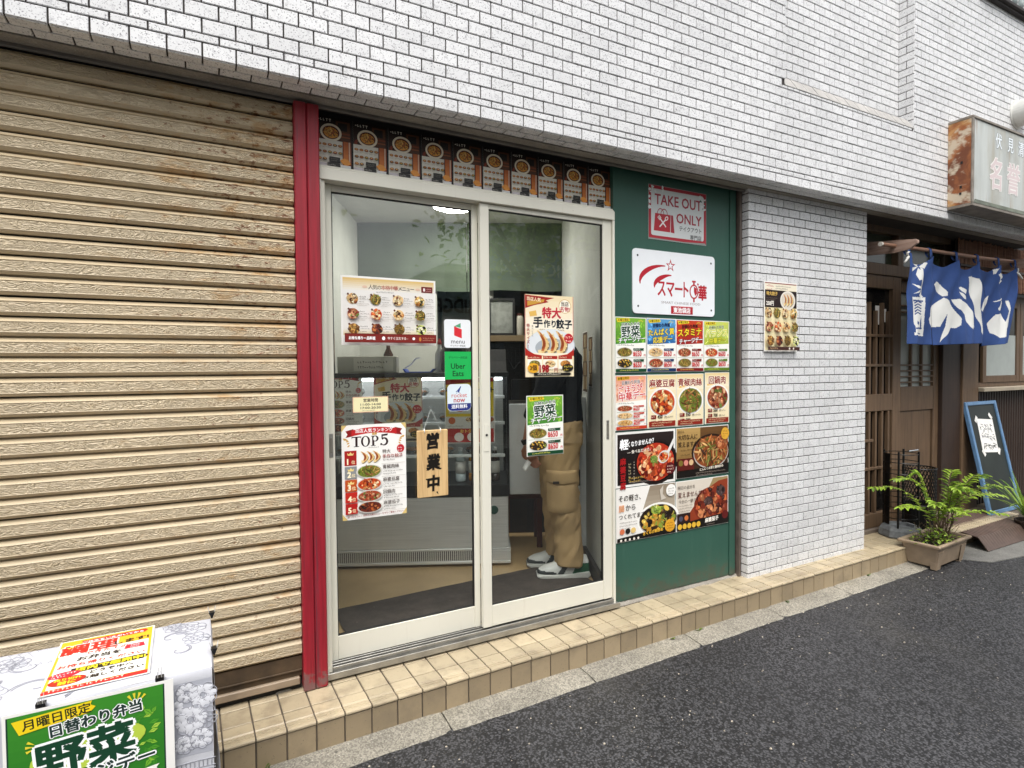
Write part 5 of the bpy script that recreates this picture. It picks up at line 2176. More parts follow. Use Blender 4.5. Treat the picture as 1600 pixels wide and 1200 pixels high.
SAUCE = simple('sauce_brown', '#4a2a18', .25, var=.1, bump=0)
for k, (x, y, mt, lb) in enumerate(((.36, -.80, SAUCE, 'brown sauce bottle behind the cardboard box on the counter'), (.70, -.80, WHITE_PANEL, 'white sauce bottle beside the black pot on the counter'), (.92, -.78, SAUCE, 'brown sauce bottle beside the black till on the counter'))):
    q = thing('sauce_bottle', lb, 'bottle', M=RM @ Matrix.Translation((x, y, 1.2125)), group='sauce bottles standing on the counter top')
    b = MB(RM); b.lathe([(.03, 0), (.032, .01), (.032, .12), (.014, .16), (.012, .185)], (x, y, 1.2125), 14)
    bo_ = b.build('bottle_body', mt, q, smooth=True)
    b = MB(RM); b.lathe([(.014, .1855), (.014, .2), (.005, .225)], (x, y, 1.2125), 10)
    b.build('nozzle', simple('red_nozzle', '#a8281e', .4) if k == 0 else bpy.data.materials['red_nozzle'], bo_)
for k, (x, h, col) in enumerate(((.99, .12, '#8a8378'), (1.29, .16, '#b5b0a4'), (1.36, .11, '#6d4a30'), (1.44, .18, '#8d8f8c'))):
    q = thing('storage_jar', ('short grey jar left of the picture frame on the tan shelf', 'pale jar right of the picture frame on the tan shelf', 'small brown jar third along the tan shelf', 'tall grey jar at the right of the tan shelf')[k], 'jar', M=RM @ Matrix.Translation((x, .01, 1.5005)), group='jars on the tan kitchen shelf')
    b = MB(RM); b.lathe([(.026, 0), (.03, .008), (.03, h - .02), (.024, h)], (x, .01, 1.5005), 14)
    bo_ = b.build('jar_body', simple('jar_glaze', col, .35), q, smooth=True)
    b = MB(RM); b.lathe([(.026, h + .0005), (.026, h + .016), (.008, h + .02)], (x, .01, 1.5005), 12)
    b.build('lid', SW, bo_)
b = MB(RM); b.tube([(1.06, .02, 1.52), (1.06, .02, 2.3)], .018, 10)
tag(b.build('kitchen_pipe', simple('grey_pipe', '#9a9a94', .5), loc=rp(1.06, .02, 1.5)), 'grey vertical pipe above the tan kitchen shelf', 'pipe')

# paper on the right wall
WALLM = RM @ Matrix.Translation((1.6305, 0, 0)) @ Matrix.Rotation(R(-90), 4, 'Z')
for k, (yy, z, wd, h, lb) in enumerate(((1.02, 1.08, .16, .38, 'tall dark menu strip on the side wall behind the right glass'), (1.22, 1.12, .13, .30, 'lower menu strip on the side wall nearer the door'))):
    s = Poster('wall_menu', lb, 'menu', WALLM @ Matrix.Translation((yy, 0, z)), wd, h)
    s.R(3, 3, 94, s.H - 6, '#5c4a3a')
    for i in range(3):
        for j in range(4):
            s.R(10 + i * 28, 12 + j * (s.H - 20) / 4, 22, (s.H - 40) / 4, '#c9b894' if (i + j) % 2 else '#8d6a44')

# mat just inside the door
b = MB()
Pm = []
for i in range(24):
    x = .55 + 1.36 * i / 23
    Pm.append([(x, .16 + 0, .0312), (x, .17, .037), (x, .64 + .05 * i / 23 + random.uniform(-.002, .002), .037), (x, .65 + .05 * i / 23, .0312)])
b.grid(Pm)
o = b.build('door_mat', MATCOL, loc=(1.2, .4, .031))
tag(o, 'dark brown mat lying along the inside of the shop door', 'mat')
b = MB(); b.box(.62, 1.86, .175, .33, .0372, .0395, bev=.001)
b.build('mat_front_strip', simple('lighter_mat_strip', '#6a5f50', .9, var=.2, scale=15, fine=200, bump=.4), o)  # lighter strip along the street side of the mat

# wooden open-for-business board hanging on the left glass
t = thing('open_board', 'pale wooden board with three black characters hung on the left glass', 'sign board', (.878, .09, .677))
b = MB(); b.box(.807, .949, .080, .0895, .676, .969, bev=.003)
b.build('board', PALE_WOOD, t)
s = Poster('open_board', '', '', onwall(.807, .676, .0796), .142, .293, part_of=t)
s.t = .0
for i, ch in enumerate('営業中'):
    r = random.Random(i)
    s.T(ch, 52, 53 + i * 65, 51, '#17130f', 'c', .055, rot=-3, skew=.10, sx=.88)
for k, (x, y, a, l_) in enumerate(((33, 14, 40, 9), (47, 10, 85, 9), (70, 13, 120, 10), (30, 116, 20, 10), (76, 120, 150, 8), (62, 192, 60, 10), (28, 150, 30, 8))):
    c, d = math.cos(R(a)), math.sin(R(a))
    s.G([(x - 2.6 * d, y + 2.6 * c), (x + l_ * c, y + l_ * d), (x + 2.6 * d, y - 2.6 * c), (x - 2 * c, y - 2 * d)], '#17130f')
for x in (.840, .914):
    b = MB(); b.tube([(x, .078, .958), (x, .076, .966), (x, .082, .975), (x + .001, .092, .972)], .0016, 6)
    b.build('hook', STEEL, t)
    b = MB(); b.tube([(x, .084, .974), (.877, .0955, 1.06)], .0007, 5)
    b.build('cord', WHITE_PANEL, t)
b = MB(); b.X = Matrix.Translation((.877, .0968, 1.062)) @ Matrix.Rotation(R(90), 4, 'X')
b.lathe([(.012, 0), (.010, .004), (.002, .007)], n=14)
b.build('suction_cup', CLEAR, t)

# ---------------------------------------------------------------- the customer
from mathutils import noise as mn


def remesh(mb, name, mat, voxel, parent, smooth=3, wr=None, label=None):
    me = mb.mesh('tmp', mat, None)
    o = bpy.data.objects.new('tmp', me)
    COL.objects.link(o)
    md = o.modifiers.new('r', 'REMESH')
    md.mode = 'VOXEL'
    md.voxel_size = voxel
    if smooth:
        sm_ = o.modifiers.new('s', 'SMOOTH')
        sm_.factor = .5
        sm_.iterations = smooth
    bpy.context.view_layer.update()
    dg = bpy.context.evaluated_depsgraph_get()
    out = bpy.data.meshes.new_from_object(o.evaluated_get(dg))
    bpy.data.objects.remove(o)
    if wr:
        out.update()
        nn = [v.normal.copy() for v in out.vertices]
        for v, q in zip(out.vertices, nn):
            v.co += q * wr(v.co)
    inv = root_m(parent).inverted()
    out.transform(inv)
    out.name = name
    if not out.materials:
        out.materials.append(mat)
    out.polygons.foreach_set('use_smooth', [True] * len(out.polygons))
    ob_ = bpy.data.objects.new(name, out)
    COL.objects.link(ob_)
    ob_.parent = parent
    WM[ob_.name] = root_m(parent)
    return ob_


PM = RM @ Matrix.Translation((1.44, -1.31, .031)) @ Matrix.Rotation(R(180), 4, 'Z')   # person frame: +x is forward, +y is ... his left after the turn
pe = thing('person', 'person in tan cargo trousers and a black shirt standing sideways inside the right door', 'person', M=PM)


def loft(mb, rings, n=18):
    """rings: (x, y, z, rx, ry) horizontal ellipses"""
    v, f = [], []
    for x, y, z, rx, ry in rings:
        for k in range(n):
            a = 2 * math.pi * k / n
            v.append((x + rx * math.cos(a), y + ry * math.sin(a), z))
    m = len(rings)
    for i in range(m - 1):
        for k in range(n):
            f.append((i * n + k, i * n + (k + 1) % n, (i + 1) * n + (k + 1) % n, (i + 1) * n + k))
    f.append(tuple(range(n - 1, -1, -1)))
    f.append(tuple((m - 1) * n + k for k in range(n)))
    mb.add(v, f)


SKIN = Mat('skin', '#a9745a', .55)
SKIN.vary(SKIN.noise(14, 4), .9, 1.08)
SKIN = SKIN.done()
# in this frame +x = forward (towards the counter), +y = towards the street (his left)
b = MB(PM)
loft(b, [(-.03, .09, .05, .045, .04), (-.04, .09, .10, .045, .04), (-.03, .09, .26, .06, .055), (-.02, .085, .44, .058, .055), (0, .08, .62, .08, .075), (0, .075, .80, .09, .085), (0, .05, .90, .10, .10)])
loft(b, [(.0, -.09, .05, .045, .04), (.0, -.09, .10, .045, .04), (0, -.09, .26, .06, .055), (.01, -.085, .44, .058, .055), (.01, -.08, .62, .08, .075), (0, -.075, .80, .09, .085), (0, -.05, .90, .10, .10)])
loft(b, [(0, 0, .80, .10, .16), (0, 0, .92, .10, .155), (0, 0, 1.05, .09, .14), (-.01, 0, 1.18, .10, .16), (-.02, 0, 1.28, .09, .17), (-.01, 0, 1.345, .06, .09), (.0, 0, 1.38, .045, .05)])
loft(b, [(.01, 0, 1.34, .05, .052), (.045, 0, 1.41, .048, .05), (.07, 0, 1.44, .06, .055)])
loft(b, [(.085, 0, 1.395, .045, .045), (.085, 0, 1.42, .082, .062), (.075, 0, 1.47, .095, .072), (.065, 0, 1.53, .098, .076), (.06, 0, 1.58, .085, .068), (.055, 0, 1.61, .045, .04)])
# face: nose, brow, lips, ears
b.add([(.165, 0, 1.49), (.195, 0, 1.458), (.16, .018, 1.45), (.16, -.018, 1.45), (.14, 0, 1.49)], [(0, 1, 2), (0, 3, 1), (1, 3, 2), (0, 2, 4), (0, 4, 3), (2, 3, 4)])
for sy in (-1, 1):
    b.lathe([(.004, -.03), (.016, -.02), (.02, 0), (.018, .02), (.006, .03)], (.06, sy * .078, 1.48), 8, sx=1, sy=.5)


def arm(mb, pts, rs):
    mb.tube(pts, rs, 12)


LW = (.20, .165, .80)
arm(b, [(-.02, .16, 1.29), (.02, .215, 1.24), (.08, .225, 1.13), (.13, .22, 1.02), (.17, .195, .92), LW, (.195, .155, .77)], [.05, .055, .05, .043, .042, .030, .028])
arm(b, [(-.02, -.16, 1.29), (.02, -.215, 1.24), (.05, -.23, 1.13), (.07, -.235, 1.03), (.10, -.225, .92), (.125, -.21, .81), (.13, -.205, .785)], [.05, .055, .05, .043, .040, .029, .027])
# left palm and five bent fingers
b.tube([(.198, .158, .785), (.190, .155, .755), (.178, .152, .715), (.17, .150, .700)], [.028, .036, .039, .030], 12)
fb = [((.200, .140, .705), (.190, .128, .668), (.170, .124, .648)), ((.186, .140, .696), (.174, .128, .655), (.154, .126, .636)), ((.170, .144, .694), (.156, .134, .655), (.138, .132, .640)), ((.154, .150, .700), (.140, .142, .668), (.126, .140, .655))]
for q, p in enumerate(fb):
    b.tube([(p[0][0], p[0][1] + .01, p[0][2] + .02), p[0], p[1], p[2]], [.0105, .0100, .0092, .0078], 8)
b.tube([(.212, .150, .765), (.226, .136, .735), (.222, .124, .705), (.208, .120, .688)], [.013, .0115, .0105, .0085], 8)
# right palm and fingers, resting towards the counter
b.tube([(.13, -.205, .79), (.135, -.20, .75), (.135, -.198, .71)], [.027, .036, .03], 10)
for q in range(4):
    b.tube([(.108 + .018 * q, -.2, .72), (.106 + .018 * q, -.192, .675), (.10 + .018 * q, -.178, .65)], [.0095, .0088, .0075], 7)
b.tube([(.15, -.19, .765), (.165, -.172, .73), (.16, -.162, .70)], [.011, .010, .0085], 7)
remesh(b, 'body', SKIN, .0065, pe, 2)
b = MB(PM)
loft(b, [(.045, 0, 1.49, .098, .080), (.042, 0, 1.53, .102, .083), (.042, 0, 1.575, .096, .077), (.042, 0, 1.61, .07, .055), (.042, 0, 1.622, .03, .02)])
b.add([(.0, 0, 1.4)], [])
remesh(b, 'hair', simple('black_hair', '#15120f', .6, fine=300, bump=.6), .008, pe, 2)
for sy in (-1, 1):
    b = MB(PM)
    b.lathe([(.001, -.008), (.008, -.004), (.009, 0), (.008, .004), (.001, .008)], (.162, sy * .03, 1.493), 8)
    b.build('eye', simple('eye_white', '#d9d4cc', .3) if sy < 0 else bpy.data.materials['eye_white'], pe, smooth=True)


def wrink(a, fx, fz, th=.5):
    def w(co):
        q = PM.inverted() @ co
        n1 = mn.noise(Vector((q.x * fx, q.y * fx, q.z * fz * .6)))
        n2 = mn.noise(Vector((q.x * 26 + 9 * q.z, q.y * 22, q.z * 15 + 14 * q.x)))
        d1 = math.sin(q.z * 62 + q.x * 55 + 3.5 * n1)
        d2 = math.sin(q.z * 48 - q.x * 70 + 4 * n2)
        lo = math.exp(-((q.z - .15) / .09) ** 2)
        kn = math.exp(-((q.z - .45) / .10) ** 2) * (1 if q.x < 0 else .6)
        hp = math.exp(-((q.z - .80) / .10) ** 2)
        return a * (.55 * n1 + .6 * n2 + lo * .55 * d1 * n2 + kn * .5 * d2 * abs(n1) + hp * .4 * d2 * n2)
    return w


SHIRT = fabric('black_shirt_cloth', '#17181b', var=.2)
b = MB(PM)
loft(b, [(0, 0, .885, .135, .185), (0, 0, .93, .132, .182), (-.005, 0, 1.04, .125, .172), (-.012, 0, 1.17, .128, .182), (-.02, 0, 1.27, .11, .195), (-.015, 0, 1.325, .075, .13), (-.005, 0, 1.365, .062, .072)], 22)
b.tube([(-.02, .15, 1.285), (.02, .215, 1.245), (.075, .228, 1.14), (.125, .222, 1.03), (.155, .205, .965), (.175, .195, .915)], [.06, .072, .070, .066, .064, .060], 14)
b.tube([(-.02, -.15, 1.285), (.02, -.215, 1.245), (.05, -.23, 1.13), (.07, -.235, 1.03), (.095, -.225, .94)], [.06, .072, .068, .064, .062], 14)
remesh(b, 'shirt', SHIRT, .010, pe, 3, wrink(.010, 9, 13))
TROUS = fabric('tan_cotton', '#b3966c', var=.14)
b = MB(PM)
loft(b, [(0, 0, .78, .135, .20), (0, 0, .83, .136, .196), (-.005, 0, .88, .130, .186), (-.005, 0, .905, .126, .18)], 22)
loft(b, [(-.035, .095, .075, .082, .078), (-.038, .095, .13, .080, .078), (-.035, .095, .22, .084, .080), (-.02, .092, .36, .090, .086), (-.005, .09, .46, .098, .092), (.004, .092, .58, .106, .096), (.008, .09, .72, .118, .102), (0, .085, .82, .125, .10)], 20)
loft(b, [(.0, -.095, .075, .080, .076), (.0, -.095, .13, .078, .076), (0, -.095, .22, .082, .078), (.008, -.092, .36, .088, .084), (.010, -.09, .46, .096, .090), (.010, -.092, .58, .104, .094), (.005, -.09, .72, .115, .10), (0, -.085, .82, .122, .10)], 20)
tr_ = remesh(b, 'trousers', TROUS, .009, pe, 3, wrink(.017, 7, 9))
# cargo pocket: pouch and flap on the street side of the left thigh
def patch(x0, x1, z0, z1, off, name, bul=.0):
    b = MB(PM)
    Pn = []
    for i in range(13):
        u = i / 12
        x = x0 + (x1 - x0) * u
        row = []
        for j in range(11):
            q = j / 10
            z = z0 + (z1 - z0) * q - .012 * math.sin(math.pi * u) * (1 - q) * (1 if bul else .6)
            cx, ry, rx = .004, .098, .108
            a = max(-.97, min(.97, (x - cx) / rx))
            y = .092 + ry * math.sqrt(1 - a * a) + off + bul * math.sin(math.pi * u) * math.sin(math.pi * q) + .003 * mn.noise(Vector((x * 30, z * 22, off)))
            if i in (0, 12) or j in (0, 10):
                y -= off * .8
            row.append((x, y, z))
        Pn.append(row)
    b.grid(Pn)
    return b.build(name, TROUS, pe, smooth=True, recalc=False)


patch(-.078, .092, .40, .565, .010, 'cargo_pocket', .010)
patch(-.082, .096, .560, .630, .017, 'pocket_flap', .005)
b = MB(PM); b.box(.03, .065, .2085, .2115, .560, .574)
b.build('pocket_tab', simple('dark_tab', '#2c2018', .6), pe)
b = MB(PM); b.tube([(LW[0] + .01, LW[1] + .0, .80 + .012), (LW[0] - .002, LW[1], .80 - .012)], .034, 16)
b.build('wrist_strap', BLACKGAP, pe)
SHOEW = simple('white_shoe_mesh', '#cfcfca', .6, var=.08, fine=200, bump=.3)
SHOED = simple('grey_shoe_panel', '#3c4040', .6)
SHOEG = simple('green_shoe_panel', '#1f5a3c', .5)
for sy, fx in ((.095, -.045), (-.095, .0)):
    X = PM @ Matrix.Translation((fx, sy, -.001))
    Xi = X.inverted()
    b = MB(X)
    b.prism([(-.098, .0), (.165, .0), (.19, .010), (.198, .026), (.15, .026), (.02, .030), (-.06, .040), (-.105, .042), (-.115, .018)], 1, -.047, .047)
    sole_mb = b
    b = MB(X)
    secs = [(-.108, .030, .095), (-.095, .040, .125), (-.06, .044, .135), (-.02, .045, .130), (.02, .045, .118), (.06, .046, .100), (.10, .047, .084), (.14, .045, .072), (.17, .037, .060), (.192, .022, .045)]
    v, f = [], []
    for x, hw, zt in secs:
        for k in range(12):
            a = math.pi * k / 11
            v.append((x, -hw * math.cos(a), .026 + (zt - .026) * math.sin(a) ** .55))
    for i in range(len(secs) - 1):
        for k in range(11):
            f.append((i * 12 + k, i * 12 + k + 1, (i + 1) * 12 + k + 1, (i + 1) * 12 + k))
        f.append((i * 12 + 11, i * 12, (i + 1) * 12, (i + 1) * 12 + 11))
    f.append(tuple(range(11, -1, -1)))
    f.append(tuple(len(v) - 12 + k for k in range(12)))
    b.add(v, f)
    so_ = remesh(b, 'shoe_upper', SHOEW, .0055, pe, 3)
    remesh(sole_mb, 'shoe_sole', simple('white_sole', '#c4c3bc', .5) if sy > 0 else bpy.data.materials['white_sole'], .006, so_, 3)
    so_.data.materials.append(SHOED)
    so_.data.materials.append(SHOEG)
    for p_ in so_.data.polygons:
        q = Xi @ (root_m(pe) @ p_.center)
        mi_ = 0
        if q.x < -.005 - (q.z - .03) * .5 and .028 < q.z < .088 and abs(q.y) > .02:
            mi_ = 2
        if q.x > .085 and q.z < .040 + .10 * (q.x - .085):
            mi_ = 1
        if -.005 < q.x - (.10 - q.z) * .7 < .030 and abs(q.y) > .012:
            mi_ = 1
        if .01 < q.x < .075 and q.z > .098 - .25 * (q.x - .01) and abs(q.y) < .02:
            mi_ = 1
        p_.material_index = mi_
# slip of white paper held in the hand
b = MB(PM)
Pn = [[(.18 + .022 * i / 4 + .03 * j / 5, .155 + .003 * math.sin(i), .672 - .05 * j / 5 + .02 * i / 4) for j in range(6)] for i in range(5)]
b.grid(Pn)
o = b.build('paper_slip', PAPER, loc=rp(1.26, -1.46, .67), smooth=True)
md = o.modifiers.new('t', 'SOLIDIFY'); md.thickness = .0008
tag(o, 'small folded white paper held in the customer\'s hand', 'paper')

# ---------------------------------------------------------------- restaurant front
DY = .20
t = thing('lattice_door', 'brown lattice sliding door of the restaurant right beside the tiled pillar', 'door', (4.35, DY, 0))
b = MB()
b.box(3.95, 4.02, DY, DY + .04, .03, 1.90, bev=.003)
b.box(4.60, 4.705, DY, DY + .04, .03, 1.90, bev=.003)
b.build('stile', BROWN_WOOD, t)
b = MB()
for z0, z1 in ((.03, .135), (.895, 1.02), (1.805, 1.90)):
    b.box(4.021, 4.599, DY + .001, DY + .039, z0, z1, bev=.003)
b.build('rail', BROWN_WOOD, t)
bar = MB(); bar.box(-.011, .011, .004, .030, 0, 1, bev=.002)
bm1 = bar.mesh('lattice_bar', BROWN_WOOD)
for k in range(7):
    x = 4.075 + .081 * k
    top = 1.70 if k % 2 else 1.64
    inst('lattice_bar', bm1, Matrix.Translation((x, DY, 1.021)) @ Matrix.Diagonal((1, 1, top - 1.021, 1)), t)
    low = .136 if k < 5 else .30
    inst('lattice_bar', bm1, Matrix.Translation((x, DY, low)) @ Matrix.Diagonal((1, 1, .893 - low, 1)), t)
hb = MB(); hb.box(0, 1, .002, .026, -.010, .010, bev=.002)
bm2 = hb.mesh('cross_bar', BROWN_WOOD)
for z in (1.455, 1.235, .47):
    inst('cross_bar', bm2, Matrix.Translation((4.022, DY - .001, z)) @ Matrix.Diagonal((.576, 1, 1, 1)), t)
inst('cross_bar', bm2, Matrix.Translation((4.022, DY - .001, .68)) @ Matrix.Diagonal((.34, 1, 1, 1)), t)
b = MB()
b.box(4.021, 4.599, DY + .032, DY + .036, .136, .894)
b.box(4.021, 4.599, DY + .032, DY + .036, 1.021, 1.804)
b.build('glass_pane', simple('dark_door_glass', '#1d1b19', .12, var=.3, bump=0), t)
for k, (x, z, wd, h) in enumerate(((4.285, 1.52, .075, .17), (4.42, 1.54, .07, .14), (4.20, 1.5, .06, .2), (4.51, 1.56, .05, .10))):
    s = Poster('note', 'blank white paper slip taken behind the lattice door, slip %s' % ('low', 'middle', 'near the pillar', 'by the stile')[k], 'note', onwall(x, z, DY + .031), wd, h)
    s.label = 'white paper slip behind the lattice door, ' + ('second from the pillar', 'third from the pillar', 'nearest the pillar', 'nearest the door stile')[k]
t = thing('panel_door', 'brown sliding door with frosted upper pane and plain lower board behind the blue curtain', 'door', (5.03, DY + .045, 0))
b = MB()
b.box(4.706, 4.79, DY + .045, DY + .085, .03, 1.90, bev=.003)
b.box(5.265, 5.34, DY + .045, DY + .085, .03, 1.90, bev=.003)
b.build('stile', BROWN_WOOD, t)
b = MB()
for z0, z1 in ((.03, .12), (.875, 1.065), (1.80, 1.90)):
    b.box(4.791, 5.264, DY + .046, DY + .084, z0, z1, bev=.003)
b.build('rail', BROWN_WOOD, t)
FROST = simple('frosted_glass', '#a9b0ac', .25, var=.08, scale=5, bump=.05)
b = MB(); b.box(4.791, 5.264, DY + .068, DY + .072, 1.066, 1.799); b.build('frosted_pane', FROST, t)
b = MB(); b.box(4.80, 5.255, DY + .058, DY + .066, .121, .874, bev=.004); b.build('lower_board', BROWN_WOOD, t)
for x in (4.95, 5.105):
    inst('lattice_bar', bm1, Matrix.Translation((x, DY + .045, 1.067)) @ Matrix.Diagonal((.9, .8, .732, 1)), t)
for z in (1.10, 1.145, 1.19, 1.235, 1.70, 1.65):
    inst('cross_bar', bm2, Matrix.Translation((4.792, DY + .045, z)) @ Matrix.Diagonal((.471, 1, .55, 1)), t)
for z in (1.0,):
    b = MB(); b.box(4.735, 4.762, DY + .043, DY + .0445, .80, .90, bev=.001); b.build('pull_plate', DARK_WOOD, t)

t = thing('door_surround', 'dark brown timber surround over the restaurant doors', 'door frame', (4.9, .26, 0))
b = MB()
b.box(3.93, 5.40, DY - .012, DY + .12, 1.902, 1.985, bev=.004)
b.box(3.93, 5.40, DY - .005, DY + .12, 2.215, 2.30, bev=.003)
b.box(4.66, 4.73, DY, DY + .1, 1.986, 2.214, bev=.003)
b.build('lintel', BROWN_WOOD, t)
b = MB(); b.box(3.93, 5.40, DY - .02, DY + .14, -.006, .028, bev=.004)
b.build('threshold', simple('grey_threshold', '#6d6258', .6, var=.2), t)
b = MB(); b.box(3.93, 4.659, DY + .05, DY + .055, 1.986, 2.214); b.box(4.731, 5.40, DY + .05, DY + .055, 1.986, 2.214)
b.build('transom_pane', simple('greenish_pane', '#3c4436', .15, var=.3, scale=6, bump=0), t)
b = MB(); b.box(3.93, 5.40, .42, .46, -.1, 2.3); b.build('dark_backing', BLACKGAP, t)
t = thing('door_post', 'wide dark brown timber post right of the restaurant door', 'post', (5.57, .2, 0))
b = MB()
b.box(5.345, 5.63, .215, .40, -.006, 2.26, bev=.004)
b.build('plank', DARK_WOOD, t)
b = MB()
b.box(5.633, 5.895, .20, .40, -.006, 2.26, bev=.004)
b.build('plank', BROWN_WOOD, t)

t = thing('restaurant_window', 'brown framed restaurant window with frosted panes above the dark siding', 'window', (6.6, .2, 1.06))
b = MB(); b.box(5.90, 7.6, .16, .30, 1.0, 1.035, bev=.004); b.build('sill', simple('pale_sill', '#a89c88', .55, var=.12), t)
b = MB()
b.box(5.90, 7.6, .24, .29, 1.036, 1.075, bev=.002); b.box(5.90, 7.6, .24, .29, 1.80, 1.86, bev=.002)
b.box(5.90, 5.97, .24, .29, 1.076, 1.799, bev=.002)
b.build('window_frame', BROWN_WOOD, t)
for x0 in (6.04, 6.73):
    b = MB()
    b.box(x0, x0 + .06, .23, .255, 1.076, 1.799, bev=.002); b.box(x0 + .62, x0 + .68, .23, .255, 1.076, 1.799, bev=.002)
    b.box(x0 + .061, x0 + .619, .231, .254, 1.076, 1.135, bev=.002); b.box(x0 + .061, x0 + .619, .231, .254, 1.75, 1.799, bev=.002)
    sa_ = b.build('sash', BROWN_WOOD, t)
    b = MB(); b.box(x0 + .061, x0 + .619, .240, .245, 1.136, 1.50); b.build('frosted_pane', FROST, sa_)
    b = MB(); b.box(x0 + .061, x0 + .619, .240, .245, 1.501, 1.749); b.build('clear_pane', simple('dark_window_glass', '#2a2c2a', .1, var=.2, bump=0) if x0 < 6.5 else bpy.data.materials['dark_window_glass'], sa_)
b = MB(); b.box(5.90, 7.6, .295, .30, 1.036, 1.86); b.build('backing', FROST, t)

t = thing('reed_screen', 'brown reed screen fixed above the restaurant window', 'screen', (6.6, .2, 1.88))
rs = MB(); rs.tube([(0, 0, 1.865), (0, 0, 2.25)], .0065, 6)
rme = rs.mesh('reed', POLE_WOOD)
for k in range(90):
    inst('reed', rme, Matrix.Translation((5.40 + .0235 * k, .135 + random.uniform(-.003, .003), random.uniform(-.01, .01))), t)
b = MB(); b.box(5.39, 7.55, .15, .16, 1.862, 2.25); b.build('backing', simple('reed_backing', '#241c16', .8), t)
b = MB(); b.box(5.39, 7.55, .118, .127, 2.03, 2.05, bev=.002); b.build('tie_batten', DARK_WOOD, t)

t = thing('dark_siding', 'dark brown vertically ribbed siding below the restaurant window', 'wall', (6.6, .2, 0))
sb = MB(); sb.box(-.017, .017, 0, .03, 0, 1.0, bev=.008)
sme = sb.mesh('batten', simple('dark_siding_paint', '#33261f', .45, var=.25, stretch=(30, 30, 2)))
for k in range(38):
    inst('batten', sme, Matrix.Translation((5.92 + .047 * k, .24, -.002)), t)
b = MB(); b.box(5.90, 7.6, .262, .31, -.1, .998); b.build('backing', simple('siding_groove', '#1c1512', .7), t)
b = MB(); b.box(3.9, 8.5, .47, .6, -.1, 6)
struct('back_wall', b, BLACKGAP)

# curtain pole and its brackets
BRK = 'wooden brackets carrying the curtain pole'
for X0, lb in ((4.185, 'bare wooden bracket carrying the left end of the curtain pole'), (5.93, 'bare wooden bracket carrying the right end of the curtain pole')):
    b = MB()
    dz = .015 if X0 > 5 else 0
    b.prism([(.19, 2.02 + dz), (.19, 2.115 + dz), (-.155, 2.072 + dz), (-.172, 2.062 + dz), (-.172, 2.045 + dz), (-.12, 2.012 + dz), (-.03, 2.004 + dz)], 0, X0, X0 + .022)
    tag(b.build('pole_bracket', GREY_WOOD, loc=(X0 + .011, .0, 2.06)), lb, 'bracket', BRK)
pz = lambda x: 2.050 + .018 * (x - 4.2)
b = MB()
b.tube([(4.015, -.03, pz(4.015)), (4.6, -.03, pz(4.6)), (5.3, -.03, pz(5.3) - .006), (6.08, -.03, pz(6.08))], .0135, 12)
o = b.build('curtain_pole', POLE_WOOD, loc=(5.05, -.03, 2.06), smooth=False)
tag(o, 'brown wooden pole sticking out through its bracket above the blue curtain', 'pole')
b = MB(); b.tube([(4.0135, -.03, pz(4.015)), (4.03, -.03, pz(4.03))], .015, 12)
tip = b.build('pole_end', simple('pale_pole_end', '#d8d2c6', .4), o)
o_pole = o

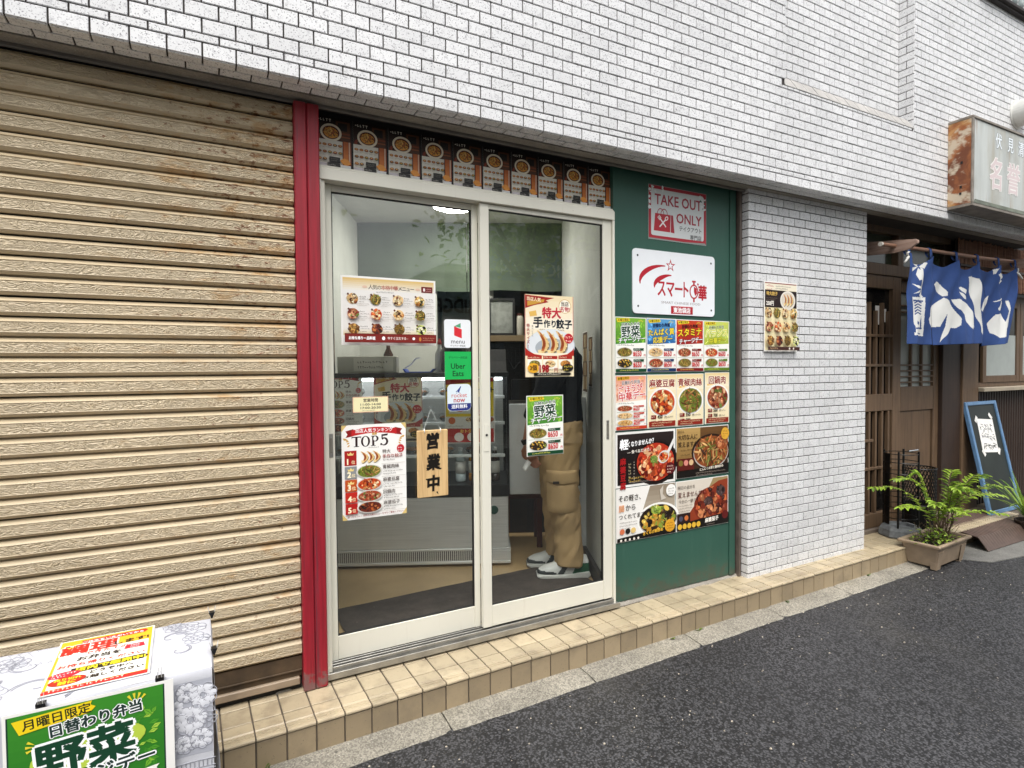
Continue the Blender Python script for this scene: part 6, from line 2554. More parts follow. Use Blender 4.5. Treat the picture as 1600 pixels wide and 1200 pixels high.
NOR = {
'u_top': [(4.686, 1.819), (4.722, 1.842), (4.798, 1.822), (4.853, 1.771), (4.85, 1.743), (4.8, 1.74), (4.745, 1.772)],
'u': [(4.654, 1.644), (4.812, 1.729), (4.872, 1.709), (4.934, 1.648), (5.005, 1.579), (4.998, 1.531), (4.96, 1.508), (4.907, 1.509), (4.863, 1.464), (4.768, 1.4), (4.789, 1.447), (4.832, 1.518), (4.852, 1.613), (4.773, 1.513), (4.686, 1.511), (4.642, 1.567), (4.663, 1.591)],
'd1': [(4.91, 1.718), (4.993, 1.726), (5.119, 1.696), (5.184, 1.642), (5.201, 1.61), (5.243, 1.525), (5.204, 1.496), (5.139, 1.515), (5.078, 1.565), (5.066, 1.613), (4.964, 1.657)],
'd2': [(5.158, 1.901), (5.209, 1.912), (5.274, 1.896), (5.335, 1.78), (5.396, 1.65), (5.449, 1.464), (5.35, 1.508), (5.249, 1.612), (5.214, 1.692), (5.172, 1.796)],
'dk1': [(5.027, 1.812), (5.053, 1.823), (5.116, 1.799), (5.098, 1.768), (5.053, 1.79)],
'dk2': [(5.015, 1.783), (5.054, 1.778), (5.101, 1.752), (5.105, 1.728), (5.074, 1.73), (5.031, 1.76)],
'n1': [(5.494, 1.78), (5.482, 1.721), (5.43, 1.652), (5.399, 1.663), (5.452, 1.753)],
'n2': [(5.74, 1.75), (5.795, 1.753), (5.806, 1.684), (5.747, 1.543), (5.712, 1.525), (5.687, 1.456), (5.626, 1.446), (5.554, 1.487), (5.535, 1.563), (5.585, 1.632), (5.672, 1.644), (5.701, 1.576), (5.736, 1.612), (5.779, 1.665)],
'n3': [(5.66, 1.751), (5.679, 1.73), (5.663, 1.669), (5.61, 1.663), (5.601, 1.68)],
'n4': [(5.573, 1.738), (5.669, 1.766), (5.672, 1.757), (5.582, 1.732)],
'l1': [(4.36, 1.877), (4.42, 1.922), (4.487, 1.935), (4.413, 1.892)], 'l2': [(4.398, 1.976), (4.473, 1.945), (4.467, 1.933), (4.433, 1.942)],
'l3': [(4.481, 1.923), (4.523, 1.888), (4.517, 1.839), (4.476, 1.833), (4.454, 1.876)], 'l4': [(4.487, 1.931), (4.552, 1.966), (4.57, 1.96), (4.543, 1.92)],
'l5': [(4.501, 1.928), (4.529, 1.919), (4.533, 1.723), (4.515, 1.722)], 'l6': [(4.408, 1.806), (4.504, 1.789), (4.511, 1.775), (4.463, 1.776)],
'l7': [(4.403, 1.735), (4.504, 1.77), (4.477, 1.746)], 'l8': [(4.478, 1.727), (4.519, 1.76), (4.533, 1.738), (4.557, 1.724), (4.526, 1.715)],
'l9': [(5.548, 1.986), (5.591, 1.997), (5.567, 1.953), (5.549, 1.95)], 'l10': [(5.61, 1.965), (5.655, 1.934), (5.629, 1.907), (5.584, 1.946)],
'l11': [(5.672, 1.944), (5.715, 1.976), (5.726, 1.939), (5.682, 1.901)], 'l12': [(5.603, 1.884), (5.673, 1.918), (5.717, 1.912), (5.639, 1.856)],
'stamp': [(4.374, 1.711), (4.575, 1.719), (4.599, 1.443), (4.382, 1.445), (4.379, 1.461), (4.402, 1.463), (4.407, 1.507), (4.38, 1.521)]}
INK = [[(4.39, 1.693), (4.557, 1.697), (4.558, 1.686), (4.391, 1.681)], [(4.408, 1.499), (4.566, 1.504), (4.566, 1.492), (4.408, 1.488)],
       [(4.454, 1.546), (4.509, 1.54), (4.496, 1.521), (4.448, 1.523)], [(4.429, 1.463), (4.552, 1.461), (4.553, 1.454), (4.429, 1.453)], [(4.523, 1.533), (4.543, 1.587), (4.556, 1.511), (4.538, 1.488)]]
for k in range(5):
    z = 1.585 + .02 * k
    INK.append([(4.415 + .01 * (k % 2), z), (4.47, z + .018), (4.535, z + .008), (4.545, z + .016), (4.47, z + .027), (4.412, z + .010)])


def inside(px, pz_, poly):
    c = np.zeros(px.shape, bool)
    n = len(poly)
    for i in range(n):
        x0, z0 = poly[i]
        x1, z1 = poly[(i + 1) % n]
        if z0 == z1:
            continue
        m = ((z0 > pz_) != (z1 > pz_)) & (px < (x1 - x0) * (pz_ - z0) / (z1 - z0) + x0)
        c ^= m
    return c


t = thing('shop_curtain', 'blue split curtain with large white brush characters and bamboo hung at the restaurant door', 'curtain', (5.05, -.03, 1.37))
loops = [4.324, 4.607, 4.961, 5.277, 5.603, 5.885]
slits = [4.69, 5.457]
NX, NZ = 400, 150
X0, X1 = 4.31, 5.90


def cloth_top(x):
    for a, c in zip(loops, loops[1:]):
        if x <= c or c == loops[-1]:
            u = min(max((x - a) / (c - a), 0), 1)
            return pz(x) - .045 - .066 * (4 * u * (1 - u)) ** .8
    return pz(x) - .05


def cloth_y(x, q):
    """depth of the cloth at x, q = 0 top .. 1 hem"""
    y = -.03
    for i, l in enumerate(loops):
        y -= .032 * math.exp(-((x - l - .05 * q) / (.035 + .03 * q)) ** 2) * (1 - .45 * q)
    y += .026 * math.sin(x * 8.2 + 1.3) * q + .016 * math.sin(x * 19 + 2 * q) * q + .006 * math.sin(x * 43 + 3 * q) * q * q
    y += .010 * math.sin((x * 30 + q * 9)) * math.exp(-((q - .25) / .25) ** 2)
    y += .05 * math.exp(-((x - 5.50) / .09) ** 2) * q - .035 * q * math.exp(-((x - 5.3) / .2) ** 2)
    y += .004 * mn.noise(Vector((x * 6, q * 4, 1.7)))
    return y


hem = lambda x: (1.382 if x < 4.69 else (1.379 + .030 * (x - 4.69) if x < 5.457 else 1.378 + .07 * (x - 5.457)))
vx = np.linspace(X0, X1, NX + 1)
V, cols_ = [], []
for i, x in enumerate(vx):
    zt, zb = cloth_top(x), hem(x)
    for j in range(NZ + 1):
        q = j / NZ
        xx = x
        if x > 5.457:
            xx = 5.457 + (x - 5.457) * (1 - .36 * max(0, q - .15) ** 1.2)
        V.append((xx, cloth_y(x, q), zt + (zb - zt) * q))
V = np.array(V)
F = []
for i in range(NX):
    xm = (vx[i] + vx[i + 1]) / 2
    for j in range(NZ):
        if j > 28 and any(abs(xm - s_) < .0022 for s_ in slits):
            continue
        a = i * (NZ + 1) + j
        F.append((a, a + 1, a + NZ + 2, a + NZ + 1))
fc = np.array([V[list(f)].mean(0) for f in F])
wm = np.zeros(len(F), bool)
for k, pl in NOR.items():
    wm |= inside(fc[:, 0], fc[:, 2], pl)
for pl in INK:
    wm &= ~inside(fc[:, 0], fc[:, 2], pl)
me = bpy.data.meshes.new('cloth')
inv = root_m(t).inverted()
me.from_pydata([tuple(inv @ Vector(p)) for p in V], [], F)
m = fabric('indigo_cloth', '#33497a', var=.18)
m2 = fabric('white_dyed_cloth', '#d6d6d2', var=.06)
me.materials.append(m); me.materials.append(m2)
me.polygons.foreach_set('material_index', wm.astype(int).tolist())
me.polygons.foreach_set('use_smooth', [True] * len(F))
o = bpy.data.objects.new('cloth', me)
COL.objects.link(o)
o.parent = t
md = o.modifiers.new('thick', 'SOLIDIFY'); md.thickness = .0012
for l in loops:
    b = MB()
    wd = .016
    pts = []
    z0 = pz(l)
    prof_ = [(-.047, z0 - .075), (-.048, z0 - .03), (-.045, z0 + .004), (-.030, z0 + .0165), (-.015, z0 + .004), (-.018, z0 - .03), (-.03, z0 - .05)]
    b.grid([[(l - wd, y, z) for y, z in prof_], [(l + wd, y, z) for y, z in prof_]])
    lo_ = b.build('loop', m, t, smooth=True, recalc=False)
    md = lo_.modifiers.new('thick', 'SOLIDIFY'); md.thickness = .0015
for x, sg in ((4.322, -1), (5.88, 1)):
    b = MB()
    b.tube([(x, -.05, 1.985), (x + sg * .03, -.06, 1.975), (x + sg * .07, -.065, 1.945), (x + sg * .085, -.065, 1.935)], [.007, .009, .007, .006], 7)
    b.tube([(x, -.05, 1.985), (x + sg * .035, -.055, 2.0), (x + sg * .02, -.06, 2.015)], [.006, .008, .006], 7)
    b.build('tie_cord', simple('white_cord', '#d9d7d0', .8) if sg < 0 else bpy.data.materials['white_cord'], t, smooth=True)

# rusty light-box sign
t = thing('box_sign', 'rusty steel light-box sign with faded white and pink characters on the tiled wall', 'sign', (5.4, YF, 2.315))
SX, SE, SYF = 4.62, 6.25, -.292
b = MB()
b.box(SX, SX + .004, SYF + .012, YF - .001, 2.335, 2.905)
b.build('end_plate', RUST, t)
STEELF = simple('weathered_frame', '#8a8176', .5, .3, var=.3, scale=14, bump=.2)
b = MB()
b.box(SX - .004, SE, SYF, YF - .001, 2.905, 2.922, bev=.002); b.box(SX - .004, SE, SYF, YF - .001, 2.315, 2.3345, bev=.002)
b.box(SX - .004, SX + .018, SYF, SYF + .0115, 2.335, 2.9045, bev=.002)
b.build('frame', STEELF, t)
b = MB(); b.box(SX + .0185, SE, SYF + .008, SYF + .012, 2.335, 2.9045); b.build('face_panel', SIGNFACE, t)
b = MB()
b.add([(SX + .02, SYF - .001, 2.336), (SE, SYF - .001, 2.336), (SE, SYF + .007, 2.365), (SX + .045, SYF + .007, 2.365), (SX + .02, SYF + .007, 2.336)], [(0, 1, 2, 3), (0, 3, 4)])
b.build('lower_lip', simple('mossy_lip', '#5a5f54', .8, var=.4), t)
b = MB(); b.box(SX, SE, SYF + .02, YF - .002, 2.336, 2.338); b.build('underside', simple('dark_rust', '#3a1c14', .8), t)
for z, y in ((2.41, -.22), (2.455, -.222), (2.62, -.225)):
    b = MB(); b.box(SX - .0035, SX - .0005, y - .006, y + .006, z - .008, z + .008)
    b.build('bolt_hole', BLACKGAP, t)
s = Poster('sign', '', '', onwall(4.64, 2.34, SYF + .0072), 1.5, .56, part_of=t)
s.t = 0
for ch, x in (('伏', 4.99), ('見', 5.165), ('清', 5.325)):
    u = (x - 4.64) / 1.5 * 100
    s.T(ch, u, 8.8, 7.6, '#e6ecee', 'c', .02, sx=.8, out='#70767a', ow=.03)
for ch, x in (('名', 4.955), ('誉', 5.215)):
    u = (x - 4.64) / 1.5 * 100
    s.T(ch, u, 27.5, 15.5, '#d3c3c2', 'c', .02, sx=.86, out='#e9e5e0', ow=.035, skew=.06)
t = thing('vent_hood', 'round white vent hood with a dark mesh mouth on the tiled wall', 'vent', (5.62, YF, 3.18))
b = MB(); b.X = Matrix.Translation((5.62, YF, 3.175)) @ Matrix.Rotation(R(90), 4, 'X')
b.lathe([(.112, .0), (.112, .008), (.098, .012), (.098, .105), (.092, .110), (.088, .104), (.088, .09)], n=32, caps=False)
b.build('hood', simple('white_hood', '#c9c9c4', .45, .2, var=.2, scale=8), t, smooth=False)
b = MB(); b.X = Matrix.Translation((5.62, YF, 3.175)) @ Matrix.Rotation(R(90), 4, 'X')
b.lathe([(.001, .090), (.0878, .092)], n=32, caps=False)
b.build('mouth', BLACKGAP, t)
b = MB(); b.X = Matrix.Translation((5.62, YF, 3.175)) @ Matrix.Rotation(R(90), 4, 'X')
for k in range(-6, 7):
    q = math.sqrt(max(0, .086 ** 2 - (k * .0125) ** 2))
    b.box(k * .0125 - .0012, k * .0125 + .0012, -q, q, .0945, .097)
    b.box(-q, q, k * .0125 - .0012, k * .0125 + .0012, .0975, .0995)
b.build('mesh_wire', simple('grey_wire', '#4a4c4e', .5, .5), t)

# ---------------------------------------------------------------- things at the restaurant door
WIRE = simple('black_wire', '#161616', .4, .4, bump=0)
t = thing('umbrella_stand', 'black wire umbrella stand on an octagonal grey stone base', 'umbrella stand', (4.44, .05, 0))
b = MB(); b.lathe([(.135, .001), (.142, .012), (.135, .055), (.115, .078), (.09, .080), (.085, .06)], (4.44, .05, 0), 8)
b.build('stone_base', simple('grey_cast_stone', '#6d7072', .8, var=.35, scale=25, fine=80, bump=.5), t)
b = MB()
for z in (.14, .22, .30, .38, .46, .54, .60):
    pts = [(4.44 + .105 * math.cos(a), .05 + .105 * math.sin(a), z) for a in [2 * math.pi * k / 24 for k in range(25)]]
    b.tube(pts, .003, 5, caps=False)
b.build('ring', WIRE, t)
b = MB()
for k in range(4):
    a = R(20 + 90 * k)
    x, y = 4.44 + .105 * math.cos(a), .05 + .105 * math.sin(a)
    b.tube([(x, y, .07), (x, y, .62)], .007, 7)
b.build('upright', WIRE, t)
b = MB()
v, f = [], []
for k in range(9):
    a = R(128 + 5 * k)
    v += [(4.44 + .104 * math.cos(a), .05 + .104 * math.sin(a), .09), (4.44 + .104 * math.cos(a), .05 + .104 * math.sin(a), .60)]
for k in range(8):
    f.append((2 * k, 2 * k + 1, 2 * k + 3, 2 * k + 2))
b.add(v, f); o = b.build('side_plate', WIRE, t); md = o.modifiers.new('t', 'SOLIDIFY'); md.thickness = .002
b = MB(); b.tube([(4.40, -.02, .625), (4.50, -.03, .628)], .006, 7); b.build('handle', simple('bright_rod', '#c9c9c9', .25, .9, bump=0), t)
t = thing('wire_basket', 'tall black perforated wire basket behind the potted plant', 'basket', (4.76, .09, 0))
b = MB()
for sgn in (-1, 1):
    for k in range(30):
        pts = []
        for j in range(9):
            z = .19 + .27 * j / 8
            a = 2 * math.pi * k / 30 + sgn * j * .13
            pts.append((4.76 + .107 * math.cos(a), .09 + .107 * math.sin(a), z))
        b.tube(pts, .0028, 4, caps=False)
o = b.build('diamond_mesh', WIRE, t); o['kind'] = 'stuff'
b = MB()
for z in (.19, .462):
    b.tube([(4.76 + .108 * math.cos(a), .09 + .108 * math.sin(a), z) for a in [2 * math.pi * k / 28 for k in range(29)]], .0045, 6, caps=False)
b.build('rim', WIRE, t)
b = MB(); b.lathe([(.10, .001), (.105, .19), (.098, .19), (.095, .02)], (4.76, .09, 0), 24); b.build('lower_drum', WIRE, t)

# planter
LEAF_G = []


def leaf_mat(name, col, var=.3):
    m = Mat(name, col, .45)
    m.vary(m.noise(28, 3), 1 - var, 1 + var)
    m.mix(m.ramp(m.noise(9, 3), .5, .72, 0, .5), '#a8b848')
    m.b.inputs['Subsurface Weight'].default_value = 0.0
    tr = nd(m.nt, 'ShaderNodeBsdfTranslucent')
    mx = nd(m.nt, 'ShaderNodeMixShader')
    mx.inputs[0].default_value = .28
    m.done()
    m.link(m.c, tr.inputs['Color'])
    out = [n for n in m.nt.nodes if n.type == 'OUTPUT_MATERIAL'][0]
    m.link(m.b.outputs[0], mx.inputs[1]); m.link(tr.outputs[0], mx.inputs[2])
    m.link(mx.outputs[0], out.inputs['Surface'])
    return m.m


LEAF = leaf_mat('fresh_leaf', '#94b03e')
LEAF_D = leaf_mat('deep_leaf', '#5d7d2c')
STEM = simple('brown_stem', '#5a4a34', .7)
PLM = Matrix.Translation((4.228, -.283, -.117)) @ Matrix.Rotation(R(4), 4, 'Z')
t = thing('planter', 'rectangular beige plastic planter on the road edge at the end of the step', 'planter', M=PLM)
b = MB(PLM)


def rect_ring(x0, x1, y0, y1, z):
    return [(x0, y0, z), (x1, y0, z), (x1, y1, z), (x0, y1, z)]


rings = [rect_ring(.0, .38, .0, .165, .015), rect_ring(-.035, .415, -.025, .19, .150), rect_ring(-.052, .432, -.042, .207, .152), rect_ring(-.056, .436, -.046, .211, .168), rect_ring(-.050, .430, -.040, .205, .175), rect_ring(-.030, .410, -.020, .185, .172), rect_ring(-.025, .405, -.015, .18, .13)]
v = [p for r_ in rings for p in r_]
f = [(0, 1, 2, 3)] + [(4 * i + k, 4 * i + (k + 1) % 4, 4 * i + 4 + (k + 1) % 4, 4 * i + 4 + k) for i in range(len(rings) - 1) for k in range(4)]
b.add(v, f)
PLASTIC = simple('dusty_beige_plastic', '#93816c', .55, var=.15, scale=12, bump=.08)
o = b.build('tub', PLASTIC, t)
md = o.modifiers.new('bev', 'BEVEL'); md.width = .012; md.segments = 3; md.limit_method = 'ANGLE'
b = MB(PLM)
b.add([(-.003, -.006, 0), (.05, -.006, 0), (.05, .03, 0), (-.003, .03, 0), (-.018, -.024, .12), (.06, -.024, .12), (.06, .0, .12), (-.018, .03, .12)], [(0, 1, 5, 4), (0, 4, 7, 3), (1, 2, 6, 5), (4, 5, 6, 7), (0, 3, 2, 1)])
b.build('foot', PLASTIC, t)
b = MB(PLM)
b.add([(.33, -.006, 0), (.383, -.006, 0), (.383, .03, 0), (.33, .03, 0), (.325, -.024, .12), (.40, -.024, .12), (.40, .03, .12), (.325, .0, .12)], [(0, 1, 5, 4), (1, 2, 6, 5), (4, 5, 6, 7), (0, 3, 2, 1)])
b.build('foot', PLASTIC, t)
b = MB(PLM); b.box(-.022, .40, -.012, .177, .11, .138)
b.build('soil', simple('dark_soil', '#2c2118', .95, var=.5, scale=60, fine=120, bump=.9), t)


def leaflet(mb, p, d, up, L_, W_, mi=0, fold=.25):
    d = d.normalized()
    s = d.cross(up)
    s = s.normalized() if s.length > 1e-5 else Vector((1, 0, 0))
    u2 = s.cross(d).normalized()
    pts = [p, p + d * L_ * .35 + s * W_ * .5 + u2 * W_ * fold, p + d * L_ * .75 + s * W_ * .38 + u2 * W_ * fold * .4, p + d * L_ - u2 * L_ * .12,
           p + d * L_ * .75 - s * W_ * .38 + u2 * W_ * fold * .4, p + d * L_ * .35 - s * W_ * .5 + u2 * W_ * fold, p + d * L_ * .5 - u2 * W_ * .04]
    mb.add(pts, [(0, 1, 6), (1, 2, 6), (2, 3, 6), (3, 4, 6), (4, 5, 6), (5, 0, 6)], mi)


t = thing('potted_plant', 'bushy plant with arching sprays of pale green leaflets growing in the beige planter', 'plant', (4.44, -.19, .02))
r = random.Random(12)
right = Vector((.882, -.471, 0)); away = Vector((.471, .882, 0))
fronds = [(-.42, .02, .40, .14), (-.34, -.08, .28, .06), (-.24, .1, .46, .16), (-.10, .05, .50, .2), (-.02, -.12, .42, .12), (.12, .08, .52, .2), (.16, -.10, .40, .14), (.28, .04, .48, .14), (.40, -.06, .36, .16), (.52, .10, .40, .22), (-.16, -.18, .32, .08), (.34, -.16, .24, .06), (.05, -.20, .26, .04), (.26, .1, .42, .15)]
for q, (a, c, h, dr) in enumerate(fronds):
    base = Vector((4.44 + r.uniform(-.05, .08), -.19 + r.uniform(-.04, .04), .02))
    tip = base + right * a + away * c + Vector((0, 0, h))
    mid = base + (right * a + away * c) * .28 + Vector((0, 0, h * .95 + .05))
    tip.z -= dr * .25
    pts = []
    for k in range(13):
        u = k / 12
        pts.append(base * (1 - u) ** 2 + mid * 2 * u * (1 - u) + tip * u * u)
    b = MB()
    b.tube(pts, [.0035 * (1 - .6 * k / 12) for k in range(13)], 5, mi=1)
    for k in range(4, 13):
        p = pts[k]
        d = (pts[k] - pts[k - 1]).normalized()
        for rep in range(2):
            pp = p - d * .5 * rep * (pts[k] - pts[k - 1]).length
            for sg in (-1, 1):
                sd = d.cross(Vector((0, 0, 1))).normalized() * sg
                dirn = sd * r.uniform(.75, 1) + d * r.uniform(.45, .8) + Vector((0, 0, r.uniform(-.35, .1)))
                leaflet(b, pp, dirn, Vector((0, 0, 1)), r.uniform(.050, .074) * (1 - .25 * abs(k - 8) / 5), r.uniform(.017, .025), 0 if r.random() < .8 else 2)
    leaflet(b, pts[-1], pts[-1] - pts[-2], Vector((0, 0, 1)), .05, .016)
    b.build('spray', [LEAF, STEM, LEAF_D], t, smooth=False, recalc=False)
b = MB()
for k in range(170):
    p = Vector((4.40 + r.gauss(0, .075), -.20 + r.gauss(0, .045), .025 + abs(r.gauss(0, .055))))
    d = Vector((r.uniform(-1, 1), r.uniform(-1, 1), r.uniform(-.1, .7)))
    leaflet(b, p, d, Vector((0, 0, 1)), r.uniform(.018, .034), r.uniform(.012, .02), 0 if r.random() < .6 else 1)
for k in range(26):
    x, y = 4.40 + r.gauss(0, .09), -.19 + r.gauss(0, .04)
    b.tube([(x, y, .02), (x + r.uniform(-.03, .03), y + r.uniform(-.03, .03), .09), (x + r.uniform(-.08, .08), y + r.uniform(-.06, .06), .16)], .0012, 4, mi=2)
b.build('undergrowth', [LEAF, LEAF_D, STEM], t, recalc=False)
b = MB()
for k in range(6):
    x, y = 4.45 + r.uniform(-.05, .07), -.18 + r.uniform(-.03, .03)
    b.tube([(x, y, .02), (x + r.uniform(-.05, .08), y + r.uniform(-.04, .04), .16), (x + r.uniform(-.1, .14), y + r.uniform(-.05, .05), .34)], [.006, .005, .003], 6)
b.build('stem', STEM, t)

# spiky plant in a pot at the right edge
t = thing('spiky_plant', 'clump of long narrow bright green blades in front of the blue framed blackboard', 'plant', (5.72, -.24, -.115))
b = MB(); b.lathe([(.08, -.115), (.10, -.01), (.108, -.005), (.108, .008), (.098, .008), (.092, -.02)], (5.72, -.24, -.0), 20)
b.build('pot', simple('dark_clay_pot', '#3a2c24', .7), t)
for k in range(34):
    a = r.uniform(0, 2 * math.pi)
    L_ = r.uniform(.30, .50)
    lean = r.uniform(.25, .95)
    d = Vector((math.cos(a), math.sin(a), 0))
    b = MB()
    Pn = []
    for j in range(8):
        u = j / 7
        c = Vector((5.72, -.24, .0)) + d * (.02 + L_ * lean * u) + Vector((0, 0, L_ * (1.05 * u - .75 * lean * u * u)))
        s_ = d.cross(Vector((0, 0, 1))) * (.013 * (1 - u) ** .6 + .0004)
        Pn.append([tuple(c - s_), tuple(c + Vector((0, 0, -.003))), tuple(c + s_)])
    b.grid(Pn)
    b.build('blade', LEAF if k % 3 else LEAF_D, t, recalc=False, smooth=True)

# leaning blackboard
BM_ = Matrix.Translation((5.65, -.005, .0)) @ Matrix.Rotation(-math.atan2(.195, .92), 4, 'X')
t = thing('blackboard', 'blue framed blackboard leaning against the dark siding', 'blackboard', M=BM_)
b = MB(BM_)
BLUEF = simple('blue_frame_paint', '#5f83a8', .4, var=.12, scale=20, bump=.05)
b.box(0, .03, 0, .03, .0, .94, bev=.004); b.box(.50, .53, 0, .03, .0, .94, bev=.004)
b.box(.0305, .4995, .001, .029, .0, .032, bev=.004); b.box(.0305, .4995, .001, .029, .908, .94, bev=.004)
b.build('frame', BLUEF, t)
b = MB(BM_); b.box(.0305, .4995, .012, .018, .0325, .9075)
b.build('board', simple('chalkboard_green_black', '#1f2622', .5, var=.25, scale=6), t)
s = Poster('board_note', 'white handwritten sheet taped at its corners to the blackboard', 'note', BM_ @ Matrix.Translation((.13, .0115, .51)) @ Matrix.Rotation(R(4), 4, 'Y'), .265, .285)
rr = random.Random(3)
for row, (n_, y0, sz) in enumerate(((4, 14, 20), (5, 46, 17), (6, 78, 15))):
    for k in range(n_):
        x = 8 + k * 84 / n_
        for q in range(5):
            x0_, y0_ = x + rr.uniform(0, sz * .7), y0 + rr.uniform(0, sz)
            a = rr.choice([0, 90, 60, 120, 20]) + rr.uniform(-10, 10)
            l_ = rr.uniform(.35, .9) * sz
            c, d = math.cos(R(a)), math.sin(R(a))
            s.G([(x0_ - d * 1.1, y0_ + c * 1.1), (x0_ + l_ * c - d * .7, y0_ + l_ * d + c * .7), (x0_ + l_ * c + d * .7, y0_ + l_ * d - c * .7), (x0_ + d * 1.1, y0_ - c * 1.1)], '#2c2c30' if row != 1 else '#55565c')
b = MB(BM_)
for cx, cz, rt in ((.135, .79, 40), (.385, .805, -40), (.14, .505, -35), (.40, .50, 35)):
    b.X = BM_ @ Matrix.Translation((cx, .0095, cz)) @ Matrix.Rotation(R(rt), 4, 'Y')
    b.box(-.016, .016, -.0006, .0004, -.03, .03)
b.X = BM_
b.build('tape', simple('white_tape', '#e6e4df', .5), t)

# step plate / little ramp
t = thing('ramp', 'dark brown ribbed rubber ramp with a folded front edge beside the planter', 'ramp', (5.33, -.04, -.02))
b = MB()
Pn = []
for i in range(80):
    x = 4.97 + .74 * i / 79
    rz = .004 if i % 4 in (1, 2) else 0
    sl = -.0945 * (x - 4.97) * 0
    Pn.append([(x, .15, .012 + rz), (x, -.05, -.006 + rz), (x, -.200, -.026 + rz), (x, -.206, -.030 + rz * .5), (x, -.268, -.112)])
b.grid(Pn)
o = b.build('ribbed_sheet', simple('brown_rubber', '#54443c', .5, var=.2, scale=9, stretch=(1, 3, 1)), t, recalc=False)
md = o.modifiers.new('t', 'SOLIDIFY'); md.thickness = .006; md.offset = -1

# ---------------------------------------------------------------- table with the embroidered cloth
TX0, TX1, TY0, TY1, TZ = -1.05, .006, -.682, -.362, .500
TG = -.122
t = thing('display_table', 'small table under an embroidered white cloth in front of the shutter', 'table', (-.5, -.52, TG))
b = MB()
b.box(TX0 + .01, TX1 - .012, TY0 + .012, TY1 - .012, TZ - .03, TZ - .004, bev=.004)
b.build('tabletop', PALE_WOOD, t)
for x in (TX0 + .05, TX1 - .05):
    for y in (TY0 + .05, TY1 - .05):
        b = MB(); b.box(x - .018, x + .018, y - .018, y + .018, TG, TZ - .031); b.build('leg', simple('grey_table_leg', '#5c5c5c', .5) if x < -.5 and y < -.5 else bpy.data.materials['grey_table_leg'], t)
CL = fabric('white_jacquard', '#c2c3c9', .8, .05, 520, .25)
LINE = fabric('grey_jacquard_line', '#9a9ba3', .8, .08, 520, .1)


def cl_top(x, y):
    e_ = min(x - TX0, TX1 - x, y - TY0, TY1 - y)
    return TZ - .007 * math.exp(-max(e_, 0) / .006) + .0012 * math.sin(x * 40) * math.sin(y * 33) + .002 * mn.noise(Vector((x * 9, y * 9, 2)))


def cl_front(x, z):
    d = TZ - z
    return TY0 - .004 - .012 * d * math.sin(x * 21 + 1) - .006 * d * math.sin(x * 47) - .004 * mn.noise(Vector((x * 12, z * 7, 1)))


def cl_side(y, z):
    d = TZ - z
    return TX1 + .002 + .034 * d * math.sin(y * 26 + .6) + .010 * d * math.sin(y * 61) + .004 * mn.noise(Vector((y * 14, z * 9, 5)))


b = MB()
nx, ny, nz = 70, 26, 40
b.grid([[(TX0 + (TX1 - TX0) * i / nx, TY0 + (TY1 - TY0) * j / ny, cl_top(TX0 + (TX1 - TX0) * i / nx, TY0 + (TY1 - TY0) * j / ny)) for j in range(ny + 1)] for i in range(nx + 1)])
zz = [TZ - .585 * k / nz for k in range(nz + 1)]
b.grid([[(x, cl_front(x, z) if z < TZ - .001 else TY0, z if z < TZ - .001 else TZ - .007) for z in zz] for x in [TX0 + (TX1 - TX0) * i / nx for i in range(nx + 1)]])
b.grid([[(cl_side(y, z) if z < TZ - .001 else TX1, y, z if z < TZ - .001 else TZ - .007) for z in zz] for y in [TY0 + (TY1 - TY0) * i / 30 for i in range(31)]])
cloth = b.build('tablecloth', CL, loc=(-.5, -.52, .5), smooth=True)
tag(cloth, 'white cloth woven with roses and scrolls draped over the small table', 'tablecloth')
# raised woven outlines
b = MB()


def curve_on(fn, pts, r_=.0010):
    b.tube([fn(*p) for p in pts], r_, 5, caps=False)


top_ = lambda x, y: (x, y, cl_top(x, y) + .0004)
front_ = lambda x, z: (x, cl_front(x, z) - .0006, z)


def rose(fn, cx, cy, s_, seed, ky=1.0):
    q = random.Random(seed)
    for ring, (n_, rad) in enumerate(((3, .22), (5, .5), (7, .9))):
        for k in range(n_):
            a0 = 2 * math.pi * k / n_ + ring * .6 + q.uniform(-.2, .2)
            pts = []
            for j in range(9):
                a = a0 + (j / 8 - .5) * 2 * math.pi / n_ * 1.25
                rr_ = s_ * rad * (1 + .28 * math.sin(j / 8 * math.pi) + q.uniform(-.03, .03))
                if j in (0, 8):
                    rr_ *= .72
                pts.append((cx + rr_ * math.cos(a), cy + rr_ * math.sin(a) * ky))
            curve_on(fn, pts)


def scroll(fn, cx, cy, s_, sgn, a0=0, ky=1.0, r_=.0013):
    pts = []
    for j in range(30):
        u = j / 29
        a = a0 + sgn * u * 4.6
        rr_ = s_ * (1 - .8 * u)
        pts.append((cx + rr_ * math.cos(a), cy + rr_ * math.sin(a) * ky))
    curve_on(fn, pts, r_)
    curve_on(fn, [(cx + (p[0] - cx) * 1.16, cy + (p[1] - cy) * 1.16) for p in pts[:16]], r_)


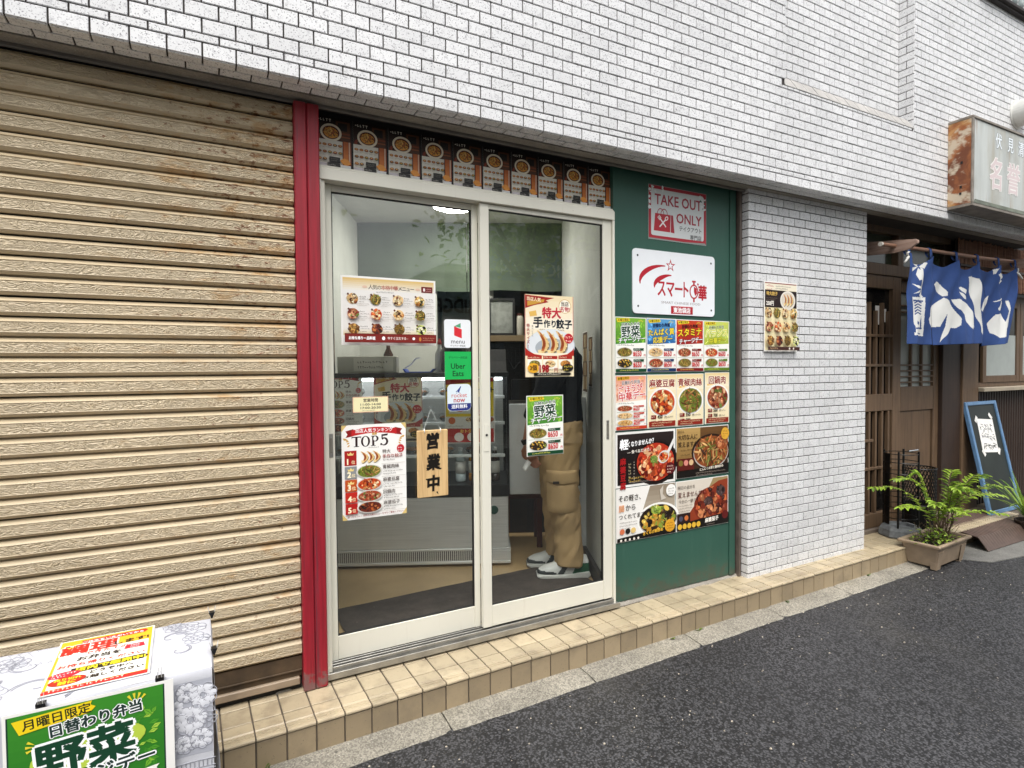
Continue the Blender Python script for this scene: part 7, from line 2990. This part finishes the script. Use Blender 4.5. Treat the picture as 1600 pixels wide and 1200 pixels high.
for q, (cx, cy, s_) in enumerate(((-.045, -.425, .036), (-.03, -.50, .030), (-.085, -.40, .026), (-.30, -.40, .04), (-.46, -.60, .045), (-.44, -.44, .035), (-.72, -.5, .05))):
    rose(top_, cx, cy, s_, q)
for q, (cx, cy, s_, sg) in enumerate(((-.09, -.47, .035, 1), (-.07, -.56, .03, -1), (-.395, -.47, .045, 1), (-.36, -.60, .045, -1), (-.46, -.53, .035, 1), (-.30, -.645, .03, 1), (-.6, -.6, .05, -1))):
    scroll(top_, cx, cy, s_, sg, q)
for k in range(14):
    x = -.50 + .026 * k
    if x < -.36 or k % 1 == 0:
        pass
for k in range(9):
    curve_on(top_, [(-.47 + .02 * k, -.375), (-.47 + .02 * k - .05, -.475)], .0005)
    curve_on(top_, [(-.50 + .02 * k, -.375), (-.50 + .02 * k + .05, -.475)], .0005)
for k in range(7):
    curve_on(top_, [(-.125 + .016 * k * .5, -.37 - .012 * k), (-.09 + .016 * k * .5, -.39 - .012 * k)], .0005)
# the front corner: grey woven ground with raised white petals
PET = fabric('white_raised_petal', '#d9dae0', .8, .04, 520, .25)
gb = MB()
gb.grid([[(x, cl_front(x, z) - .0003, z) for z in [.285 + .185 * j / 16 for j in range(17)]] for x in [-.092 + .096 * i / 12 for i in range(13)]])
gb.build('woven_ground', fabric('grey_woven_ground', '#a9abb4', .8, .08, 520, .2), cloth, smooth=True, recalc=False)
for q, (cx, cz, s_) in enumerate(((-.042, .375, .034), (-.015, .43, .028), (-.05, .445, .022), (-.02, .325, .024), (-.060, .318, .020), (-.075, .41, .018))):
    for k in range(7):
        a = 2 * math.pi * k / 7 + q
        pr = s_ * .42
        pcx, pcz = cx + s_ * .62 * math.cos(a), cz + s_ * .62 * math.sin(a)
        pts = [(pcx + pr * (1 + .2 * math.sin(3 * t_ + q)) * math.cos(t_), pcz + pr * (1 + .2 * math.sin(3 * t_ + q)) * math.sin(t_)) for t_ in [2 * math.pi * j / 12 for j in range(12)]]
        pm = MB()
        v_ = [(x, cl_front(x, z) - .0005, z) for x, z in pts] + [(pcx, cl_front(pcx, pcz) - .0022, pcz)]
        pm.add(v_, [(j, (j + 1) % 12, 12) for j in range(12)])
        pm.build('petal', PET, cloth, smooth=True, recalc=False)
for q, (cx, cz, s_) in enumerate(((-.042, .375, .034), (-.015, .43, .028), (-.05, .445, .022), (-.02, .325, .024), (-.055, .315, .020), (-.01, .375, .024))):
    rose(front_, cx, cz, s_, 20 + q)
for z in (.268, .250, .243, .214, .205, .198, .188, .17):
    curve_on(front_, [(-.40 + .41 * j / 30, z) for j in range(31)], .0011)
for k in range(44):
    x = -.40 + .41 * k / 44
    curve_on(front_, [(x, .251), (x, .267)], .0013)
for k in range(60):
    x = -.40 + .41 * k / 60
    curve_on(front_, [(x, .222), (x + .004, .236), (x + .008, .222)], .0008)
for k in range(5):
    scroll(front_, -.02 - .075 * k, .13, .03, 1 if k % 2 else -1, k)
o = b.build('woven_outline', LINE, cloth, smooth=True)
o['kind'] = 'stuff'

CLIPG = 'small black binder clips on the tablecloth'


def clip(x, y, z, rz, label, tilt=0):
    M = Matrix.Translation((x, y, z)) @ Matrix.Rotation(rz, 4, 'Z') @ Matrix.Rotation(tilt, 4, 'X')
    q = thing('binder_clip', label, 'clip', M=M, group=CLIPG)
    b = MB(M)
    b.prism([(-.008, .004), (.008, .004), (.0016, -.013), (-.0016, -.013)], 0, -.009, .009)
    b.build('clip_body', simple('clip_black', '#121214', .3, bump=0) if 'clip_black' not in bpy.data.materials else bpy.data.materials['clip_black'], q)
    b = MB(M)
    for sg in (-1, 1):
        b.tube([(-.004, sg * .007, .004), (-.003, sg * .010, .020), (.003, sg * .010, .020), (.004, sg * .007, .004)], .0008, 5)
    b.build('clip_wire', STEEL, q)


clip(-.330, TY0 - .012, .500, 0, 'black binder clip at the top left of the green table poster')
clip(-.105, TY0 - .012, .500, 0, 'black binder clip at the top right of the green table poster')
clip(TX1 + .004, TY1 + .012, .505, R(90), 'black binder clip at the back corner of the tablecloth')
clip(TX1 + .006, -.60, .502, R(90), 'black binder clip halfway along the right edge of the tablecloth')

# big bento poster hung on the table front
PYF = TY0 - .024
s = Poster('bento_poster', 'large green vegetable-day bento poster clipped to the table front', 'poster', onwall(-.395, .055, PYF), .318, .442)
s.R(2, 2.2, 92, s.H - 5, '#2f7a24')
s.grad(2, 2.2, 92, 40, '#3c8a2a', '#2f7a24', 5); s.R(2, 2.2, 1, s.H - 6, '#1d3c2c'); s.R(93.2, 2.2, 1, s.H - 5, '#1d3c2c')
rr = random.Random(9)
for k in range(44):
    side = rr.random() < .62
    x, y = (rr.uniform(78, 90), rr.uniform(10, 80)) if side else (rr.uniform(6, 20), rr.uniform(36, 110))
    a = rr.uniform(0, 6.28)
    L_ = rr.uniform(4, 8)
    c, d = math.cos(a), math.sin(a)
    colr = rr.choice(['#6fae34', '#8cc23c', '#4f9a2c', '#a8cf4a', '#3f8a28'])
    s.G([(x, y), (x + L_ * .5 * c - L_ * .25 * d, y + L_ * .5 * d + L_ * .25 * c), (x + L_ * c, y + L_ * d), (x + L_ * .5 * c + L_ * .25 * d, y + L_ * .5 * d - L_ * .25 * c)], colr)
    s.G([(x, y), (x + L_ * c, y + L_ * d), (x + L_ * .5 * c + L_ * .06 * d, y + L_ * .5 * d - L_ * .06 * c)], '#2f6e20')
s.G([(5, 5.5), (50, 2.4), (49, 5), (52, 7), (48.6, 10.5), (9, 15.5)], '#f0d21e')
s.T('月曜日限定', 11, 12.8, 7.8, '#1c2418', b=.025, rot=-4.5)
for k in range(4):
    a = R(-120 + 24 * k)
    s.G([(76 + 3 * math.cos(a), 13 + 3 * math.sin(a)), (76 + 9 * math.cos(a - .1), 13 + 9 * math.sin(a - .1)), (76 + 9 * math.cos(a + .1), 13 + 9 * math.sin(a + .1))], '#e6d43a')
for k in range(3):
    a = R(-200 + 26 * k)
    s.G([(20 + 3 * math.cos(a), 26 + 3 * math.sin(a)), (20 + 8 * math.cos(a - .12), 26 + 8 * math.sin(a - .12)), (20 + 8 * math.cos(a + .12), 26 + 8 * math.sin(a + .12))], '#e6d43a')
s.T('日替わり弁当', 53, 19.2, 9.4, '#16302a', 'c', .04, -5, out='#ffffff', ow=.06)
s.E(48, 36, 34, 13, '#b9cf4a', 26, -5)
s.T('野菜', 47, 48.8, 29.5, '#14402a', 'c', .04, -4, out='#ffffff', ow=.055)
s.T('チャージデー', 50, 60.5, 13, '#16302a', 'c', .03, -5.5, out='#ffffff', ow=.07)
s.G([(8, 70), (90, 61), (88, 63.5), (90, 67), (88, 71.5), (8, 81)], '#f6f4ea')
s.T('野菜を食べて元気をスタート!', 85, 69, 5.6, '#c22a2a', 'r', .015, -6.2)
s.R(5, 82, 86, s.H - 88, '#f6f4ea'); s.F(30, 94, 20, 10, STIR, 3, strips=True); s.F(30, 118, 20, 10, FUNG, 5)
for y_ in (100, 124):
    s.T('650', 56, y_, 17, '#c81e28', b=.018, sx=.74); s.T('円', 84, y_, 6, '#c81e28', b=.02)

# the notice lying on the table top
NW, NH = .215, .302
NM = Matrix.Translation((-.343, -.668, TZ + .0032)) @ Matrix.Rotation(R(1.5), 4, 'Z') @ Matrix.Rotation(R(-90), 4, 'X')
s = Poster('notice', 'yellow and red order notice lying flat on the tablecloth', 'notice', NM, NW, NH)
s.R(2, 2, 96, s.H - 4, '#f2b72c'); s.R(5, 40, 90, s.H - 52, '#f7f4ea'); s.R(2, s.H - 11, 96, 9, '#c9302a')
s.G([(22, 7), (90, 5), (93, 10), (90, 16), (20, 18), (24, 12)], '#c9302a'); s.T('ご注文をいただいてから', 56, 14.2, 6.0, '#ffffff', 'c', .03, -1)
s.T('調理', 33, 42, 29, '#c92c1e', 'c', .055, out='#f7f4ea', ow=.05); s.T('します!', 77, 38, 12, '#2a1c14', 'c', .05, -3)
for k in range(3):
    s.G([(8 + k * 3, 20 - k * 3), (14 + k * 2, 24 - k), (12 + k * 3, 26 - k)], '#f0e04a')
s.T('できたての', 52, 52, 9, '#c9402c', 'c', .03); s.T('お弁当を', 46, 66, 11.5, '#2a1c14', 'c', .04)
s.T('お持ち帰りください', 50, 80, 9.6, '#c9402c', 'c', .03)
s.G([(72, 48), (90, 48), (92, 60), (70, 60)], '#c22a3a'); s.T('TAKE', 81, 53.5, 4.6, '#f4d0d0', 'c', .03, sx=.9); s.T('OUT', 81, 58.6, 4.6, '#f4d0d0', 'c', .03)
s.G([(22, 86), (92, 84), (97, 90), (92, 97), (22, 99)], '#2a2318'); s.T('店内で販売中!', 60, 95.4, 11, '#f2dc2c', 'c', .05)
s.E(17, 98, 15, 7.5, '#c22a3a', 26, -4); s.L(6, 94.5, 22, 2, 3.2, '#ffffff', 3)
s.T('どうぞ中へ', 62, 108, 8.6, '#2a1c14', 'c', .03); s.T('お越しください', 64, 119.5, 8.6, '#2a1c14', 'c', .03)
s.E(22, 115, 17, 10, '#b8301e', 26, -3); s.T('売り切れ', 22, 113, 6.2, '#f2dc2c', 'c', .04); s.T('前に', 22, 122, 8.6, '#f2dc2c', 'c', .05)
s.L(8, s.H - 8.6, 82, 1, 4.4, '#f7e4d8', 8)

# ---------------------------------------------------------------- small litter on the road edge
b = MB()
r = random.Random(21)
for k in range(150):
    x = r.uniform(-.2, 4.6)
    y = yfront(x) - .1 - abs(r.gauss(0, .35)) - .01
    s_ = r.uniform(.0015, .0045)
    b.box(x - s_, x + s_, y - s_ * .8, y + s_ * .8, -.128, -.122 + s_ * .6, bev=s_ * .5)
o = b.build('pebbles', simple('pale_pebble', '#b0a797', .8, var=.4, scale=40))
o['kind'] = 'stuff'
wl = ['by the left end of the kerb below the red post', 'below the green panel on the kerb', 'on the kerb left of the tiled pillar', 'on the kerb under the tiled pillar', 'on the kerb beside the planter']
for k, (x, lb) in enumerate(zip((.165, 2.02, 2.21, 2.92, 3.72), wl)):
    b = MB()
    y = yfront(x) - .012
    for q in range(4 if k else 3):
        d = Vector((r.uniform(-1, 1), r.uniform(-1, -.1), r.uniform(.3, 1.3)))
        leaflet(b, Vector((x + r.uniform(-.012, .012), y, -.112)), d, Vector((0, 0, 1)), r.uniform(.018, .032), r.uniform(.008, .014))
    tag(b.build('weed', LEAF_D, loc=(x, y, -.112), recalc=False), 'tiny green weed ' + lb, 'weed', 'small weeds growing along the kerb')

# ---------------------------------------------------------------- across the street (seen mirrored in the shop glass)
b = MB()
b.box(-20, 26, -9.5, -5.55, -.3, -.02)
struct('far_pavement', b, APRON)
FW = simple('pale_facade', '#a5a8a8', .7, var=.1, scale=1.5)
t = thing('tyre_shop', 'grey tyre shop across the street seen mirrored in the door glass', 'building', (6.5, -8, 0))
b = MB(); b.box(6.5, 13, -12, -7.6, -.02, 5.4); b.box(4.0, 6.499, -12, -7.62, -.02, 3.2); b.build('wall', FW, t)
for k in range(4):
    x = 5.0 + 1.9 * k
    b = MB(); b.box(x, x + 1.6, -7.6, -7.56, .0, 2.3); b.build('shop_door', simple('dull_shutter', '#6d7276', .5, .3, var=.1) if k == 0 else bpy.data.materials['dull_shutter'], t)
    if k == 0:
        b = MB(); b.box(x - .9, x, -7.64, -7.6, .8, 2.2); b.build('window', simple('far_window', '#39434a', .2, bump=0), t); continue
    b = MB(); b.box(x + .1, x + 1.5, -7.6, -7.57, 3.7, 4.9); f_ = b.build('window', bpy.data.materials['far_window'], t)
b = MB(); b.box(6.5, 13, -7.75, -7.5, 5.4, 5.6); b.build('parapet', FW, t)
tb_ = t
s = Poster('fascia_sign', 'long blue and grey fascia sign on the tyre shop across the street', 'sign', Matrix.Translation((9.4, -7.45, 2.45)) @ Matrix.Rotation(R(180), 4, 'Z'), 4.6, 1.1, thick=.08, paper=simple('grey_sign', '#9fa6ac', .5))
s.R(0, 0, 100, 24, '#8d959c'); s.R(58, 0, 42, 14, '#3a6ab0'); s.R(0, 0, 22, 12, '#d8b21c'); s.T('MICHELIN', 32, 20, 9, '#e6e8ea', 'c', .02); s.T('MICHELIN', 78, 11, 8, '#e6e8ea', 'c', .02)
s = Poster('banner', 'pale banner with black lettering across the street', 'banner', Matrix.Translation((4.4, -6.6, 2.0)) @ Matrix.Rotation(R(180), 4, 'Z'), 1.9, .6, thick=.02)
s.R(0, 0, 100, s.H, '#a9c4c4'); s.T('BRIDGESTONE', 50, 22, 17, '#1c1e20', 'c', .03, sx=.8)
b = MB(); b.box(2.5, 2.56, -6.65, -6.6, -.02, 2.6); b.box(4.34, 4.4, -6.65, -6.6, -.02, 2.6)
tag(b.build('banner_stand', STEELF, loc=(3.4, -6.62, 0)), 'two thin steel uprights holding the pale banner across the street', 'stand')
t = thing('apartment_block', 'beige apartment block further along the far side of the street', 'building', (-3, -9, 0))
b = MB(); b.box(-12, 1.8, -14, -8.4, -.02, 4.4); b.build('wall', simple('beige_facade', '#9a9284', .75, var=.1, scale=1.5), t)
for k in range(8):
    for z in (.9, 2.9):
        b = MB(); b.box(-11.4 + 1.65 * k, -10.3 + 1.65 * k, -8.42, -8.37, z, z + 1.3); b.build('window', bpy.data.materials['far_window'], t)
# street trees
bark = simple('grey_bark', '#5a5046', .9, var=.3, scale=20, bump=.8)


def street_tree(x, y, h, rad, label, seed, n=1500):
    q = random.Random(seed)
    t = thing('street_tree', label, 'tree', (x, y, -.02), group='street trees across the road')
    b = MB()
    b.tube([(x, y, -.02), (x + .05, y, h * .25), (x, y + .05, h * .5), (x + .1, y, h * .8)], [.13, .10, .08, .03], 9)
    cl = []
    for k in range(9):
        a = q.uniform(0, 6.28)
        z0 = h * q.uniform(.4, .7)
        e = Vector((x + rad * .8 * math.cos(a), y + rad * .8 * math.sin(a), z0 + q.uniform(.2, .35) * h))
        b.tube([(x, y, z0), tuple((Vector((x, y, z0)) + e) / 2 + Vector((0, 0, .15))), tuple(e)], [.05, .035, .015], 6)
        cl += [e, (Vector((x, y, z0)) + e * 2) / 3]
    b.build('trunk', bark, t)
    b = MB()
    for k in range(n):
        c = q.choice(cl)
        p = c + Vector((q.gauss(0, rad * .28), q.gauss(0, rad * .28), q.gauss(0, rad * .25)))
        d = Vector((q.uniform(-1, 1), q.uniform(-1, 1), q.uniform(-.8, .5)))
        leaflet(b, p, d, Vector((q.uniform(-.5, .5), q.uniform(-.5, .5), 1)), q.uniform(.10, .19), q.uniform(.06, .10), 0 if q.random() < .6 else 1)
    b.build('crown', [LEAF_D, LEAF], t, recalc=False)


street_tree(4.7, -5.95, 4.5, 1.25, 'leafy street tree in front of the tyre shop', 3)
street_tree(.2, -6.3, 4.8, 1.4, 'leafy street tree in front of the beige apartment block', 5)

build_posters()
